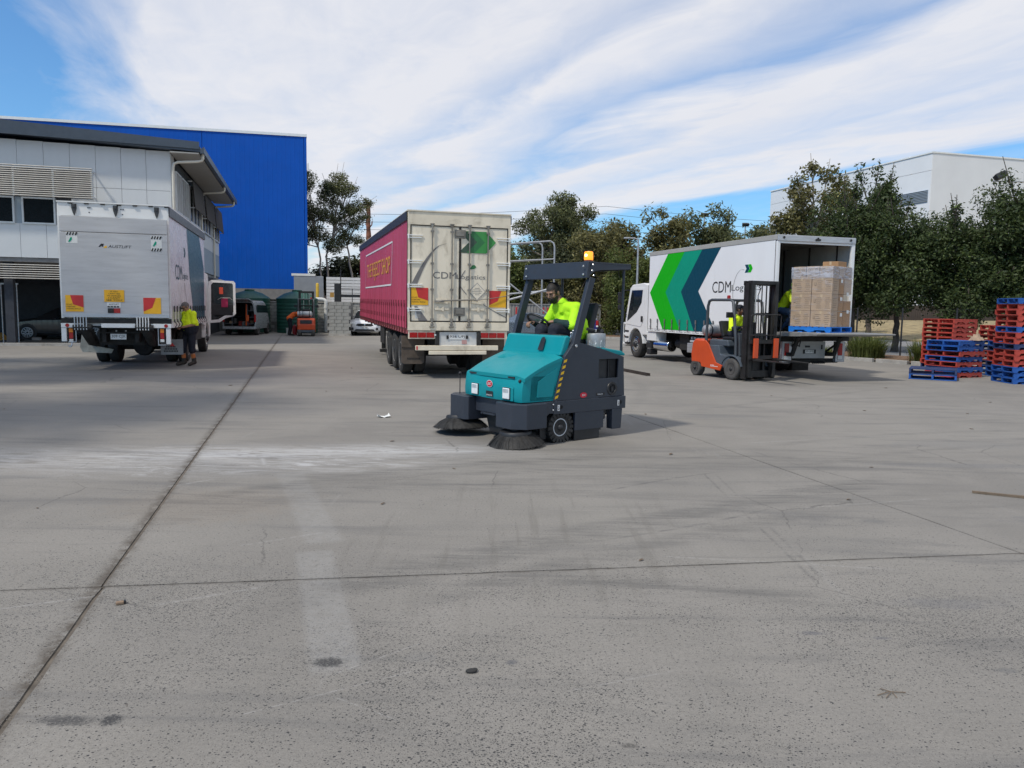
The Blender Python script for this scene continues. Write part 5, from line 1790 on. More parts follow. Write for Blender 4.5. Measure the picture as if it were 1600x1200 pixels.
# side curtain with buckled hem
def curtain(par, material, x, y0, y1, z0, z1, side, nstrap, amp=.012, name='side_curtain'):
    mb = MB()
    ny, nz = int((y1 - y0) / .06), 10
    v = []
    for j in range(nz + 1):
        f = j / nz
        z = z0 + (z1 - z0) * f
        for i in range(ny + 1):
            y = y0 + (y1 - y0) * i / ny
            rip = amp * (math.sin(y * 2 * math.pi * nstrap / (y1 - y0)) * (1 - f) ** 3 + .35 * math.sin(y * 4.1 + j * .4) * (1 - abs(2 * f - 1)))
            v.append((x + side * (.012 + rip), y, z))
    f_ = []
    for j in range(nz):
        for i in range(ny):
            a = j * (ny + 1) + i
            f_.append((a, a + 1, a + ny + 2, a + ny + 1))
    mb.add(v, f_)
    return mb.build(name, material, par, smooth=60)


cu = curtain(tr, m_curt, 0, .07, 12.85, 1.20, 3.70, -1, 26, .016)
curtain(tr, m_curt, W, .07, 12.85, 1.20, 3.70, 1, 26, .016)
for x in (-.012, W + .012):
    s = -1 if x < 0 else 1
    MB().box(x, x + s * .03, .06, 12.88, 3.69, 3.90).build('roof_rail', m_railn, tr, bevel=.01)
mb = MB()
mb.box(-.02, .05, .06, 12.85, 1.075, 1.115).box(-.004, .04, .06, 12.85, 1.116, 1.19)
mb.build('side_rave', mat('rave_pink', (.36, .10, .11), .5, dirt=.3), tr)
m_strap = mat('strap_dark_red', (.12, .018, .024), .7, var=.2)
for k in range(26):
    y = .30 + k * .487
    mb = MB()
    mb.box(-.040, -.030, y - .020, y + .020, 1.10, 1.78).cbox((-.042, y, 1.42), (.022, .05, .12)).cbox((-.046, y, 1.78), (.014, .055, .16)).box(-.036, -.018, y - .10, y - .075, 1.09, 1.20).cyl((-.03, y, 1.06), (-.03, y, 1.12), .014, 6)
    mb.build('buckle_strap', m_strap, tr)
lettering('THE REJECT SHOP', 'shop_lettering', m_gold, tr, (-.0225, 9.75, 2.44), (0, -1, 0), (0, 0, 1), 6.55, .60, .003, .08)
mb = MB()
x = -.0235
for a in ((10.25, 2.66, 3.355, 3.40), (10.45, 2.95, 2.235, 2.28)):
    mb.quad((x, a[0], a[2]), (x, a[0], a[3]), (x, a[1], a[3]), (x, a[1], a[2]))
mb.quad((x, 2.66, 3.40), (x, 2.70, 3.40), (x, 2.99, 2.235), (x, 2.95, 2.235))
mb.quad((x, 10.25, 3.40), (x, 10.22, 3.40), (x, 10.42, 2.235), (x, 10.45, 2.235))
mb.build('outline_print', m_whiteprint, tr, recalc=False)
# lights, bumper, plate, flaps, running gear
MB().box(.02, .66, .02, .10, .955, 1.15).box(W - .70, W - .04, .02, .10, .955, 1.15).build('light_bar', m_tframe, tr, bevel=.005)
for a in (.045, 1.765):
    for k in range(3):
        o = MB().box(a + k * .20, a + k * .20 + .185, .0, .019, .985, 1.105).build('tail_light', m_red, tr, bevel=.006)
MB().box(.63, .67, -.006, .0, 1.03, 1.07).build('reflector', m_plate, tr)
MB().box(.76, 1.66, .03, .06, .76, 1.12).build('plate_panel', mat('panel_offwhite', (.60, .59, .56), .5, dirt=.3), tr)
for a in (.655, 1.665):
    MB().prism([(.0, .80), (.0, 1.12), (.06, 1.14), (.06, .77)], 'x', a, a + .095).build('dock_buffer', m_rubber, tr, bevel=.012)
pl = MB().box(.99, 1.385, .02, .029, .945, 1.065).build('number_plate', m_plate, tr)
lettering('956 UFJ', 'plate_lettering', m_ink, pl, (1.005, .02, .968), (1, 0, 0), (0, 0, 1), .365, .075, .002)
for x in (.95, 1.425):
    MB().cbox((x, .02, 1.0), (.05, .03, .085)).build('plate_lamp', m_under, tr, bevel=.012)
MB().box(1.30, 1.42, .022, .029, .835, .93).build('small_sticker', mat('sticker_pink', (.50, .28, .26), .6), tr)
mb = MB()
mb.box(.185, 2.19, -.02, .06, .685, .80).box(.50, 1.90, -.03, .05, .585, .675)
mb.build('bumper', m_tframe, tr, bevel=.01)
MB().box(.20, .235, -.024, -.019, .70, .785).build('reflector', m_signred, tr)
for a in (-.06, W - .50):
    fl = MB().prism([(a, .72), (a, .36), (a + .06, .315), (a + .50, .315), (a + .555, .36), (a + .555, .72)], 'y', .62, .635).build('mud_flap', m_flap, tr)
    MB().box(a, a + .555, .60, .64, .72, 1.0).build('flap_bracket', m_flap, tr)
    decal('flap_print', m_under, fl, (a + .14, .618, .42), (1, 0, 0), (0, 0, 1), [[(k * .036, 0), (k * .036 + .026, 0), (k * .036 + .026, .045), (k * .036, .045)] for k in range(9)], .002)
for y in (1.66, 2.93, 4.20):
    for x, s in ((.05, -1), (W - .05, 1)):
        truck_wheel(tr, x, y, .50, s)
    MB().cyl((.3, y, .5), (W - .3, y, .5), .065, 10).build('axle', m_under, tr)
mb = MB()
for x in (.68, W - .78):
    mb.box(x, x + .10, .15, 12.0, .72, 1.13)
for y in np.arange(.5, 12, 1.1):
    mb.box(.05, W - .05, y, y + .06, 1.0, 1.13)
mb.box(.9, 1.5, 5.2, 6.4, .55, .72)
mb.build('chassis_rails', m_under, tr)
for x in (.45, W - .60):
    mb = MB()
    mb.box(x, x + .14, 9.4, 9.54, .12, 1.13).box(x - .06, x + .20, 9.35, 9.6, .0, .10)
    mb.build('landing_leg', m_under, tr)
mb = MB()
for k in range(4):
    mb.box(.02, .06, 5.0 + .25 * k, 5.22 + .25 * k, .55, 1.05)
mb.build('side_guard', m_under, tr)

# ---- truck with its tail lift folded up, on the left
lt = thing('box_truck', 'white curtain-side truck seen from behind with grey tail lift folded shut', 'truck', (-8.70, 19.5, 0), YAW)
XL, XR = -2.44, .05
m_tl = mat('tail_lift_grey', (.47, .475, .49), .6, metal=.0, var=.07, scale=1.6, stretch=(.7, 1, 6), dirt=.35, dirt_rgb=(.27, .27, .28), dscale=3)
m_lilac = mat('curtain_glossy', (.74, .74, .80), .28, var=.015, scale=.5, spec=.5)
MB().box(XL + .02, XR - .02, .05, 7.25, 1.12, 4.06).build('box', m_white, lt)
mb = MB()
mb.box(XL, XR, -.0, .05, 3.78, 4.10).box(XL, XL + .07, 0, .05, 1.1, 3.78).box(XR - .09, XR, 0, .05, 1.1, 3.78)
mb.build('rear_frame', m_white, lt, bevel=.006)
mb = MB()
mb.box(XL - .01, XR + .01, -.03, 7.3, 4.101, 4.13)
mb.build('roof', m_white, lt)
mb = MB()
for k in range(7):
    x = -2.2 + k * .36
    mb.box(x, x + .10, -.045, -.001, 4.07, 4.10)
mb.build('marker_lamps', m_black, lt, bevel=.008)
for x in (-2.065, -1.15, -.22):
    mb = MB()
    mb.prism([(x - .055, 4.07), (x + .055, 4.07), (x + .055, 3.96), (x + .03, 3.86), (x, 3.79), (x - .03, 3.86), (x - .055, 3.96)], 'y', -.035, -.001)
    mb.cbox((x, -.045, 4.02), (.06, .03, .08))
    mb.build('door_catch', mat('dark_cast', (.06, .06, .062), .5, metal=.3, var=.2), lt, bevel=.006)
mb = MB()
for x, z in ((-1.76, 3.99), (-1.72, 3.99), (-1.74, 3.88), (-1.03, 3.98), (-.98, 3.98), (-1.0, 3.86)):
    mb.cbox((x, -.003, z), (.025, .006, .025))
mb.build('rivets', m_black, lt)
lf = thing_part = MB().box(XL + .05, XR - .03, -.085, -.03, 3.40, 3.765).box(XL + .05, XR - .03, -.085, -.03, 1.33, 3.388).build('tail_lift', m_tl, lt, bevel=.008)
mb = MB()
mb.box(XL + .05, XR - .03, -.092, -.084, 1.335, 1.42)
mb.build('lift_lip', m_alu, lf)
lettering('AUSTLIFT', 'logo_lettering', m_ink, lf, (-1.33, -.085, 3.035), (1, 0, 0), (0, 0, 1), .53, .068, .003, .22)
decal('logo_mark', m_ink, lf, (-1.545, -.085, 3.05), (1, 0, 0), (0, 0, 1), [[(0, 0), (.035, 0), (.105, .055), (.085, .08), (.06, .08)], [(.07, .02), (.10, .0), (.125, .08), (.095, .08)]], .003)
decal('logo_mark', m_yellow, lf, (-1.44, -.085, 3.03), (1, 0, 0), (0, 0, 1), [[(0, 0), (.075, 0), (.09, .03), (.06, .055), (.03, .03)]], .003)
for x0, z0, w_, h_, st in ((-2.245, 3.115, .25, .27, 'T'), (-.36, 2.985, .25, .37, 'B')):
    s_ = decal('lift_sticker', m_plate, lf, (x0, -.085, z0), (1, 0, 0), (0, 0, 1), [[(0, 0), (w_, 0), (w_, h_), (0, h_)]], .003)
    decal('sticker_logo', m_g2, s_, (x0, -.090, z0 + (.03 if st == 'T' else .12)), (1, 0, 0), (0, 0, 1), [[(.04, 0), (.075, 0), (.125, .06), (.125, .12), (.10, .12)]], .003)
    for zz in ((h_ - .075,) if st == 'T' else (h_ - .075, .0)):
        decal('hazard_stripe', m_ink, s_, (x0, -.090, z0 + zz), (1, 0, 0), (0, 0, 1), [[(k * .062, 0), (k * .062 + .034, 0), (k * .062 + .062, .072), (k * .062 + .028, .072)] for k in range(4)][:3] + [[(.186, 0), (.22, 0), (.25, .05), (.25, .072), (.214, .072)]], .003)
sg = MB().box(-1.455, -1.005, -.094, -.086, 1.715, 2.01).build('warning_sign', m_yellow, lf)
for k, (t, w_, h_) in enumerate((('IF YOU', .16, .030), ("CAN'T SEE", .26, .034), ('MY MIRRORS', .30, .034), ("I CAN'T", .26, .042), ('SEE YOU!', .36, .042))):
    lettering(t, 'sign_lettering', m_ink, sg, (-1.23 - w_ / 2, -.094, 1.955 - k * .054), (1, 0, 0), (0, 0, 1), w_, h_, .003)
s2 = MB().box(-1.40, -1.09, -.092, -.086, 1.575, 1.70).build('maker_plate', m_plate, lf)
lettering('AUSTLIFT', 'sign_lettering', m_ink, s2, (-1.36, -.092, 1.64), (1, 0, 0), (0, 0, 1), .23, .035, .003, .2)
decal('sign_print', m_ink, s2, (-1.39, -.092, 1.58), (1, 0, 0), (0, 0, 1), [[(k * .07, 0), (k * .07 + .055, 0), (k * .07 + .055, .032), (k * .07, .032)] for k in range(4)], .003)
MB().box(-1.385, -1.25, -.095, -.086, 1.44, 1.555).build('tail_light', m_under, lf)
MB().box(-1.248, -1.105, -.095, -.086, 1.44, 1.555).build('tail_light', m_red, lf)
marker_plate(lf, -2.315, 1.465, -.086, False, .395, .40)
marker_plate(lf, -.575, 1.43, -.086, True, .405, .40)
mb = MB()
mb.box(XL, XR, -.05, .05, 1.185, 1.305)
mb.build('dark_sill', m_under, lt)
mb = MB()
mb.box(XL, -1.92, -.07, .03, 1.075, 1.18).box(-1.55, -.78, -.07, .03, 1.075, 1.18).box(-.42, XR, -.07, .03, 1.075, 1.18)
mb.build('rear_beam', m_white, lt, bevel=.006)
for x in (-2.02, -.62):
    mb = MB()
    for k in range(5):
        xx = x - .12 + k * .065
        mb.box(xx, xx + .022, -.12, -.05, 1.02, 1.34)
    mb.build('lift_hinge', m_cap if x > -1 else m_alu, lt)
    mb = MB()
    mb.tube([(x, -.02, 1.15), (x + .10, .10, .95), (x + .10, .5, .70), (x + .05, 1.2, .62)], .10, 8, [.13, .13, .10, .08])
    mb.cyl((x - .16, -.05, 1.08), (x + .26, -.05, 1.08), .075, 10).cyl((x + .22, .1, 1.0), (x + .16, 1.0, .60), .045, 8)
    mb.build('lift_arm', m_under, lt, smooth=50)
for x0, x1, z0, z1, s in ((XL, XL + .11, .735, 1.07, 1), (-.075, XR - .02, .665, 1.07, -1)):
    MB().box(x0, x1, -.06, .02, z0, z1).build('corner_post', m_white, lt, bevel=.006)
    xi = x1 + .05 if s > 0 else x0 - .14
    h = MB().box(xi - .02, xi + .11, -.03, .04, z0 + .02, 1.06).build('light_holder', m_under, lt)
    for k, m_ in enumerate((m_amber, m_red, m_plate)):
        hh = (.10, .15, .07)[k]
        zt = (1.055, .95, .79)[k]
        MB().box(xi, xi + .09, -.045, -.031, zt - hh, zt).build('lamp', m_, h, bevel=.006)
    mb = MB()
    xr = xi + .145 if s > 0 else xi - .055
    mb.box(xr, xr + .016, -.04, .0, z0 - .01, 1.07).box(min(xi - .02, xr), max(xi + .12, xr), -.04, .0, z0 - .025, z0 - .008)
    mb.build('light_guard', m_alu, lt)
    MB().lathe([(.045, -.078), (.040, -.072), (.001, -.070)], 14, 'y', ((XL + .14 if s > 0 else XR - .12), 0, 1.13)).build('side_marker', m_red, lt)
mb = MB()
mb.tube([(-2.22, -.02, .72), (-2.22, -.05, .64), (-2.25, -.05, .60), (-2.30, -.05, .63)], .018, 6)
mb.build('chain_hook', m_alu, lt)
mb = MB()
mb.box(-1.70, -.72, .25, .34, .93, .96).box(-1.75, -.70, .6, .7, .62, 1.05)
mb.build('cross_member', m_under, lt)
mb = MB()
for x in (-1.28, -1.06):
    mb.lathe([(.022, .24), (.001, .23)], 10, 'y', (x, 0, .99))
mb.build('bolt_heads', m_alu, lt)
pl = MB().box(-1.41, -1.045, .20, .21, .775, .915).build('number_plate', m_plate, lt)
lettering('309 CJX', 'plate_lettering', m_ink, pl, (-1.385, .20, .80), (1, 0, 0), (0, 0, 1), .32, .09, .002)
m_flapg = mat('mudflap_grey', (.24, .25, .26), .7, var=.1, dirt=.35, dirt_rgb=(.12, .11, .10))
fl = MB().box(-.42, .14, 1.2, 1.215, .33, .74).build('mud_flap', m_flapg, lt)
decal('flap_print', m_ink, fl, (-.34, 1.2, .40), (1, 0, 0), (0, 0, 1), [[(k * .040 + dx_, z_), (k * .040 + dx_ + .028, z_), (k * .040 + dx_ + .028, z_ + .042), (k * .040 + dx_, z_ + .042)] for dx_, z_, n_ in ((.06, .12, 6), (.02, .06, 8), (0, 0, 9)) for k in range(n_)], .003)
decal('flap_emblem', m_signred, fl, (-.20, 1.2, .55), (1, 0, 0), (0, 0, 1), [[(0, 0), (.14, 0), (.07, .10)]], .003)
fl = MB().prism([(-2.30, .92), (-2.36, .52), (-2.30, .40), (-1.62, .37), (-1.56, .47), (-1.95, .55), (-2.08, .92)], 'y', 1.2, 1.215).build('mud_flap', mat('mudflap_white', (.46, .45, .40), .75, var=.12, dirt=.55, dirt_rgb=(.16, .14, .11)), lt)
for y in (3.35, ):
    for x, s in ((XL + .04, -1), (XR - .05, 1)):
        truck_wheel(lt, x, y, .47, s)
mb = MB()
for x in (-1.62, -.86):
    mb.box(x, x + .09, .3, 9.2, .70, 1.02)
mb.cyl((-2.1, 3.35, .47), (-.3, 3.35, .47), .12, 12)
mb.lathe([(.26, -.2), (.30, 0), (.26, .2), (.05, .25)], 16, 'y', (-1.2, 3.3, .47))
mb.build('chassis_rails', m_under, lt)
MB().box(-.50, -.02, 4.6, 6.6, .55, 1.05).box(-2.38, -1.9, 4.6, 6.6, .55, 1.05).build('side_box', m_under, lt)
curtain(lt, m_lilac, XR - .015, .07, 7.2, 1.22, 3.86, 1, 14, .0015)
curtain(lt, m_lilac, XL + .015, .07, 7.2, 1.22, 3.86, -1, 14, .006)
MB().box(XR - .015, XR + .035, .0, 7.25, 3.86, 4.09).build('roof_rail', mat('rail_grey', (.10, .10, .11), .4, metal=.3), lt, bevel=.01)
xs_ = XR - .0008
decal('chevron_print', mat('chevron_blue', (.004, .085, .15), .35, var=.03), lt, (xs_, 0, 0), (0, 1, 0), (0, 0, 1), [[(3.05, 3.86), (5.3, 3.86), (7.15, 2.45), (5.4, 1.22), (3.45, 1.22), (4.55, 2.45)]][:0] + [[(3.10, 3.86), (5.9, 3.86), (6.95, 2.9), (6.85, 1.24), (4.3, 1.24), (3.54, 2.39)]], .0012)
lettering('CDM', 'logo_lettering', m_g3, lt, (xs_, .86, 2.33), (0, 1, 0), (0, 0, 1), 1.15, .40, .0014)
lettering('Logistics', 'logo_lettering', m_g3, lt, (xs_, 2.05, 2.33), (0, 1, 0), (0, 0, 1), 1.15, .24, .0014)
decal('chevron_print', m_g3, lt, (xs_, 2.42, 3.0), (0, 1, 0), (0, 0, 1), [[(0, .26), (.22, .26), (.36, .13), (.22, 0), (0, 0), (.14, .13)]], .0014)
arcp = [(2.45 + .5 * (i / 10) ** 1.6, 2.28 - .65 * i / 10) for i in range(11)]
decal('swoosh_line', m_grey, lt, (xs_, 0, 0), (0, 1, 0), (0, 0, 1), [[(x - .02, z) for x, z in arcp] + [(x + .02, z) for x, z in reversed(arcp)]], .0014)
for k in range(14):
    y = .35 + k * .50
    mb = MB()
    mb.box(xs_ + .012, xs_ + .022, y - .020, y + .020, 1.08, 1.62).cbox((xs_ + .028, y, 1.56), (.02, .06, .16)).cbox((xs_ + .028, y, 1.25), (.02, .05, .08)).tube([(xs_ + .03, y, 1.24), (xs_ + .07, y + .03, 1.15), (xs_ + .03, y, 1.08)], .012, 5)
    mb.build('buckle_strap', m_black, lt)
MB().box(XR - .06, XR + .03, .06, 7.2, 1.08, 1.21).build('side_rave', m_white, lt)


def cab(par, x0, x1, y0, y1, zt, z0, open_right=False, bullbar=False):
    """forward-control cab: body shell, screens, doors, arches, bumper, mirrors"""
    xc = (x0 + x1) / 2
    prof = [(y0, z0 + .42), (y0, zt), (y0 + .35, zt + .06), (y1 - .55, zt + .02), (y1 - .36, zt - .10), (y1 - .05, z0 + 1.05), (y1, z0 + .62), (y1, z0), (y1 - .18, z0), (y1 - .22, z0 + .22)]
    wc, wr = y0 + (y1 - y0) * .50, .56
    arch = [(wc + wr * math.cos(a), .50 + wr * math.sin(a) * .98) for a in np.linspace(.18, math.pi - .18, 11)]
    out = prof[:9] + [(y1 - .18, z0 + .1)] + arch + [(wc - wr, z0 + .42)]
    mb = MB()
    mb.prism(out, 'x', x0, x1)
    body = mb.build('cab', m_white, par, bevel=.05, seg=3)
    for x, s in ((x0, -1), (x1, 1)):
        dy0, dy1 = y0 + .10, y1 - .10
        if open_right and s > 0:
            continue
        dr = MB().prism([(y0 + .22, z0 + 1.0), (y0 + .22, zt - .10), (y1 - .52, zt - .10), (y1 - .16, z0 + 1.02), (y1 - .10, z0 + .78), (y0 + .45, z0 + .70)], 'x', x + s * .002, x + s * .014).build('cab_door', m_white, par, bevel=.006)
        gl = [(y0 + .34, zt - .18), (y1 - .55, zt - .18), (y1 - .24, z0 + 1.02), (y1 - .22, z0 + .88), (y0 + .78, z0 + 1.22), (y0 + .42, z0 + 1.55)]
        MB().prism(gl, 'x', x + s * .014, x + s * .020).build('side_window', m_glass, dr)
        MB().cbox((x + s * .022, y0 + .36, z0 + .98), (.02, .15, .20)).build('door_handle', m_black, dr, bevel=.01)
        mb = MB()
        mb.tube([(x + s * .02, y1 - .30, zt - .16), (x + s * .22, y1 - .08, zt - .20), (x + s * .22, y1 - .06, zt - .85), (x + s * .02, y1 - .18, z0 + 1.1)], .016, 6)
        mm = mb.build('mirror_arm', m_black, par)
        MB().cbox((x + s * .22, y1 - .04, zt - .45), (.22, .10, .42)).cbox((x + s * .22, y1 - .04, zt - .80), (.20, .10, .20)).build('mirror', m_black, mm, bevel=.03)
        mb = MB()
        for k in range(3):
            mb.box(x - s * .06, x + s * .012, y1 - .34, y1 - .04, z0 + .05 + k * .22, z0 + .11 + k * .22)
        mb.build('step', m_black, par)
    mb = MB()
    mb.add([(x0 + .12, y1 - .352, zt - .12), (x1 - .12, y1 - .352, zt - .12), (x1 - .10, y1 - .035, z0 + 1.08), (x0 + .10, y1 - .035, z0 + 1.08)], [(0, 1, 2, 3)])
    mb.build('windscreen', m_glass, par, recalc=False).location = (0, .012, .004)
    MB().box(x0 + .02, x1 - .02, y1 + .002, y1 + .06, z0 - .06, z0 + .34).build('bumper', m_white, par, bevel=.03)
    MB().box(x0 + .5, x1 - .5, y1 + .002, y1 + .02, z0 + .45, z0 + .85).build('grille', m_black, par)
    for x in (x0 + .12, x1 - .42):
        MB().box(x, x + .30, y1 + .03, y1 + .068, z0 + .10, z0 + .26).build('headlight', m_clear, par, bevel=.02)
    if bullbar:
        mb = MB()
        for z in (z0 + .05, z0 + .40, z0 + .80):
            mb.tube([(x0 - .02, y1 - .06, z), (x0 + .05, y1 + .20, z), (x1 - .05, y1 + .20, z), (x1 + .02, y1 - .06, z)], .035, 8)
        for x in (x0 + .03, x1 - .03):
            mb.tube([(x, y1 + .20, z0 - .08), (x, y1 + .22, z0 + .45), (x, y1 + .20, z0 + .82)], .045, 8)
        mb.build('bull_bar', m_white, par, smooth=50)
    for x, s in ((x0 + .03, -1), (x1 - .03, 1)):
        truck_wheel(par, x, wc, .48, s, dual=False, rim=m_chrome)
        mb = MB()
        a2 = [(wc + (wr + .07) * math.cos(a), .50 + (wr + .07) * math.sin(a)) for a in np.linspace(.05, math.pi - .05, 13)]
        a1 = [(wc + (wr - .0) * math.cos(a), .50 + (wr - .0) * math.sin(a)) for a in np.linspace(math.pi - .05, .05, 13)]
        mb.prism(a2 + a1, 'x', x + s * .018, x - s * .25)
        mb.build('wheel_arch', m_white, par, bevel=.01)
    return body


cab(lt, XL + .12, XR - .08, 7.40, 9.25, 2.75, .55, open_right=True)
# the driver's door stands open at right angles
dx, dz0 = XR - .02, 1.10
do = MB()
yo = 8.45
outer = [(dx, 2.50), (dx + .10, 2.55), (dx + .84, 2.53), (dx + .90, 2.46), (dx + .90, 1.36), (dx + .82, 1.28), (dx + .55, 1.20), (dx + .35, 1.05), (dx + .0, 1.02)]
inner = [(dx + .08, 2.38), (dx + .15, 2.47), (dx + .78, 2.45), (dx + .82, 2.40), (dx + .82, 1.42), (dx + .72, 1.35), (dx + .50, 1.28), (dx + .30, 1.15), (dx + .06, 1.12)]
n = len(outer)
v = [(x, yo, z) for x, z in outer] + [(x, yo, z) for x, z in inner] + [(x, yo + .06, z) for x, z in outer] + [(x, yo + .06, z) for x, z in inner]
f = []
for i in range(n):
    j = (i + 1) % n
    f += [(i, j, n + j, n + i), (2 * n + i, 3 * n + i, 3 * n + j, 2 * n + j), (i, 2 * n + i, 2 * n + j, j), (n + i, n + j, 3 * n + j, 3 * n + i)]
do.add(v, f)
dob = do.build('open_cab_door', m_white, lt, label='open white cab door with dark window and pink rag hanging inside')
MB().add([(x, yo + .025, z) for x, z in inner], [tuple(range(n))]).build('side_window', m_glass, dob)
MB().box(dx + .07, dx + .80, yo - .02, yo + .02, 1.30, 1.70).build('door_trim', m_black, dob, bevel=.02)
MB().cbox((dx + .42, yo - .03, 2.18), (.13, .02, .24)).build('hanging_tag', mat('tag_orange', (.62, .07, .03), .6), dob)
MB().cbox((dx + .53, yo - .03, 1.75), (.22, .025, .32)).build('hanging_rag', mat('rag_pink', (.42, .03, .10), .8), dob)
MB().tube([(dx + .30, yo - .03, 1.86), (dx + .40, yo - .07, 1.92), (dx + .72, yo - .07, 1.92), (dx + .78, yo - .03, 1.86)], .014, 6).build('grab_handle', m_greyl, dob)

# ---- white truck with the open rear on the right
rt = thing('delivery_truck', 'white curtain-side truck with green and teal chevrons and open rear doorway', 'truck', (6.91, 20.1, 0), R(17))
A, B = -.13, 2.29
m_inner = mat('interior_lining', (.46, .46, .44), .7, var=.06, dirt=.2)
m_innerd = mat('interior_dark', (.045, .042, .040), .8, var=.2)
MB().box(A + .05, B - .05, .0, 7.1, 1.10, 1.20).build('deck', m_under, rt)
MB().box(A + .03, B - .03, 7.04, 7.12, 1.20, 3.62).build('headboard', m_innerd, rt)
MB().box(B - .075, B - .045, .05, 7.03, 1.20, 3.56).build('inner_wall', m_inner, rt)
mb = MB()
for k in range(6):
    mb.box(B - .10, B - .076, .55 + k * 1.15, .60 + k * 1.15, 1.20, 3.56)
mb.build('wall_post', m_innerd, rt)
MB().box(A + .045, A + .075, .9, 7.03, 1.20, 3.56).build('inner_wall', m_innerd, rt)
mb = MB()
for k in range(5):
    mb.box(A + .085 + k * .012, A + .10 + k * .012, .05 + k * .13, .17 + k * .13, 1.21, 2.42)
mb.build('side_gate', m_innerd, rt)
MB().box(A + .02, B - .02, .0, 7.1, 3.62, 3.66).build('roof', mat('roof_sheet', (.45, .42, .37), .6, var=.08, dirt=.3), rt)
mb = MB()
mb.box(A, B, -.03, .06, 3.54, 3.70)
mb.build('rear_header', m_alu, rt, bevel=.012)
MB().box(A + .10, B - .10, .005, .06, 3.49, 3.539).build('door_lintel', m_white, rt)
for x in (A + .17, (A + B) / 2, B - .17):
    mb = MB().lathe([(.035, -.045), (.03, -.05), (.012, -.048), (.001, -.046)], 12, 'y', (x, 0, 3.63))
    if abs(x - (A + B) / 2) < .1:
        mb.cbox((x, -.045, 3.60), (.14, .04, .05))
    mb.build('marker_lamp', m_black, rt)
MB().box(A, A + .085, -.01, .06, 1.2, 3.54).build('rear_post', m_white, rt, bevel=.006)
MB().box(B - .105, B, -.01, .06, 1.2, 3.54).build('rear_post', m_white, rt, bevel=.006)
curtain(rt, m_curtw, A, .06, 7.08, 1.085, 3.56, -1, 7, .0015)
curtain(rt, m_curtw, B, .06, 7.08, 1.085, 3.56, 1, 7, .004)
for x, s in ((A, -1), (B, 1)):
    MB().box(x - s * .01, x + s * .022, .0, 7.12, 3.565, 3.70).build('roof_rail', m_soffit, rt, bevel=.008)
xc = A - .0142
def chev(m, y0t, y1t, y0m, y1m, y0b, y1b, lift):
    zt, zm, zb = 3.56, 2.31, 1.087
    decal('chevron_print', m, rt, (xc, 0, 0), (0, -1, 0), (0, 0, 1), [[(-y0t, zt), (-y1t, zt), (-y1m, zm), (-y1b, zb), (-y0b, zb), (-y0m, zm)]], lift)
chev(m_g1, 5.80, 4.70, 7.00, 5.86, 6.02, 4.83, .0010)
chev(m_g2, 4.72, 3.64, 5.88, 4.84, 4.85, 3.95, .0016)
chev(m_g3, 3.66, 2.62, 4.86, 3.80, 3.98, 2.72, .0022)
lettering('CDM', 'logo_lettering', m_ink, rt, (xc, 3.01, 2.245), (0, -1, 0), (0, 0, 1), .98, .33, .0012)
lettering('Logistics', 'logo_lettering', m_ink, rt, (xc, 1.99, 2.24), (0, -1, 0), (0, 0, 1), 1.40, .22, .0012)
for m_, o_ in ((m_g3, 0.0), (m_g1, .15)):
    decal('arrow_print', m_, rt, (xc, 1.385 - o_, 2.775), (0, -1, 0), (0, 0, 1), [[(0, .22), (.14, .22), (.22, .11), (.14, 0), (0, 0), (.08, .11)]], .0012 + o_ * .008)
arcp = []
for i in range(21):
    a = math.pi * (.42 + .72 * i / 20)
    arcp.append((1.50 + .42 * math.cos(a), 2.25 + .62 * math.sin(a)))
decal('swoosh_line', m_greyl, rt, (xc, 0, 0), (0, -1, 0), (0, 0, 1), [[(-y + (-.012), z) for y, z in [(3.0 - q[0] - .0, q[1]) for q in arcp]] + [(-y + .012, z) for y, z in reversed([(3.0 - q[0], q[1]) for q in arcp])]], .0018)
for k in range(14):
    y = .35 + k * .50
    mb = MB()
    mb.box(A - .040, A - .030, y - .018, y + .018, 1.06, 1.42).cbox((A - .042, y, 1.36), (.02, .05, .13)).cbox((A - .042, y, 1.16), (.02, .05, .06))
    mb.build('buckle_strap', mat('strap_grey', (.16, .15, .15), .6), rt)
mb = MB()
mb.box(A - .02, A + .06, .0, 7.1, .985, 1.015).box(A, A + .05, .0, 7.1, 1.03, 1.08)
for k in range(28):
    mb.box(A - .018, A + .01, .12 + k * .25, .16 + k * .25, 1.016, 1.084)
mb.build('side_rave', m_white, rt)
mb = MB()
for x in (.55, 1.50):
    mb.box(x, x + .10, .2, 8.6, .62, 1.0)
for k in range(10):
    mb.box(A + .05, B - .05, .3 + k * .7, .36 + k * .7, .98, 1.10)
mb.cyl((.2, 2.3, .48), (2.0, 2.3, .48), .12, 10)
mb.lathe([(.25, -.2), (.30, 0), (.25, .2), (.05, .24)], 16, 'y', (1.08, 2.25, .48))
mb.build('chassis_rails', m_under, rt)
for x, s in ((A + .05, -1), (B - .05, 1)):
    truck_wheel(rt, x, 2.3, .48, s)
cab(rt, A + .02, B - .02, 7.24, 9.0, 2.60, .42, bullbar=True)
mb = MB()
mb.cyl((A + .22, 5.75, .52), (A + .22, 6.75, .52), .19, 20)
tk = mb.build('fuel_tank', m_chrome, rt, smooth=40, bevel=.02)
mb = MB()
mb.box(A + .02, A + .45, 6.85, 7.25, .40, .60).box(A + .02, A + .30, 6.9, 7.2, .18, .38)
mb.build('cab_step', m_black, rt, bevel=.02)
MB().box(A + .02, A + .44, 6.55, 7.22, .66, .98).build('battery_box', m_white, rt, bevel=.02)
MB().box(A + .04, A + .50, 3.35, 4.45, .40, .70).build('tool_box', m_alu, rt, bevel=.015)
mb = MB()
mb.box(A + .10, A + .5, 3.3, 4.4, .72, .80)
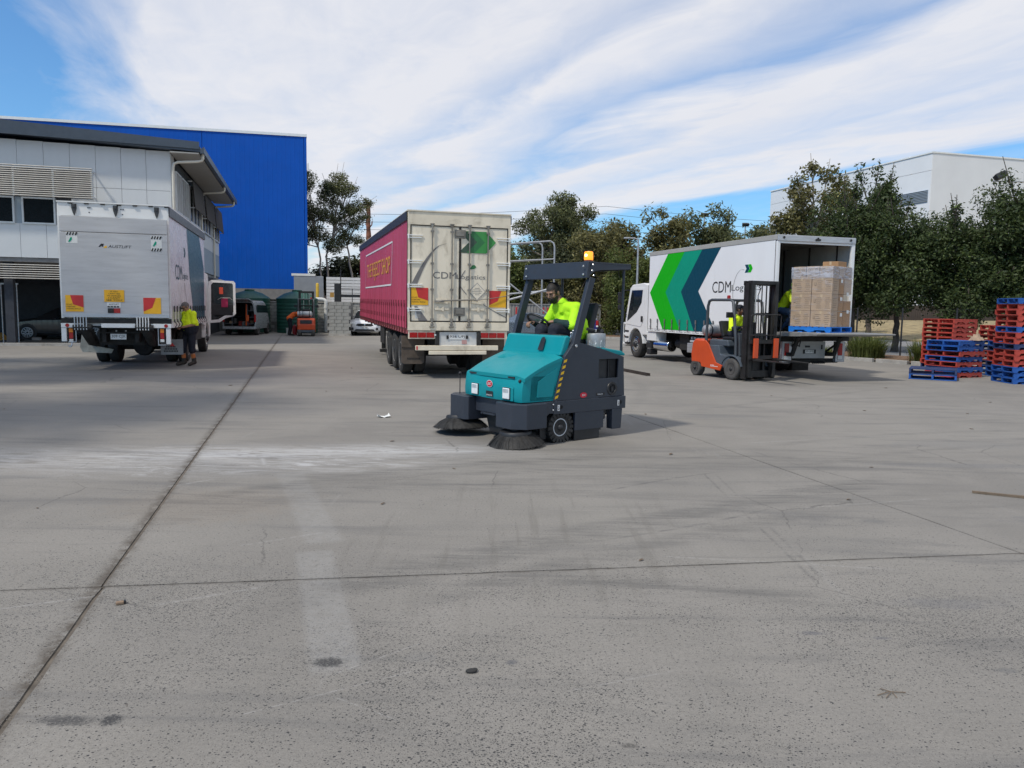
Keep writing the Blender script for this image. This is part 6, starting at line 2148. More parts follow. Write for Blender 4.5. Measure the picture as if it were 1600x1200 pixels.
for k in range(5):
    mb.cyl((A + .10, 3.5 + .2 * k, .86), (A + .5, 3.5 + .2 * k, .86), .05, 10)
mb.build('rolled_netting', mat('clear_plastic_roll', (.45, .46, .47), .25, var=.3, scale=20), rt, bevel=.02)
mb = MB()
mb.cyl((A + .4, 5.2, .62), (A + .4, 5.6, .62), .16, 14).box(A + .2, A + .6, 4.6, 5.2, .45, .95)
mb.build('air_tank', m_under, rt, smooth=40)
# tail lift lowered to deck height
lp = MB().prism([(0, 1.195), (-1.62, 1.205), (-1.66, 1.195), (-1.64, 1.165), (-.9, 1.115), (0, 1.085)], 'x', A + .06, B - .04).build('lift_platform', mat('platform_steel', (.30, .295, .28), .55, metal=.3, var=.15, scale=5, dirt=.4, dirt_rgb=(.16, .14, .11)), rt)
mb = MB()
for k in range(16):
    x = A + .15 + k * .145
    mb.box(x, x + .02, -1.55, -.05, 1.205, 1.209)
mb.build('grip_rib', m_alu, lp)
mb = MB()
mb.box(A + .06, B - .04, -.03, .04, .96, 1.08)
mb.build('rear_beam', m_under, rt)
MB().box(.47, 1.50, -.02, .02, .50, .952).build('plate_panel', mat('panel_grey', (.38, .38, .37), .5, dirt=.3), rt, bevel=.01)
mb = MB()
mb.box(.86, 1.00, -.045, -.021, .79, .84).box(1.36, 1.41, -.03, -.021, .74, .86)
mb.build('panel_fitting', m_black, rt, bevel=.01)
pl = MB().box(.80, 1.20, -.032, -.022, .625, .735).build('number_plate', m_ink, rt)
decal('plate_face', m_plate, pl, (.865, -.032, .635), (1, 0, 0), (0, 0, 1), [[(0, 0), (.27, 0), (.27, .09), (0, .09)]], .002)
lettering('39 SMJ', 'plate_lettering', m_ink, pl, (.88, -.034, .645), (1, 0, 0), (0, 0, 1), .24, .07, .002)
mb = MB()
mb.tube([(.42, -.05, 1.05), (.50, -.12, .88), (.62, -.10, .82), (.70, -.04, .95)], .014, 6)
mb.build('cable', m_black, rt)
for x0, m_ in ((1.82, m_red), (.14, m_red)):
    hb = MB().box(x0, x0 + .29, -.05, .06, .40, .95).build('light_holder', m_galv if x0 > 1 else m_alu, rt, bevel=.01)
    MB().box(x0 + .06, x0 + .20, -.065, -.051, .58, .90).build('tail_light', m_, hb, bevel=.01)
    MB().box(x0 + .06, x0 + .20, -.065, -.051, .47, .56).build('reverse_light', m_plate, hb, bevel=.01)
for x in (.30, 1.60):
    mb = MB()
    mb.tube([(x, .30, .60), (x, -.25, .62), (x, -.45, 1.08)], .06, 8).cyl((x + .14, .5, .52), (x + .14, -.35, 1.0), .03, 8)
    mb.build('lift_arm', m_under, rt)
mb = MB()
mb.box(.2, 2.1, .2, .3, .36, .48)
for k in range(7):
    mb.cyl((1.25 + .06 * k, .2, .40), (1.25 + .06 * k, .12, .36), .025, 6)
mb.build('under_run_bar', m_under, rt)
fl = MB().box(.42, .96, 1.45, 1.465, .05, .46).build('mud_flap', m_under, rt)
lettering('IVECO', 'flap_lettering', m_greyl, fl, (.48, 1.45, .18), (1, 0, 0), (0, 0, 1), .42, .12, .003)
MB().box(1.60, 2.15, 1.45, 1.465, .05, .46).build('mud_flap', m_under, rt)
# ------------------------------------------------------------------ forklifts
m_forange = mat('forklift_orange', (.58, .075, .020), .42, var=.07, scale=2, dirt=.25, dirt_rgb=(.22, .06, .03))
m_fgrey = mat('forklift_grey', (.075, .092, .112), .5, var=.08, dirt=.2)
m_fguard = mat('guard_grey', (.060, .068, .078), .45, var=.1)
m_mast = mat('mast_black', (.022, .021, .021), .5, metal=.2, var=.3, dirt=.35, dirt_rgb=(.07, .06, .05))
m_solid = mat('solid_tyre', (.075, .070, .066), .85, var=.2, scale=7, dirt=.35, dirt_rgb=(.14, .13, .11))


def forklift(label, loc, rz):
    t = thing('forklift', label, 'forklift', loc, rz, 'forklifts in the yard')
    # counterweight and side frames
    mb = MB()
    cw = [(-1.60, .34), (-1.62, .60), (-1.57, .88), (-1.46, .98), (-1.12, .98), (-1.06, .80), (-.95, .80), (-.95, .34)]
    mb.prism(cw, 'x', -.50, .50)
    c_ = mb.build('counterweight', m_forange, t, bevel=.05, seg=3)
    MB().prism([(-1.61, .66), (-1.585, .84), (-1.45, .90), (-1.45, .66)], 'x', -.34, .34).build('rear_grille', m_black, c_, bevel=.01).location = (0, -.03, .02)
    mb = MB()
    mb.prism([(-1.61, .20), (-1.625, .335), (-1.50, .335), (-1.50, .20)], 'x', -.48, .48)
    mb.build('rear_skirt', m_fgrey, t, bevel=.02)
    for x, s in ((-.535, -1), (.50, 1)):
        mb = MB()
        mb.prism([(-1.30, .93), (-1.20, .66), (-1.26, .60), (-1.12, .26), (-.38, .20), (-.30, .34), (-.55, .40), (-.86, .86), (-.98, .95)], 'x', x, x + .035)
        mb.build('side_frame', m_forange, t, bevel=.012)
        mb = MB()
        decal('side_print', m_whiteprint, t, (x - .001 if s < 0 else x + .036, -.44 if s < 0 else -.74, .29), (0, s, 0), (0, 0, 1), [[(k * .05, z_), (k * .05 + .036, z_), (k * .05 + .036, z_ + .016), (k * .05, z_ + .016)] for z_, n_ in ((0, 6), (.026, 3)) for k in range(n_)], .003)
    MB().prism([(-1.12, .40), (-.95, .84), (-.50, .84), (-.44, .62), (-.10, .58), (-.05, .36), (-.30, .28), (-1.1, .28)], 'x', -.495, .495).build('body', m_fgrey, t, bevel=.02)
    MB().prism([(-1.05, .82), (-1.03, .98), (-.32, .98), (-.28, .82)], 'x', -.36, .36).build('engine_hood', m_fgrey, t, bevel=.03)
    mb = MB()
    mb.prism([(-.70, .98), (-.67, 1.06), (-.27, 1.07), (-.25, .98)], 'x', -.24, .24)
    s_ = mb.build('seat', m_seat, t, bevel=.03)
    MB().prism([(-.73, 1.05), (-.87, 1.45), (-.77, 1.47), (-.62, 1.07)], 'x', -.24, .24).build('seat_back', m_seat, s_, bevel=.03)
    # fenders, dash, steering
    for x in (-.52, .28):
        a2 = [(0 + .40 * math.cos(a), .27 + .36 * math.sin(a)) for a in np.linspace(.25, math.pi - .1, 10)]
        a1 = [(0 + .365 * math.cos(a), .27 + .325 * math.sin(a)) for a in np.linspace(math.pi - .1, .25, 10)]
        MB().prism(a2 + a1, 'x', x, x + .24).build('fender', m_fgrey, t, bevel=.006)
    MB().prism([(-.02, .60), (.06, 1.16), (.14, 1.18), (.20, .60)], 'x', -.40, .40).build('dash', m_fguard, t, bevel=.02)
    mb = MB()
    c = Vector((-.05, -.10, 1.27))
    n = Vector((0, -.55, .83)).normalized()
    u = Vector((1, 0, 0))
    w = n.cross(u)
    mb.tube([c + (u * math.cos(a) + w * math.sin(a)) * .15 for a in np.linspace(0, 6.2832, 25)], .013, 6)
    mb.tube([c, c - n * .22], .02, 6)
    mb.tube([c - u * .14, c + u * .14], .01, 5)
    mb.build('steering_wheel', m_black, t, smooth=50)
    # overhead guard
    mb = MB()
    for x in (-.46, .46):
        mb.tube([(x, -1.04, .90), (x, -1.02, 1.84), (x, -.97, 1.97), (x, -.87, 2.0), (x, -.16, 1.995), (x, -.06, 1.95), (x * 1.02, .10, 1.0), (x * 1.02, .12, .60)], .038, 8)
    mb.tube([(-.46, -.87, 2.0), (.46, -.87, 2.0)], .03, 8)
    mb.tube([(-.46, -.12, 1.99), (.46, -.12, 1.99)], .03, 8)
    for k in range(6):
        mb.box(-.46, .46, -.78 + k * .115, -.745 + k * .115, 1.985, 2.005)
    mb.build('overhead_guard', m_fguard, t, smooth=50)
    mb = MB().lathe([(.045, 2.02), (.045, 2.10), (.03, 2.115), (.001, 2.118)], 12, c=(.30, -.42, 0))
    mb.build('warning_lamp', m_red, t, smooth=40)
    mb = MB()
    for s in (-1, 1):
        MB().tube([(s * .46, -.01, 1.62), (s * .56, .04, 1.64), (s * .60, .04, 1.64)], .012, 5).cbox((s * .64, .03, 1.62), (.18, .05, .14)).build('mirror', m_black, t, bevel=.015)
    mb = MB()
    mb.tube([(-.49, -1.02, 1.42), (-.55, -.97, 1.47), (-.55, -.97, 1.62), (-.49, -1.02, 1.68)], .014, 6)
    mb.build('grab_handle', m_black, t)
    # gas bottle lying across the tail
    mb = MB().lathe([(.001, -.43), (.07, -.42), (.14, -.37), (.155, -.32), (.155, .27), (.14, .32), (.06, .37), (.001, .38)], 20, 'x', (0, -1.27, 1.20))
    g_ = mb.build('gas_bottle', m_galv, t, smooth=50)
    MB().lathe([(.125, -.50), (.14, -.50), (.14, -.40), (.125, -.40)], 18, 'x', (0, -1.27, 1.20), closed=True).build('bottle_collar', m_galv, g_, smooth=40)
    for x in (-.20, .18):
        MB().lathe([(.160, x), (.160, x + .04)], 20, 'x', (0, -1.27, 1.20)).box(x, x + .04, -1.35, -1.15, .97, 1.06).build('bottle_strap', m_black, g_)
    # mast: outer and inner channels, chains, cylinders
    for x, s in ((-.47, 1), (.33, -1)):
        mb = MB()
        mb.box(x, x + .14, .32, .37, .06, 2.40).box(x if s > 0 else x + .10, x + .04 if s > 0 else x + .14, .37, .48, .06, 2.40)
        mb.build('mast_channel', m_mast, t)
        mb = MB()
        xx = x + (.045 if s > 0 else -.0)
        mb.box(xx, xx + .095, .40, .55, .10, 2.44)
        mb.build('inner_channel', m_mast, t, bevel=.004)
    mb = MB()
    mb.box(-.47, .47, .30, .36, 2.35, 2.455).box(-.43, .43, .42, .54, 2.38, 2.46).box(-.55, -.40, .30, .44, 2.42, 2.45)
    mb.build('cross_member', m_mast, t)
    for b_ in ((-.47, .47, .28, .36, 1.62, 1.68), (-.45, .45, .34, .44, .10, .26), (-.43, .43, .42, .54, .95, 1.02)):
        MB().box(*b_).build('cross_member', m_mast, t)
    mb = MB()
    for x in (-.17, .17):
        mb.cyl((x, .40, .15), (x, .40, 1.45), .035, 10)
    mb.build('lift_cylinder', m_mast, t, smooth=40)
    mb = MB()
    for x in (-.17, .17):
        mb.cyl((x, .40, 1.45), (x, .40, 2.36), .018, 8)
    mb.build('cylinder_rod', m_chrome, t, smooth=40)
    mb = MB()
    for x in (-.07, .07):
        mb.box(x - .012, x + .012, .50, .515, .6, 2.35)
    mb.tube([(.10, .5, 2.3), (.14, .45, 2.1), (.12, .5, 1.2), (.16, .55, .9)], .012, 5)
    mb.build('lift_chain', m_mast, t)
    for k, ch in enumerate('TOYOTA'):
        lettering(ch, 'mast_lettering', m_whiteprint, t, (-.473, .36, 1.38 - .085 * k), (0, -1, 0), (0, 0, 1), .05, .06, .004)
    mb = MB()
    mb.box(-.48, .48, .56, .61, .93, 1.03).box(-.48, .48, .56, .61, .55, .64).box(-.34, -.26, .56, .60, .55, 1.03).box(.26, .34, .56, .60, .55, 1.03)
    mb.build('carriage', m_mast, t, bevel=.006)
    mb = MB()
    mb.tube([(-.48, .60, 1.0), (-.48, .62, 1.60), (-.44, .62, 1.64), (.44, .62, 1.64), (.48, .62, 1.60), (.48, .60, 1.0)], .016, 6)
    mb.tube([(-.48, .62, 1.14), (.48, .62, 1.14)], .014, 6)
    for k in range(5):
        x = -.32 + k * .16
        mb.box(x - .010, x + .010, .61, .63, 1.04, 1.63)
    mb.build('load_backrest', m_mast, t)
    for x in (-.33, .31):
        fk = MB().box(x - .065, x + .065, .615, .665, .58, 1.06).build('fork', m_forange, t, bevel=.006)
        MB().prism([(.615, .515), (.615, .58), (.70, .565), (1.70, .535), (1.70, .520)], 'x', x - .065, x + .065).build('fork_blade', m_mast, fk, bevel=.003)
    # lower mast guard, tilt cylinders
    MB().box(-.36, .36, .30, .34, .12, .92).build('mast_plate', m_mast, t)
    mb = MB()
    for x in (-.30, .30):
        mb.cyl((x, -.10, .62), (x, .33, .80), .035, 8)
    mb.build('tilt_cylinder', m_mast, t, smooth=40)
    for x, s in ((-.50, -1), (.50, 1)):
        w_ = wheel(t, x - s * .10, 0, .272, .272, .23, .15, s, rim_mat=m_mast, dish=.05, bolts=6, hub_r=.05)
        w_.data.materials[0] = m_solid
        w_ = wheel(t, x - s * .10, -1.43, .21, .21, .19, .115, s, rim_mat=m_forange if False else m_mast, dish=.03, bolts=5, hub_r=.04)
        w_.data.materials[0] = m_solid
    mb = MB()
    mb.box(-.5, -.30, -.55, -.33, .42, .46)
    for k in range(4):
        mb.cyl((.10 + .05 * k, .06, 1.16), (.10 + .05 * k, .0, 1.30), .010, 6)
    mb.build('control_lever', m_black, t)
    return t


FK = forklift('orange and grey forklift facing the camera beside the white truck, mast raised to head height', (5.93, 19.40, 0), R(204.8))
fk2 = copy_tree(FK)
fk2.location = (-11.78, 43.95, 0)
fk2.rotation_euler = (0, 0, R(14))
fk2['label'] = 'small orange forklift seen from behind with silver gas bottle before the green tank'
fk2.scale = (.92, .95, 1.02)

# ------------------------------------------------------------------ cars
def car(name, label, cat, loc, rz, L, Wd, H, paint, prof, wheel_y, wr, glass=m_glass, group=None, flat_roof=None):
    """prof rows: (y, z bottom, z belt, z top, half-width at belt, half-width at top, cabin flag)"""
    t = thing(name, label, cat, loc, rz, group)
    rings = []
    for y, zb, zl, zt, hb, ht, cabin in prof:
        zm = zb + (zl - zb) * .45
        half = [(0.0, zb), (hb * .86, zb), (hb * .985, zb + .09), (hb, zm), (hb * .985, zl - .03), (hb * .95, zl), (ht + (.0), zt - .045), (ht * .86, zt - .01), (0.0, zt)]
        rings.append([(x, y, z) for x, z in half] + [(-x, y, z) for x, z in half[-2:0:-1]])
    mb = MB()
    n = len(rings[0])
    mb.add([p for r in rings for p in r], [])
    for i in range(len(rings) - 1):
        ca, cb = prof[i][6], prof[i + 1][6]
        for k in range(n):
            kk = k if k < 8 else 15 - k
            g = (kk == 5 and ca and cb) or (kk in (6, 7) and ca != cb and (ca + cb) == 1) or (kk == 5 and ca != cb and False)
            mb.f.append((i * n + k, i * n + (k + 1) % n, (i + 1) * n + (k + 1) % n, (i + 1) * n + k))
            mb.mi.append(1 if g else 0)
    mb.f += [tuple(range(n - 1, -1, -1)), tuple(range((len(rings) - 1) * n, len(rings) * n))]
    mb.mi += [0, 0]
    b = mb.build('body', [paint, glass], t, smooth=35)
    mb = MB()
    for y in wheel_y:
        for s in (-1, 1):
            x = s * (Wd / 2 - .03)
            mb.lathe([(wr * 1.16, x - s * .01), (wr * 1.16, x + s * .036)], 22, 'x', (0, y, wr + .01))
    mb.build('wheel_arch', m_black, t)
    for y in wheel_y:
        for s in (-1, 1):
            wheel(t, s * (Wd / 2 - .085), y, wr, wr, .20, wr * .70, s, rim_mat=None, dish=.02, bolts=5, hub_r=.035)
    return t


m_wpaint = mat('car_white', (.74, .75, .77), .16, var=.02, coat=.6)
sedan = [(-2.38, .42, .72, .80, .68, .60, 0), (-2.32, .26, .86, .92, .82, .66, 0), (-1.95, .22, .90, 1.00, .90, .70, 0), (-1.65, .22, .92, 1.05, .92, .66, 0), (-.95, .20, .93, 1.44, .93, .58, 1), (-.2, .19, .92, 1.47, .93, .60, 1), (.35, .19, .92, 1.43, .93, .58, 1),
         (1.05, .20, .91, .98, .93, .74, 0), (1.7, .21, .86, .93, .92, .72, 0), (2.15, .22, .76, .83, .87, .66, 0), (2.34, .24, .62, .70, .74, .60, 0), (2.42, .30, .52, .58, .60, .5, 0)]
cs = car('sedan', 'white sedan facing the camera with dark grille, parked beside the block pier', 'car', (-8.86, 46.9, 0), R(187), 4.85, 1.86, 1.47, m_wpaint, sedan, (-1.45, 1.47), .33)
def frontkit(t, y, plate):
    MB().prism([(-.50, .60), (-.42, .70), (.42, .70), (.50, .60), (.36, .54), (-.36, .54)], 'y', y - .06, y + .065).build('grille', m_black, t, bevel=.01)
    MB().lathe([(.05, y + .066), (.04, y + .078), (.001, y + .082)], 14, 'y', (0, 0, .63)).build('badge', m_chrome, t)
    MB().prism([(-.58, .28), (-.50, .38), (.50, .38), (.58, .28)], 'y', y - .05, y + .085).build('intake', m_black, t, bevel=.01)
    for s in (-1, 1):
        MB().prism([(s * .50, .60), (s * .56, .72), (s * .86, .78), (s * .84, .66)], 'y', y - .34, y + .015).build('headlight', m_clear, t, bevel=.015)
        MB().cbox((s * .70, y - .01, .40), (.13, .14, .14)).build('fog_light', m_black, t, bevel=.02)
        mm = MB().cbox((s * 1.04, .68, .98), (.20, .12, .13)).build('mirror', m_wpaint, t, bevel=.04)
        MB().cbox((s * .95, .68, .95), (.08, .05, .04)).build('mirror_stalk', m_black, mm)
    pl = MB().box(-.19, .19, y + .086, y + .096, .43, .53).build('number_plate', m_plate, t)
    lettering(plate, 'plate_lettering', m_ink, pl, (.16, y + .096, .45), (-1, 0, 0), (0, 0, 1), .32, .06, .003)


frontkit(cs, 2.36, 'SS 08')
m_dpaint = mat('car_charcoal', (.028, .030, .034), .18, var=.05, coat=.6)
hatch = [(-2.2, .40, .74, .84, .70, .6, 0), (-2.12, .26, .88, .98, .84, .66, 0), (-1.75, .22, .93, 1.25, .90, .60, 1), (-1.1, .20, .93, 1.44, .91, .58, 1), (-.3, .19, .92, 1.48, .91, .60, 1), (.25, .19, .91, 1.43, .91, .58, 1), (1.10, .20, .89, .98, .91, .72, 0), (1.75, .22, .80, .88, .88, .70, 0), (2.12, .25, .66, .74, .76, .60, 0), (2.24, .32, .54, .60, .62, .5, 0)]
dc = car('hatchback', 'charcoal grey car with silver alloy wheel parked in the shade under the office', 'car', (-20.45, 35.35, 0), R(15.3 + 90), 4.5, 1.82, 1.48, m_dpaint, hatch, (-1.35, 1.38), .325)
# silver spokes on its near front wheel
for w_ in [o for o in dc.children if o.name.startswith('wheel') and not o.name.startswith('wheel_arch')]:
    s = 1 if w_.location.x > 0 else -1
    mb = MB()
    for k in range(10):
        a = 2 * math.pi * k / 10
        mb.X = Matrix.Rotation(a, 4, 'X')
        mb.cbox((s * .088, 0, .12), (.02, .028, .19))
    mb.X = None
    mb.lathe([(.235, s * .092), (.215, s * .098), (.21, s * .075)], 24, 'x').lathe([(.05, s * .07), (.045, s * .10), (.001, s * .105)], 12, 'x')
    mb.build('alloy_spokes', m_alu, w_)
MB().prism([(1.72, .80), (2.05, .70), (2.10, .64), (1.80, .72)], 'x', .66, .885).build('headlight', m_clear, dc, bevel=.01)
m_spaint = mat('car_silver_blue', (.16, .20, .25), .25, metal=.5, var=.05, coat=.4)
gc = car('hatchback', 'silver blue car parked against the grey metal fence, seen past the steering wheel', 'car', (.75, 46.3, 0), R(60), 4.3, 1.76, 1.48, m_spaint, hatch, (-1.35, 1.38), .31)
# blue utility with a tray tailgate
m_bpaint = mat('ute_blue', (.012, .020, .20), .22, var=.04, coat=.5)
ute = [(-2.55, .62, 1.02, 1.03, .88, .84, 0), (-2.50, .50, 1.08, 1.10, .91, .86, 0), (-1.0, .42, 1.08, 1.10, .92, .86, 0), (-.92, .40, 1.06, 1.10, .92, .80, 0), (-.80, .38, 1.06, 1.70, .91, .64, 1), (.1, .36, 1.06, 1.76, .91, .66, 1), (.7, .36, 1.05, 1.72, .91, .64, 1),
       (1.35, .38, 1.02, 1.12, .92, .76, 0), (2.2, .40, .96, 1.04, .90, .74, 0), (2.45, .42, .80, .88, .80, .66, 0)]
bu = car('utility_truck', 'blue pickup seen from behind with white lettering on its tailgate, beside the hedge', 'pickup', (4.33, 47.6, 0), R(-6), 5.0, 1.84, 1.76, m_bpaint, ute, (-1.55, 1.55), .37)
tg = MB().box(-.78, .78, -2.60, -2.555, .66, 1.08).build('tailgate', m_bpaint, bu, bevel=.02)
lettering('TOYOTA', 'tailgate_lettering', m_whiteprint, tg, (-.62, -2.602, .74), (1, 0, 0), (0, 0, 1), 1.12, .14, .006)
decal('tailgate_print', m_whiteprint, tg, (-.10, -2.602, .93), (1, 0, 0), (0, 0, 1), [[(k * .07, 0), (k * .07 + .05, 0), (k * .07 + .05, .05), (k * .07, .05)] for k in range(4)], .004)
for s in (-1, 1):
    MB().cbox((s * .86, -2.57, .90), (.15, .08, .34)).build('tail_light', m_red, bu, bevel=.02)
    MB().cbox((s * .86, -2.575, .74), (.13, .08, .10)).build('reverse_light', m_plate, bu, bevel=.02)
MB().box(-.85, -.25, -2.72, -2.58, .42, .58).box(.25, .85, -2.72, -2.58, .42, .58).build('bumper', m_chrome, bu, bevel=.03)
mb = MB()
mb.tube([(.66, -.95, 1.10), (.62, -1.0, 1.45), (.60, -.95, 1.70)], .03, 6).tube([(-.66, -.95, 1.10), (-.62, -1.0, 1.45), (-.60, -.95, 1.70)], .03, 6).tube([(.62, -1.0, 1.52), (.80, -2.0, 1.12)], .03, 6)
mb.build('sports_bar', m_white, bu, smooth=50)

# ------------------------------------------------------------------ service van with its tailgate up
m_vpaint = mat('van_silver', (.36, .38, .40), .3, metal=.3, var=.04, coat=.3)
m_vin = mat('van_interior', (.035, .034, .034), .85, var=.3)
vn = thing('service_van', 'silver service van with open tailgate showing shelves of tools inside', 'van', (-15.05, 42.35, 0), R(6))
mb = MB()
outl = [(-.86, .36), (-.90, .70), (-.88, 1.20), (-.80, 1.72), (-.72, 1.92), (.72, 1.92), (.80, 1.72), (.88, 1.20), (.90, .70), (.86, .36)]
inn = [(-.80, .50), (-.84, .72), (-.81, 1.20), (-.74, 1.68), (-.66, 1.80), (.66, 1.80), (.74, 1.68), (.81, 1.20), (.84, .72), (.80, .50)]
stn = [(0.0, 1.0, 1.0), (.12, 1.0, 1.0), (2.6, 1.0, 1.0), (3.2, .97, .94), (3.75, .93, .62), (4.3, .82, .52)]
rings_o = [[(x * a, y, .36 + (z - .36) * b) for x, z in outl] for y, a, b in stn]
mb.loft(rings_o, cap=False, closed=False)
mb.add([(x, 0, z) for x, z in outl] + [(x, 0, z) for x, z in inn], [(i, i + 1, 11 + i, 10 + i) for i in range(9)])
mb.add([(x * .82, 4.3, .36 + (z - .36) * .52) for x, z in outl], [tuple(range(10))])
mb.build('body', m_vpaint, vn, smooth=40)
mb = MB()
mb.loft([[(x, .0, z) for x, z in inn], [(x, 2.4, z) for x, z in inn]], cap=False, closed=False)
mb.add([(x, 2.4, z) for x, z in inn], [tuple(range(10))])
mb.box(-.80, .80, .02, 2.4, .48, .52)
mb.build('cargo_lining', m_vin, vn)
mb = MB()
for z in (.62, .98, 1.34):
    mb.box(-.78, -.40, .10, 2.2, z, z + .03).box(.42, .76, .10, 2.2, z, z + .03)
mb.box(-.42, -.39, .10, .13, .5, 1.7).box(.41, .44, .10, .13, .5, 1.7)
mb.build('shelf', m_fgrey, vn)
rnd = random.Random(12)
for k in range(16):
    x = rnd.choice((-.6, -.52, .55, .62, -.1, .1, .25))
    z = rnd.choice((.65, 1.01, 1.37)) if abs(x) > .3 else .52
    h = rnd.uniform(.12, .28)
    c = rnd.choice(('red', 'blue', 'tan', 'grey', 'white', 'dark'))
    m_ = mat('tool_' + c, {'red': (.30, .03, .02), 'blue': (.04, .09, .20), 'tan': (.28, .20, .12), 'grey': (.20, .20, .20), 'white': (.5, .5, .48), 'dark': (.05, .05, .05)}[c], .6)
    y = rnd.uniform(.15, 1.2)
    MB().box(x - rnd.uniform(.06, .11), x + rnd.uniform(.06, .11), y, y + .25, z, z + h).build('tool_box', m_, vn, bevel=.01)
MB().cyl((.34, .12, .55), (.36, .14, 1.72), .035, 8).build('orange_post', mat('orange_plastic', (.60, .10, .02), .5), vn)
MB().cbox((.42, .1, .95), (.16, .08, .34)).build('hi_vis_bag', MATS['orange_plastic'], vn, bevel=.03)
MB().prism([(-.02, 1.90), (-.90, 2.02), (-.92, 1.98), (-.02, 1.83)], 'x', -.74, .74).build('open_tailgate', m_vpaint, vn, bevel=.02)
MB().box(-.88, .88, -.10, .02, .34, .50).build('bumper', m_vpaint, vn, bevel=.03)
MB().box(-.80, .80, -.105, -.08, .50, .53).build('step_strip', m_black, vn)
for s in (-1, 1):
    MB().cbox((s * .845, .0, .95), (.10, .05, .42)).build('tail_light', m_red, vn, bevel=.02)
    MB().prism([(.35, 1.26), (.40, 1.68), (2.9, 1.66), (3.25, 1.24)], 'x', s * .868, s * .874).build('side_window', m_glass, vn).rotation_euler = (0, 0, 0)
mb = MB()
mb.box(-.5, .5, .3, 2.2, 1.93, 1.96)
mb.build('roof_rack', m_black, vn)
for y in (.75, 3.35):
    for s in (-1, 1):
        wheel(vn, s * .76, y, .33, .33, .22, .21, s, dish=.02, bolts=5)
# white duct pipe poking out behind the open cab door
dp = thing('vent_pipe', 'short white curved vent pipe above the van roof beside the open cab door', 'pipe', (-16.55, 44.6, 0))
MB().tube([(-.9, 0, 2.95), (-.35, 0, 3.0), (-.12, 0, 2.92), (0, 0, 2.75), (0, 0, .02)], .13, 12).build('pipe', m_pvc, dp, smooth=50)

# ------------------------------------------------------------------ pallets
m_pblue = mat('pallet_blue', (.012, .085, .33), .6, var=.22, scale=5, dirt=.35, dirt_rgb=(.05, .07, .12))
m_pred = mat('pallet_red', (.42, .052, .034), .6, var=.22, scale=5, dirt=.35, dirt_rgb=(.14, .04, .035))
m_pnavy = mat('pallet_navy', (.014, .032, .110), .65, var=.25, scale=5, dirt=.45, dirt_rgb=(.10, .10, .12))
m_plight = mat('pallet_bright_blue', (.010, .17, .60), .5, var=.1, scale=5)
PP = {}


def pallet(loc, rz, material, label, group, size=1.165):
    if material.name not in PP:
        t = thing('pallet', label, 'pallet', loc, rz, group)
        s = .5
        for x in (-.475, 0, .475):
            st = MB()
            a, b = x - .022 * (1 if abs(x) < .1 else 1), x + .022
            # stringer with two fork notches
            st.prism([(-.5, .022), (-.38, .022), (-.36, .055), (-.12, .055), (-.10, .022), (.10, .022), (.12, .055), (.36, .055), (.38, .022), (.5, .022), (.5, .120), (-.5, .120)], 'x', a, b)
            st.build('stringer', material, t)
        tb = None
        for k in range(7):
            y = -.445 + k * .1483
            if tb is None:
                o = tb = MB().box(-.5, .5, -.052, .052, 0, .020).build('deck_board', material, t)
            else:
                o = put(bpy.data.objects.new('deck_board', tb.data), 'deck_board', t)
            o.location = (0, y, .1205)
        for k in range(5):
            o = put(bpy.data.objects.new('base_board', tb.data), 'base_board', t)
            o.location = (0, (-.44, -.22, 0, .22, .44)[k], .0)
        PP[material.name] = t
    else:
        t = copy_tree(PP[material.name])
        t.location = loc
        t.rotation_euler = (0, 0, rz)
        t['label'] = label
        t['group'] = group
    t.scale = (size, size, 1)
    return t


def stack(x, y, rz, seq, size, names, group, jit=.02, seed=1):
    """seq from the bottom up; r, b, n, l = red, blue, navy, light blue"""
    rnd_ = random.Random(seed)
    mm = {'r': m_pred, 'b': m_pblue, 'n': m_pnavy, 'l': m_plight}
    cc = {'r': 'red', 'b': 'blue', 'n': 'dark navy', 'l': 'bright blue'}
    seen = {}
    n = len(seq)
    for k, c in enumerate(seq):
        pos = ('bottom' if k == 0 else 'top' if k == n - 1 else ('second', 'third', 'fourth', 'fifth', 'sixth', 'seventh', 'eighth', 'ninth', 'tenth', 'eleventh', 'twelfth', 'thirteenth', 'fourteenth', 'fifteenth')[k - 1] + ' from the ground')
        lab = '%s wooden pallet, %s in %s' % (cc[c], pos, names)
        pallet((x + rnd_.uniform(-jit, jit), y + rnd_.uniform(-jit, jit), .0015 + k * .1432), rz + rnd_.uniform(-.012, .012), mm[c], lab, group, size)


def centre(nx, ny, a, s):
    """stack centre from its near corner; a = bearing of the left face"""
    lx, ly = -math.cos(a), math.sin(a)
    rx, ry = math.sin(a), math.cos(a)
    return nx + (lx + rx) * s / 2, ny + (ly + ry) * s / 2


a = R(65)
x, y = centre(13.75, 24.0, a, 1.09)
stack(x, y, -a, 'nrrrrrrrrrr', 1.09, 'the tall red stack', 'pallets in the tall red stack', .015, 2)
x, y = centre(12.08, 20.75, R(66), 1.0)
stack(x, y, R(-66), 'rbrbrbb', 1.0, 'the waist-high mixed stack', 'pallets in the waist-high mixed stack', .03, 3)
a = R(-30)
x, y = 10.5 + .48 + .22, 20.28 - .28 + .46
stack(10.98 + .29, 20.0 + .50, R(-30), 'bn', 1.11, 'the low pair at the front', 'low pair of pallets', .015, 4)
x, y = 12.55 + .5, 19.05 + .55
stack(x, y, R(86), 'bbbrrrnrrbrrrrb', 1.0, 'the tallest stack at the right edge', 'pallets in the tallest stack', .02, 5)
stack(14.05, 21.85, R(84), 'bbnrrnbrrr', 1.05, 'the stack half hidden between the others', 'pallets in the half hidden stack', .02, 6)
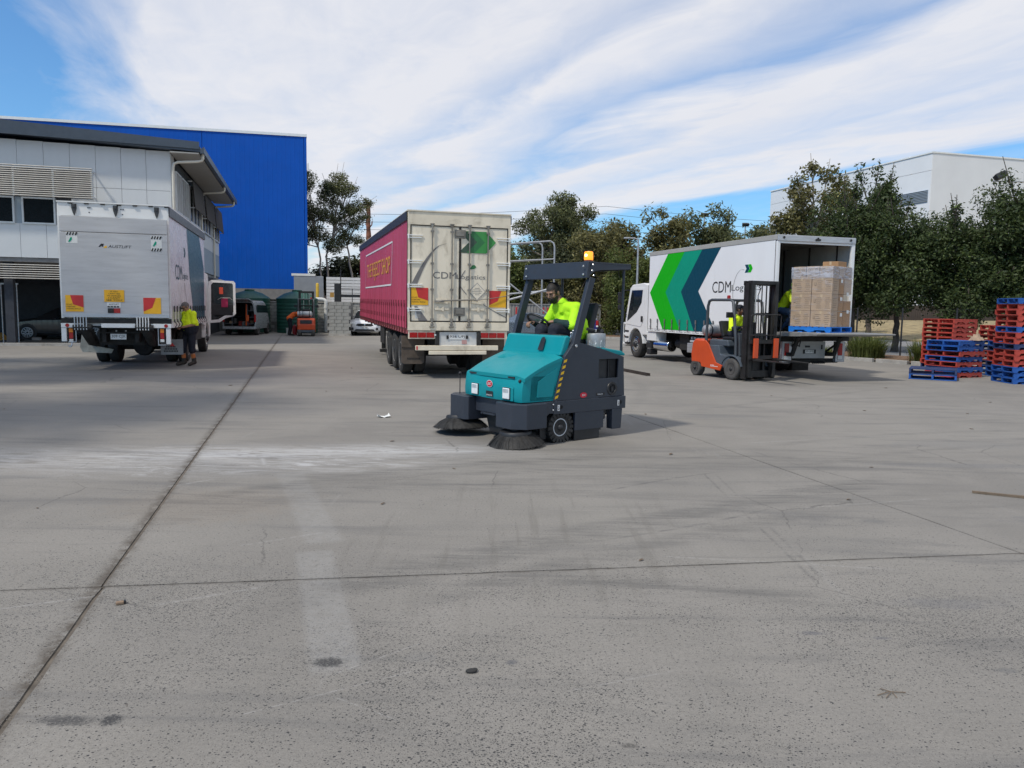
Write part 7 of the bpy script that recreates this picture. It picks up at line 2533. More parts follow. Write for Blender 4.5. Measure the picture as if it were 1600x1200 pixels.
rg_ = thing('cloth_rag', 'crumpled tan cloth lying on top of the waist-high mixed pallet stack', 'rag', (12.75, 21.15, 1.0), .4)
mb = MB()
rnd = random.Random(8)
nn = 9
vv = [((i - 4) * .05 + rnd.uniform(-.015, .015), (j - 4) * .04 + rnd.uniform(-.015, .015), .02 + .20 * max(0, 1 - ((i - 4) ** 2 + (j - 4) ** 2) / 17) * rnd.uniform(.5, 1.1)) for j in range(nn) for i in range(nn)]
mb.add(vv, [(j * nn + i, j * nn + i + 1, (j + 1) * nn + i + 1, (j + 1) * nn + i) for j in range(nn - 1) for i in range(nn - 1)])
mb.build('cloth', mat('tan_cloth', (.36, .26, .18), .9, var=.2), rg_, smooth=60)

# ------------------------------------------------------------------ pallet of cartons on the tail lift
lx, ly = 7.97, 19.32
pa = R(41)
def lw(u, v):
    """load coordinates: u along the right face, v along the left face, from the near corner"""
    return (lx + u * math.cos(pa) - v * math.sin(pa), ly + u * math.sin(pa) + v * math.cos(pa))
PS = 1.14
cx_, cy_ = lw(PS / 2, PS / 2)
pallet((cx_, cy_, 1.209), pa, m_plight, 'bright blue pallet carrying the wrapped cartons on the truck tail lift', 'loaded pallet', PS)
m_card = mat('cardboard', (.42, .30, .20), .8, var=.08, scale=3)
m_card2 = mat('cardboard_brown', (.36, .21, .105), .8, var=.10, scale=3)
m_cardp = mat('cardboard_pale', (.48, .37, .28), .75, var=.06, scale=3)
m_tapeb = mat('parcel_tape', (.50, .38, .24), .35, var=.05)
m_cprint = mat('carton_print', (.09, .065, .045), .7)
nc = 0


def carton(u0, v0, z0, du, dv, dz, m, label, lines=True):
    global nc
    x, y = lw(u0 + du / 2, v0 + dv / 2)
    t = thing('carton', label, 'carton', (x, y, z0), pa + rnd.uniform(-.008, .008), 'cartons on the tail lift pallet')
    MB().box(-du / 2 + .004, du / 2 - .004, -dv / 2 + .004, dv / 2 - .004, .001, dz - .004).build('box', m, t, bevel=.006)
    mb = MB()
    mb.box(-du / 2 + .003, du / 2 - .003, -.028, .028, dz - .0035, dz - .002)
    mb.box(-du / 2 + .0005, -du / 2 + .003, -.028, .028, dz - .09, dz - .003)
    mb.build('tape', m_tapeb, t)
    if lines:
        pr = MB()
        n = 6
        for k in range(n):
            zz = dz * (.16 + .12 * k)
            wd = dv * rnd.uniform(.22, .40)
            for s in (-.28, .16):
                yy = s * dv + rnd.uniform(-.01, .01)
                pr.quad((-du / 2 + .002, yy + wd * .3, zz), (-du / 2 + .002, yy - wd * .5, zz), (-du / 2 + .002, yy - wd * .5, zz + .008), (-du / 2 + .002, yy + wd * .3, zz + .008))
        zz = dz * .48
        for q in ((0, 0, .045, .010), (0, 0, .008, .085), (.037, 0, .045, .085)):
            yy = dv * .36
            pr.quad((-du / 2 + .002, yy - q[0], zz + q[1]), (-du / 2 + .002, yy - q[2], zz + q[1]), (-du / 2 + .002, yy - q[2], zz + q[3]), (-du / 2 + .002, yy - q[0], zz + q[3]))
        for k in range(5):
            zz = dz * (.2 + .13 * k)
            pr.quad((-du * .3, -dv / 2 + .002, zz), (du * .25, -dv / 2 + .002, zz), (du * .25, -dv / 2 + .002, zz + .007), (-du * .3, -dv / 2 + .002, zz + .007))
        pr.build('print', m_cprint, t, recalc=False)
    return t


rnd = random.Random(4)
zb = 1.352
th = (.405, .425, .430)
lv = ('bottom', 'middle', 'top')
for k in range(3):
    carton(.03, .03, zb, .36, .545, th[k], m_card, '%s tier carton at the near corner of the wrapped load' % lv[k])
    carton(.03, .58, zb, .36, .545, th[k], m_card, '%s tier carton on the left face, far from the near corner' % lv[k])
    carton(.40, .03, zb, .26, .36, th[k] * .98, m_card2, '%s tier brown carton on the right face beside the near corner' % lv[k], False)
    carton(.67, .03, zb, .40, .38, th[k] * (.62 if k == 1 else .96), m_card2 if k < 2 else m_cardp, '%s tier carton at the right end of the right face' % lv[k], False)
    carton(.40, .43, zb, .68, .66, th[k], m_cardp, '%s tier large carton hidden at the back of the load' % lv[k], False)
    zb += th[k]
for i, (u0, v0, du, dv, nm) in enumerate(((.04, .04, .34, .34, 'near corner'), (.04, .40, .34, .34, 'middle of the left side'), (.04, .76, .34, .34, 'far left corner'), (.40, .04, .32, .40, 'middle of the right side'), (.74, .04, .32, .40, 'far right corner'), (.40, .46, .66, .62, 'back'))):
    carton(u0, v0, zb, du, dv, .275, m_cardp if i % 2 else m_card, 'low carton in the wrapped top layer at the %s' % nm, i < 3)
carton(.42, .10, zb + .276, .46, .42, .13, m_card2, 'single flat brown carton lying loose on top of the load', False)
# paper labels and stretch film
lb = thing('shipping_labels', 'white shipping labels stuck on the brown cartons of the load', 'labels', (lx, ly, 0), pa)
for u, z in ((.50, 1.62), (.47, 2.02), (.46, 2.47), (.80, 2.15), (.85, 1.70)):
    MB().box(u, u + .10, .018, .026, z, z + .085).build('label', m_plate, lb)
m_film = bpy.data.materials.new('stretch_film')
m_film.use_nodes = True
_n = NT(m_film.node_tree)
_b = m_film.node_tree.nodes['Principled BSDF']
_b.inputs['Base Color'].default_value = (.62, .64, .72, 1)
_b.inputs['Roughness'].default_value = .12
_co = _n.node('ShaderNodeTexCoord').outputs['Object']
_w = _n.noise(_n.scalevec(_co, (3, 3, 14), rot=(.2, .1, 0)), 1.0, 5, .7, .6)
_n.link(_n.ramp(_w, .48, .78, .03, .34), _b.inputs['Alpha'])
_bp = _n.node('ShaderNodeBump')
_bp.inputs['Distance'].default_value = .02
_n.link(_w, _bp.inputs['Height'])
_n.link(_bp.outputs[0], _b.inputs['Normal'])
sf = thing('stretch_wrap', 'clear crinkled stretch film wound round the carton load', 'wrap', (lx, ly, 0), pa)
mb = MB()
nseg = 48
def loop(z, g):
    pts = []
    c = [(.028 - g, .028 - g), (1.072 + g, .028 - g), (1.072 + g, 1.128 + g), (.028 - g, 1.128 + g)]
    for e in range(4):
        p, q = Vector((*c[e], 0)), Vector((*c[(e + 1) % 4], 0))
        for i in range(12):
            w_ = p.lerp(q, i / 12)
            pts.append((w_.x + rnd.uniform(-.006, .006), w_.y + rnd.uniform(-.006, .006), z + rnd.uniform(-.008, .008)))
    return pts
zs = [2.57 + .06 * k for k in range(6)]
mb.loft([loop(z, .012) for z in zs], cap=False)
m_filmt = m_film.copy()
m_filmt.name = 'stretch_film_layers'
for nd in m_filmt.node_tree.nodes:
    if nd.type == 'MAP_RANGE' and nd.outputs[0].links[0].to_socket.name == 'Alpha':
        nd.inputs['From Min'].default_value, nd.inputs['From Max'].default_value, nd.inputs['To Min'].default_value, nd.inputs['To Max'].default_value = .40, .66, .22, .72
mb.build('film_top', m_filmt, sf, smooth=80, recalc=False)
mb = MB()
mb.loft([loop(1.33 + .155 * k, .010) for k in range(9)], cap=False)
mb.build('film_band', m_film, sf, smooth=80, recalc=False)

# ------------------------------------------------------------------ loose things on the ground
bm_ = thing('steel_channel', 'long dark steel channel lying on the concrete right of the sweeper', 'steel beam', (3.05, 21.7, 0), math.atan2(-1.7, .5))
MB().box(0, 1.8, -.05, .05, .0, .010).box(0, 1.8, -.05, -.04, .010, .07).box(0, 1.8, .04, .05, .010, .07).build('beam', mat('rusty_steel', (.055, .045, .040), .7, metal=.3, var=.3), bm_)
bm_ = thing('steel_channel', 'shorter dark steel channel end just behind the sweeper rear corner', 'steel beam', (2.72, 20.9, 0), math.atan2(-1.2, .35))
MB().box(0, .6, -.05, .05, .0, .010).box(0, .6, -.05, -.04, .010, .07).box(0, .6, .04, .05, .010, .07).build('beam', MATS['rusty_steel'], bm_)


def flat_bit(name, label, cat, x, y, rz, w, l, m, curl=.02, seed=1):
    t = thing(name, label, cat, (x, y, .002), rz)
    r_ = random.Random(seed)
    mb = MB()
    n = 5
    v = [((i / (n - 1) - .5) * w * r_.uniform(.85, 1.1), (j / (n - 1) - .5) * l * r_.uniform(.85, 1.1), curl * r_.random() * (1 + abs(i - 2))) for j in range(n) for i in range(n)]
    mb.add(v, [(j * n + i, j * n + i + 1, (j + 1) * n + i + 1, (j + 1) * n + i) for j in range(n - 1) for i in range(n - 1)])
    mb.build('sheet' if m is m_plate else 'scrap', m, t, recalc=False)
    return t


flat_bit('paper_scrap', 'small white paper scrap on the concrete left of the sweeper', 'litter', -1.97, 11.74, .3, .20, .12, m_plate, .02, 1)
t = thing('wood_chip', 'small tan wood chip with a dark end near the main joint', 'litter', (-2.20, 4.20, 0), .5)
MB().cbox((0, 0, .010), (.042, .026, .018)).build('chip', mat('raw_wood', (.24, .165, .11), .8), t, bevel=.005)
MB().cbox((.026, .004, .010), (.012, .028, .020)).build('dark_end', m_black, t, bevel=.003)
t = thing('rubber_lump', 'small black lump of rubber lying on the near concrete', 'litter', (-.17, 3.45, .0), .2)
MB().ball((0, 0, .008), .022, 8, (1.3, .8, .45)).ball((.015, .006, .010), .014, 6, (1.2, .8, .5)).build('lump', m_rubber, t, smooth=60)
t = thing('wood_strip', 'thin broken brown wood strip at the right edge of the concrete', 'litter', (4.72, 7.12, 0), math.atan2(-.2, .4))
MB().cbox((0, 0, .012), (.62, .028, .020)).cbox((.12, .04, .010), (.44, .016, .014), (0, 0, .06)).build('strip', mat('rusty_wood', (.17, .125, .085), .85, var=.3), t)
t = thing('twig', 'dry crossed twig lying in the foreground right of centre', 'twig', (1.72, 3.3, 0), .3)
mb = MB()
mb.tube([(-.07, 0, .006), (0, .01, .008), (.075, -.01, .004)], .0022, 5).tube([(0, -.04, .004), (.01, 0, .010), (-.01, .05, .004)], .002, 5).tube([(-.05, -.03, .006), (0, 0, .01)], .002, 4)
mb.build('stem', MATS['rusty_wood'], t)
# windblown leaves and bits scattered over the yard
lm = mat('dead_leaf', (.16, .11, .07), .8, var=.4)
lmd = mat('dead_leaf_dark', (.05, .042, .036), .8, var=.4)
lf0 = None
rnd = random.Random(21)
leafspots = [(-1.1, 6.5), (-1.5, 9.6), (2.2, 12.5), (6.2, 13.4), (7.9, 13.2), (9.4, 15.0), (10.5, 14.2), (5.3, 15.6), (4.2, 17.0), (8.6, 17.6), (11.6, 16.2), (10.9, 12.1), (7.2, 9.7), (4.0, 8.4), (1.9, 9.0), (-5.9, 16), (-4.4, 21), (-6.6, 24), (-5.0, 27), (-3.7, 15.2), (-8.0, 12.0), (1.2, 14.8), (12.2, 13.5), (3.1, 6.9), (.9, 5.1), (-3.9, 6.2), (2.9, 4.1), (-.6, 8.0), (6.9, 11.4), (9.0, 10.6)]
for x, y in leafspots:
    if lf0 is None:
        t = lf0 = thing('fallen_leaf', 'curled brown leaf blown onto the concrete', 'leaf', (x, y, .003), 0, 'fallen leaves on the concrete')
        mb = MB()
        mb.add([(-.05, 0, .002), (-.02, .018, .012), (.03, .014, .016), (.06, 0, .004), (.03, -.014, .015), (-.02, -.018, .012), (0, 0, .004)], [(0, 1, 6), (1, 2, 6), (2, 3, 6), (3, 4, 6), (4, 5, 6), (5, 0, 6)])
        mb.build('blade', lm, t, recalc=False)
    else:
        t = copy_tree(lf0)
        t.location = (x, y, .003)
    t.rotation_euler = (0, 0, rnd.uniform(0, 6.28))
    s = rnd.uniform(.35, .7) * (1 if y < 9 else 1.4)
    t.scale = (s, s, s)
st_ = thing('wheel_stop', 'yellow and black wheel stop wedge at the left edge under the office', 'wheel stop', (-21.95, 32.6, 0), YAW)
MB().prism([(-.45, 0), (-.12, .34), (.12, .34), (.45, 0)], 'y', -.5, .5).build('wedge', mat('stop_yellow', (.50, .32, .08), .6, dirt=.3), st_, bevel=.02)
MB().box(-.6, .9, -.55, .55, .0, .05).build('base_plate', m_black, st_)
bk = thing('bucket', 'white bucket standing by the small forklift', 'bucket', (-12.9, 44.4, 0))
MB().lathe([(.15, 0), (.18, .36), (.19, .37), (.19, .39), (.17, .39), (.16, .03), (.001, .03)], 18).build('tub', m_plate, bk, smooth=40)
rb = thing('fire_extinguisher', 'small red cylinder standing between the bucket and the small forklift', 'extinguisher', (-12.5, 44.1, 0))
MB().lathe([(.13, 0), (.13, .44), (.08, .54), (.03, .56), (.03, .62)], 14).build('cylinder', mat('extinguisher_red', (.40, .02, .03), .4), rb, smooth=40)
MB().cbox((.02, 0, .64), (.16, .04, .05)).build('handle', m_black, rb)
cb_ = thing('concrete_chunk', 'pale lump of concrete on the floor under the charcoal car', 'rubble', (-21.0, 33.9, 0))
MB().cbox((0, 0, .06), (.35, .22, .12), (.1, .05, .3)).build('chunk', m_kerb, cb_, bevel=.03)

# fine grit gathered on the slabs and along the joints
rg = np.random.default_rng(5)
mb = MB()
for k in range(2600):
    if k % 3:
        x, y = rg.uniform(-6, 6), 2.6 + rg.exponential(2.6)
    else:
        f = rg.uniform(0, 1)
        x, y = -1.9 - 3.4 * f + rg.normal(0, .05), 2.5 + 12.5 * f
    r = rg.uniform(.0015, .0048) * (1 + .5 * (rg.random() < .06))
    a = rg.uniform(0, 6.28)
    pts = [(x + r * math.cos(a + t) * rg.uniform(.7, 1.2), y + r * math.sin(a + t), 0) for t in (0, 2.1, 4.2)]
    mb.add(pts + [(x, y, r * rg.uniform(.6, 1.1))], [(0, 1, 3), (1, 2, 3), (2, 0, 3)])
g_ = mb.build('grit', mat('grit', (.12, .105, .09), .9, var=.6, scale=60), recalc=False, kind='stuff')
# ------------------------------------------------------------------ people
def skinmat(name, rgb):
    return mat(name, rgb, .55, var=.10, scale=14, spec=.4, bump=.0006, bscale=260)


m_skin = skinmat('skin_tan', (.36, .20, .13))
m_skin2 = skinmat('skin_olive', (.32, .18, .115))
m_lime = mat('hi_vis_lime', (.50, .95, .012), .75, var=.08, scale=9, bump=.004, bscale=28)
m_limey = mat('hi_vis_yellow', (.74, .95, .012), .75, var=.08, scale=9, bump=.004, bscale=28)
m_orangev = mat('hi_vis_orange', (.75, .12, .012), .75, var=.08, scale=9, bump=.004, bscale=28)
m_navy = mat('navy_cloth', (.012, .015, .026), .85, var=.2, scale=9, bump=.004, bscale=26)
m_green = mat('dark_green_cloth', (.012, .040, .038), .85, var=.2, scale=9, bump=.004, bscale=26)
m_denim = mat('denim', (.045, .085, .16), .85, var=.2, scale=12, bump=.003, bscale=40)
m_boot = mat('boot_leather', (.030, .024, .019), .7, var=.3, scale=12)
m_hair = mat('dark_hair', (.020, .016, .013), .7, var=.3, scale=60)
m_hairg = mat('grey_hair', (.13, .12, .115), .7, var=.3, scale=60, bump=.003, bscale=120)
m_beardr = mat('red_beard', (.16, .05, .02), .8, var=.3, scale=60)
m_eye = mat('eye_dark', (.01, .008, .007), .2)
m_sock = mat('sock_orange', (.50, .16, .05), .85, var=.2)


def taper(mb, p0, p1, r0, r1=None, n=12):
    """rounded tapering limb"""
    p0, p1 = Vector(p0), Vector(p1)
    r1 = r0 if r1 is None else r1
    d = (p1 - p0)
    L = max(d.length, 1e-4)
    d = d / L
    path, rs = [], []
    for a in (-.98, -.8, -.45):
        path.append(p0 + d * (r0 * a)); rs.append(r0 * math.sqrt(1 - a * a))
    path.append(p0); rs.append(r0)
    path.append(p1); rs.append(r1)
    for a in (.45, .8, .98):
        path.append(p1 + d * (r1 * a)); rs.append(r1 * math.sqrt(1 - a * a))
    mb.tube(path, r0, n, rs)


def remeshed(mb, name, m, parent, voxel, smooth=4, rough=0.0, fac=.5):
    o = mb.build(name, m, parent, recalc=True)
    md = o.modifiers.new('join', 'REMESH')
    md.mode = 'VOXEL'
    md.voxel_size = voxel
    md.use_smooth_shade = True
    if rough:
        tx = bpy.data.textures.get('cloth_folds') or bpy.data.textures.new('cloth_folds', 'CLOUDS')
        tx.noise_scale = .11
        tx.noise_depth = 2
        dm_ = o.modifiers.new('folds', 'DISPLACE')
        dm_.texture = tx
        dm_.texture_coords = 'GLOBAL'
        dm_.strength = rough
        dm_.mid_level = .5
    sm_ = o.modifiers.new('soften', 'SMOOTH')
    sm_.factor = fac
    sm_.iterations = smooth
    return o


def person(label, loc, rz, J, k=1.0, skin=None, voxel=.007, look=(0, 1, -.3), hair=None, hair_long=False, beard=None, top=None, top2=None, sleeve='short', legs=None, shorts=False,
           boots=True, socks=None, cap=None, glasses=False, hands=(((0, 1, 0), (0, 0, 1), .5), ((0, 1, 0), (0, 0, 1), .5)), belly=0.0, band=None):
    skin = skin or m_skin
    t = thing('person', label, 'person', loc, rz)
    g = {a: Vector(b) for a, b in J.items()}
    fw = Vector(look).normalized()
    up = Vector((0, 0, 1))
    rt_ = fw.cross(up).normalized()
    up = rt_.cross(fw).normalized()
    H_ = Matrix((rt_, fw, up)).transposed().to_4x4()
    H_ = Matrix.Translation(g['head']) @ H_ @ Matrix.Scale(k, 4)
    b = MB()
    b.X = H_
    b.ball((0, -.012, .022), .092, 14, (.83, 1.06, 1.02))              # skull
    b.ball((0, .018, -.040), .070, 12, (.86, 1.0, 1.12))               # face and jaw
    b.ball((0, .052, -.092), .030, 8, (1.1, .8, .8))                   # chin
    b.ball((0, .098, -.030), .014, 8, (.95, 1.1, 1.0))                 # nose tip
    taper(b, (0, .086, .012), (0, .100, -.026), .009, .013, 8)
    b.ball((0, .074, .022), .030, 8, (1.9, .55, .42))                  # brow
    b.ball((0, .083, -.062), .017, 8, (1.4, .7, .62))                  # lips
    for s in (-1, 1):
        b.ball((s * .050, .058, -.028), .024, 8, (.9, .9, 1.0))        # cheeks
        b.ball((s * .080, -.008, -.008), .026, 8, (.42, .75, 1.15))    # ears
    b.X = None
    taper(b, g['neck'], g['head'] - up * .05 * k - fw * .012 * k, .058 * k, .054 * k)
    ch, pv = g['chest'], g['pelvis']
    def torso(mb, e):
        ax = (g['sr'] - g['sl']).normalized()
        for s in (-1, 1):
            taper(mb, ch + ax * s * .085 * k, pv.lerp(ch, .45) + ax * s * .06 * k, (.112 + e) * k, (.108 + e + belly * .5) * k)
            taper(mb, pv.lerp(ch, .45) + ax * s * .06 * k, pv + ax * s * .06 * k, (.108 + e + belly * .5) * k, (.118 + e + belly * .3) * k)
        if belly:
            f2 = Vector((0, 1, 0))
            mb.ball(pv.lerp(ch, .28) + f2 * .07 * k, (.14 + e) * k, 12, (1.0, .8 + belly, 1.0))
        taper(mb, g['sl'], g['sr'], (.062 + e) * k)
        taper(mb, ch + (g['neck'] - ch) * .5, g['neck'], (.085 + e) * k, (.060 + e * .5) * k)
    torso(b, 0)
    for s in 'lr':
        taper(b, g['s' + s], g['e' + s], .054 * k, .043 * k)
        taper(b, g['e' + s], g['w' + s], .044 * k, .030 * k)
        taper(b, g['h' + s], g['k' + s], .088 * k, .060 * k)
        taper(b, g['k' + s], g['a' + s], .060 * k, .040 * k)
        taper(b, g['a' + s], g['t' + s], .042 * k, .034 * k)
    # hands: palm, four curled fingers, thumb
    for i, s in enumerate('lr'):
        d, nn, curl = Vector(hands[i][0]).normalized(), Vector(hands[i][1]).normalized(), hands[i][2]
        side = d.cross(nn).normalized()
        nn = side.cross(d).normalized()
        w = g['w' + s]
        sg = 1 if s == 'l' else -1
        for q in (-1, -.33, .33, 1):
            taper(b, w + d * .015 * k + side * q * .018 * k, w + d * .085 * k + side * q * .030 * k, .017 * k, .0135 * k, 8)
        for q, ln in ((-1, .062), (-.34, .075), (.34, .080), (1, .070)):
            p = w + d * .090 * k + side * q * .031 * k * sg
            a1 = curl * .9
            d1 = d * math.cos(a1) - nn * math.sin(a1)
            p1 = p + d1 * ln * .45 * k
            a2 = curl * 2.0
            d2 = d * math.cos(a2) - nn * math.sin(a2)
            p2 = p1 + d2 * ln * .35 * k
            a3 = curl * 2.8
            d3 = d * math.cos(a3) - nn * math.sin(a3)
            taper(b, p, p1, .0105 * k, .0095 * k, 7)
            taper(b, p1, p2, .0095 * k, .0088 * k, 7)
            taper(b, p2, p2 + d3 * ln * .28 * k, .0088 * k, .0080 * k, 7)
        tb = w + d * .030 * k + side * sg * .032 * k
        t1 = tb + (d * .55 + side * sg * .6 - nn * .35).normalized() * .042 * k
        taper(b, tb, t1, .015 * k, .0115 * k, 8)
        taper(b, t1, t1 + (d * .9 + side * sg * .1 - nn * .5).normalized() * .032 * k, .0112 * k, .0095 * k, 8)
    remeshed(b, 'body', skin, t, voxel * k, 5)
    # eyes and brows
    e = MB()
    e.X = H_
    for s in (-1, 1):
        e.ball((s * .034, .083, .004), .011, 8, (1.25, .5, .62))
    e.build('eyes', m_eye, t, smooth=60)
    hm = hair or m_hair
    h = MB()
    h.X = H_
    for s in (-1, 1):
        taper(h, (s * .016, .094, .018), (s * .052, .080, .020), .0055, .004, 6)
    src = MB().ball((0, -.014, .026), .098, 20, (.85, 1.07, 1.03))
    keep = []
    for f in src.f:
        c = sum((Vector(src.v[i]) for i in f), Vector()) / len(f)
        lim = .052 + (.0 if c.y > .04 else -.07 if c.y > -.02 else -.10)
        if c.z > lim or (hair_long and c.y < .0 and c.z > -.09):
            keep.append(f)
    h.add(src.v, keep)
    if cap is None:
        h.build('hair', hm, t, smooth=60, recalc=False)
    else:
        h.build('hair', hm, t, smooth=60, recalc=False)
        c_ = MB()
        c_.X = H_
        src = MB().ball((0, -.012, .032), .106, 20, (.86, 1.08, 1.0))
        c_.add(src.v, [f for f in src.f if (sum((Vector(src.v[i]) for i in f), Vector()) / len(f)).z > (.045 if cap[1] == 'cap' else -.14) and not ((sum((Vector(src.v[i]) for i in f), Vector()) / len(f)).y > .055 and cap[1] == 'hood' and (sum((Vector(src.v[i]) for i in f), Vector()) / len(f)).z < .07)])
        if cap[1] == 'cap':
            v = []
            for i in range(9):
                a = math.pi * i / 8
                v += [(math.cos(a) * .074, .065 + math.sin(a) * .02, .058), (math.cos(a) * .072, .072 + math.sin(a) * .085, .045 - .012 * abs(math.cos(a)))]
            c_.add(v, [(2 * i, 2 * i + 1, 2 * i + 3, 2 * i + 2) for i in range(8)])
        c_.build('cap' if cap[1] == 'cap' else 'hood', cap[0], t, smooth=60, recalc=False)
    if beard:
        bd_ = MB()
        bd_.X = H_
        src = MB().ball((0, .020, -.052), .080, 20, (.90, 1.0, 1.12))
        kp = []
        for f in src.f:
            c = sum((Vector(src.v[i]) for i in f), Vector()) / len(f)
            if c.z < -.042 and c.y > -.01 and not (c.y > .078 and -.075 < c.z < -.050 and abs(c.x) < .022) and not (c.z > -.058 and c.y > .055):
                kp.append(f)
        bd_.add(src.v, kp)
        taper(bd_, (-.026, .090, -.050), (.026, .090, -.050), .0065, .0065, 6)
        bd_.build('beard', beard, t, smooth=60, recalc=False)
    if glasses:
        g_ = MB()
        g_.X = H_
        for s in (-1, 1):
            g_.cbox((s * .034, .098, .006), (.052, .012, .032))
            g_.tube([(s * .060, .094, .010), (s * .082, .0, .010)], .003, 5)
        g_.build('sunglasses', m_eye, t, bevel=.008)
    # clothes
    if top:
        c_ = MB()
        torso(c_, .020)
        for s in 'lr':
            end = g['e' + s] if sleeve != 'short' else g['s' + s].lerp(g['e' + s], .82)
            taper(c_, g['s' + s], end, .074 * k, (.066 if sleeve != 'short' else .072) * k)
            if sleeve == 'long1':
                taper(c_, g['e' + s], g['w' + s].lerp(g['e' + s], .1), .062 * k, .046 * k)
        o = remeshed(c_, 'shirt', top, t, .011 * k, 5, .022 * k)
        cl = MB()
        nk = g['neck']
        ringp = [nk + Vector((math.cos(a) * .066, math.sin(a) * .066 - .004, .012 + .012 * math.sin(-a))) * k for a in np.linspace(0, 6.2832, 19)]
        cl.tube(ringp, .012 * k, 6)
        cl.build('collar', top, o, smooth=60)
        if sleeve == 'long2':
            for s in 'lr':
                s2 = MB()
                taper(s2, g['s' + s].lerp(g['e' + s], .90), g['e' + s], .060 * k, .062 * k)
                taper(s2, g['e' + s], g['w' + s].lerp(g['e' + s], .06), .064 * k, .044 * k)
                remeshed(s2, 'sleeve', top2 or top, t, .010 * k, 4, .018 * k)
        if band:
            bb = MB()
            ax = (g['sr'] - g['sl']).normalized()
            for s in (-1, 1):
                taper(bb, pv.lerp(ch, .16) + ax * s * .06 * k, pv + ax * s * .06 * k, (.134 + belly * .5) * k, (.142 + belly * .3) * k)
            if belly:
                bb.ball(pv.lerp(ch, .12) + Vector((0, .07, 0)) * k, .158 * k, 12, (1.0, .8 + belly, .55))
            remeshed(bb, 'shirt_hem', band, t, .011 * k, 4, .014 * k)
    if legs:
        l_ = MB()
        taper(l_, g['hl'], g['hr'], .122 * k)
        taper(l_, pv, g['hl'].lerp(g['hr'], .5), .125 * k)
        for s in 'lr':
            taper(l_, g['h' + s], g['k' + s], .112 * k, .088 * k)
            if shorts:
                taper(l_, g['k' + s], g['k' + s].lerp(g['a' + s], .20), .088 * k, .090 * k)
            else:
                taper(l_, g['k' + s], g['a' + s], .084 * k, .064 * k)
        remeshed(l_, 'shorts' if shorts else 'trousers', legs, t, .011 * k, 4, .022 * k)
    if boots:
        for s in 'lr':
            bo = MB()
            a, tt = g['a' + s], g['t' + s]
            taper(bo, a + Vector((0, 0, .10)) * k, a, .060 * k, .056 * k)
            taper(bo, a, tt, .054 * k, .046 * k)
            taper(bo, a - (tt - a).normalized() * .03 * k, a + Vector((0, 0, -.01)), .05 * k)
            o = remeshed(bo, 'boot', m_boot, t, .009 * k, 3)
    if socks:
        for s in 'lr':
            so = MB()
            taper(so, g['a' + s].lerp(g['k' + s], .36), g['a' + s].lerp(g['k' + s], .50), .056 * k, .058 * k)
            remeshed(so, 'sock', socks, t, .009 * k, 2)
    return t


# sweeper driver, built in the sweeper's own directions at the seat
drv = dict(head=(.09, -.47, 1.925), neck=(.02, -.575, 1.785), chest=(-.03, -.66, 1.62), pelvis=(-.02, -.74, 1.40), sl=(-.235, -.61, 1.715), sr=(.185, -.61, 1.715),
           el=(-.305, -.475, 1.485), wl=(-.055, -.395, 1.535), er=(.32, -.53, 1.47), wr=(.36, -.365, 1.52), hl=(-.12, -.70, 1.39), hr=(.09, -.70, 1.39),
           kl=(-.15, -.30, 1.42), kr=(.12, -.30, 1.42), al=(-.15, -.24, 1.17), ar=(.12, -.24, 1.17), tl=(-.15, -.20, 1.14), tr=(.12, -.20, 1.14))
person('bearded driver in a lime hi-vis pullover steering the teal sweeper', (.23, 10.23, 0), SWA, drv, 1.08, m_skin2, .0065, (-.12, 1, -.40), m_hair, False, m_hair, m_lime, m_green, 'long2', m_navy,
       hands=(((.85, .35, -.05), (.1, .3, 1), .75), ((.0, 1, -.1), (.2, .2, 1), .75)), belly=.10)

# man beside the left truck
std = dict(head=(.0, .10, 1.615), neck=(.0, .015, 1.50), chest=(.0, -.015, 1.33), pelvis=(.0, -.02, 1.0), sl=(-.20, -.01, 1.42), sr=(.20, -.01, 1.42),
           el=(-.26, .02, 1.13), wl=(-.09, .25, 1.06), er=(.26, .02, 1.13), wr=(.08, .27, 1.08), hl=(-.095, -.01, .92), hr=(.095, -.01, .92),
           kl=(-.10, -.01, .50), kr=(.11, .12, .50), al=(-.10, -.06, .085), ar=(.12, .10, .085), tl=(-.14, .11, .045), tr=(.15, .28, .045))
person('grey-haired man in a yellow hi-vis polo and navy shorts standing beside the left truck', (-8.90, 21.15, 0), R(146), std, 1.04, m_skin, .007, (.0, 1, -.62), m_hairg, True, None, m_limey, m_navy, 'short', m_navy, True,
       socks=m_sock, glasses=True, hands=(((.75, .45, .05), (0, 0, 1), .6), ((-.75, .35, -.1), (0, 0, 1), .7)), belly=.14, band=m_navy)
m_dev = thing('handset', 'small dark handset held by the grey-haired man', 'handset', (-9.06, 20.92, 1.09), R(146))
MB().cbox((0, .0, 0), (.14, .07, .02), (.3, 0, 0)).build('case', m_black, m_dev, bevel=.006)

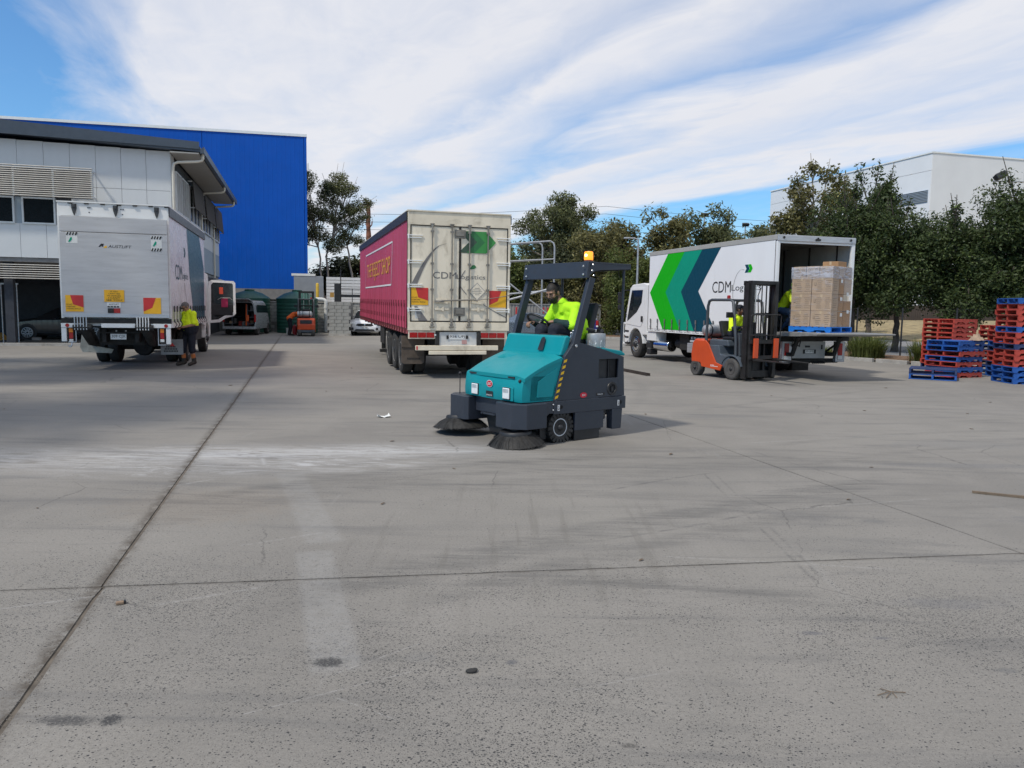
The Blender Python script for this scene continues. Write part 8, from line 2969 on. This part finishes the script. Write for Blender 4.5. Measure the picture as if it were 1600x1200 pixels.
# forklift driver
fkd = dict(head=(.02, -.30, 1.75), neck=(-.02, -.38, 1.60), chest=(-.03, -.45, 1.42), pelvis=(-.02, -.52, 1.15), sl=(-.22, -.42, 1.51), sr=(.18, -.42, 1.51),
           el=(-.30, -.28, 1.28), wl=(-.14, -.12, 1.29), er=(.30, -.28, 1.28), wr=(.12, -.10, 1.30), hl=(-.12, -.48, 1.13), hr=(.08, -.48, 1.13),
           kl=(-.14, -.10, 1.15), kr=(.10, -.10, 1.15), al=(-.14, -.06, .80), ar=(.10, -.06, .80), tl=(-.14, .02, .77), tr=(.10, .02, .77))
person('forklift driver in a yellow and navy hi-vis shirt with dark cap, sunglasses and ginger beard', (5.93, 19.40, 0), R(204.8), fkd, 1.0, m_skin, .008, (-.75, 1, -.10), m_hair, False, m_beardr, m_limey, m_navy, 'long2', m_navy,
       cap=(m_navy, 'cap'), glasses=True, band=m_navy, hands=(((.3, 1, 0), (0, .3, 1), .8), ((-.2, 1, 0), (0, .3, 1), .8)))

# worker bending behind the cartons in the truck
bnd = dict(head=(0, .17, 1.20), neck=(0, .09, 1.08), chest=(0, .02, .93), pelvis=(0, -.18, .60), sl=(-.19, .06, 1.0), sr=(.19, .06, 1.0),
           el=(-.27, .20, .80), wl=(-.20, .40, .78), er=(.27, .20, .80), wr=(.20, .40, .78), hl=(-.10, -.14, .57), hr=(.10, -.14, .57),
           kl=(-.13, .22, .46), kr=(.13, .22, .46), al=(-.12, -.08, .085), ar=(.12, -.08, .085), tl=(-.14, .09, .045), tr=(.14, .09, .045))
person('worker in a yellow hi-vis hood and jeans crouching behind the cartons in the truck doorway', (7.42, 20.85, 1.20), R(-130), bnd, 1.0, m_skin, .009, (0, 1, -.25), m_hair, False, None, m_limey, m_navy, 'long2', m_denim,
       cap=(m_limey, 'hood'), hands=(((0, 1, -.3), (0, 0, 1), .4), ((0, 1, -.3), (0, 0, 1), .4)))

# worker leaning in at the small forklift
ben = dict(bnd)
ben.update(head=(0, .40, 1.32), neck=(0, .30, 1.27), chest=(0, .16, 1.18), pelvis=(0, -.10, .96), sl=(-.19, .24, 1.24), sr=(.19, .24, 1.24), el=(-.24, .42, 1.08), wl=(-.18, .62, 1.02), er=(.24, .42, 1.08), wr=(.18, .62, 1.02),
           hl=(-.10, -.09, .92), hr=(.10, -.09, .92), kl=(-.11, -.02, .49), kr=(.11, -.02, .49), al=(-.11, -.10, .085), ar=(.11, -.10, .085))
person('worker in an orange hi-vis vest leaning in beside the small forklift', (-12.48, 43.3, 0), R(-62), ben, 1.05, m_skin, .012, (0, 1, -.8), m_hair, False, None, m_orangev, m_navy, 'long2', m_navy)
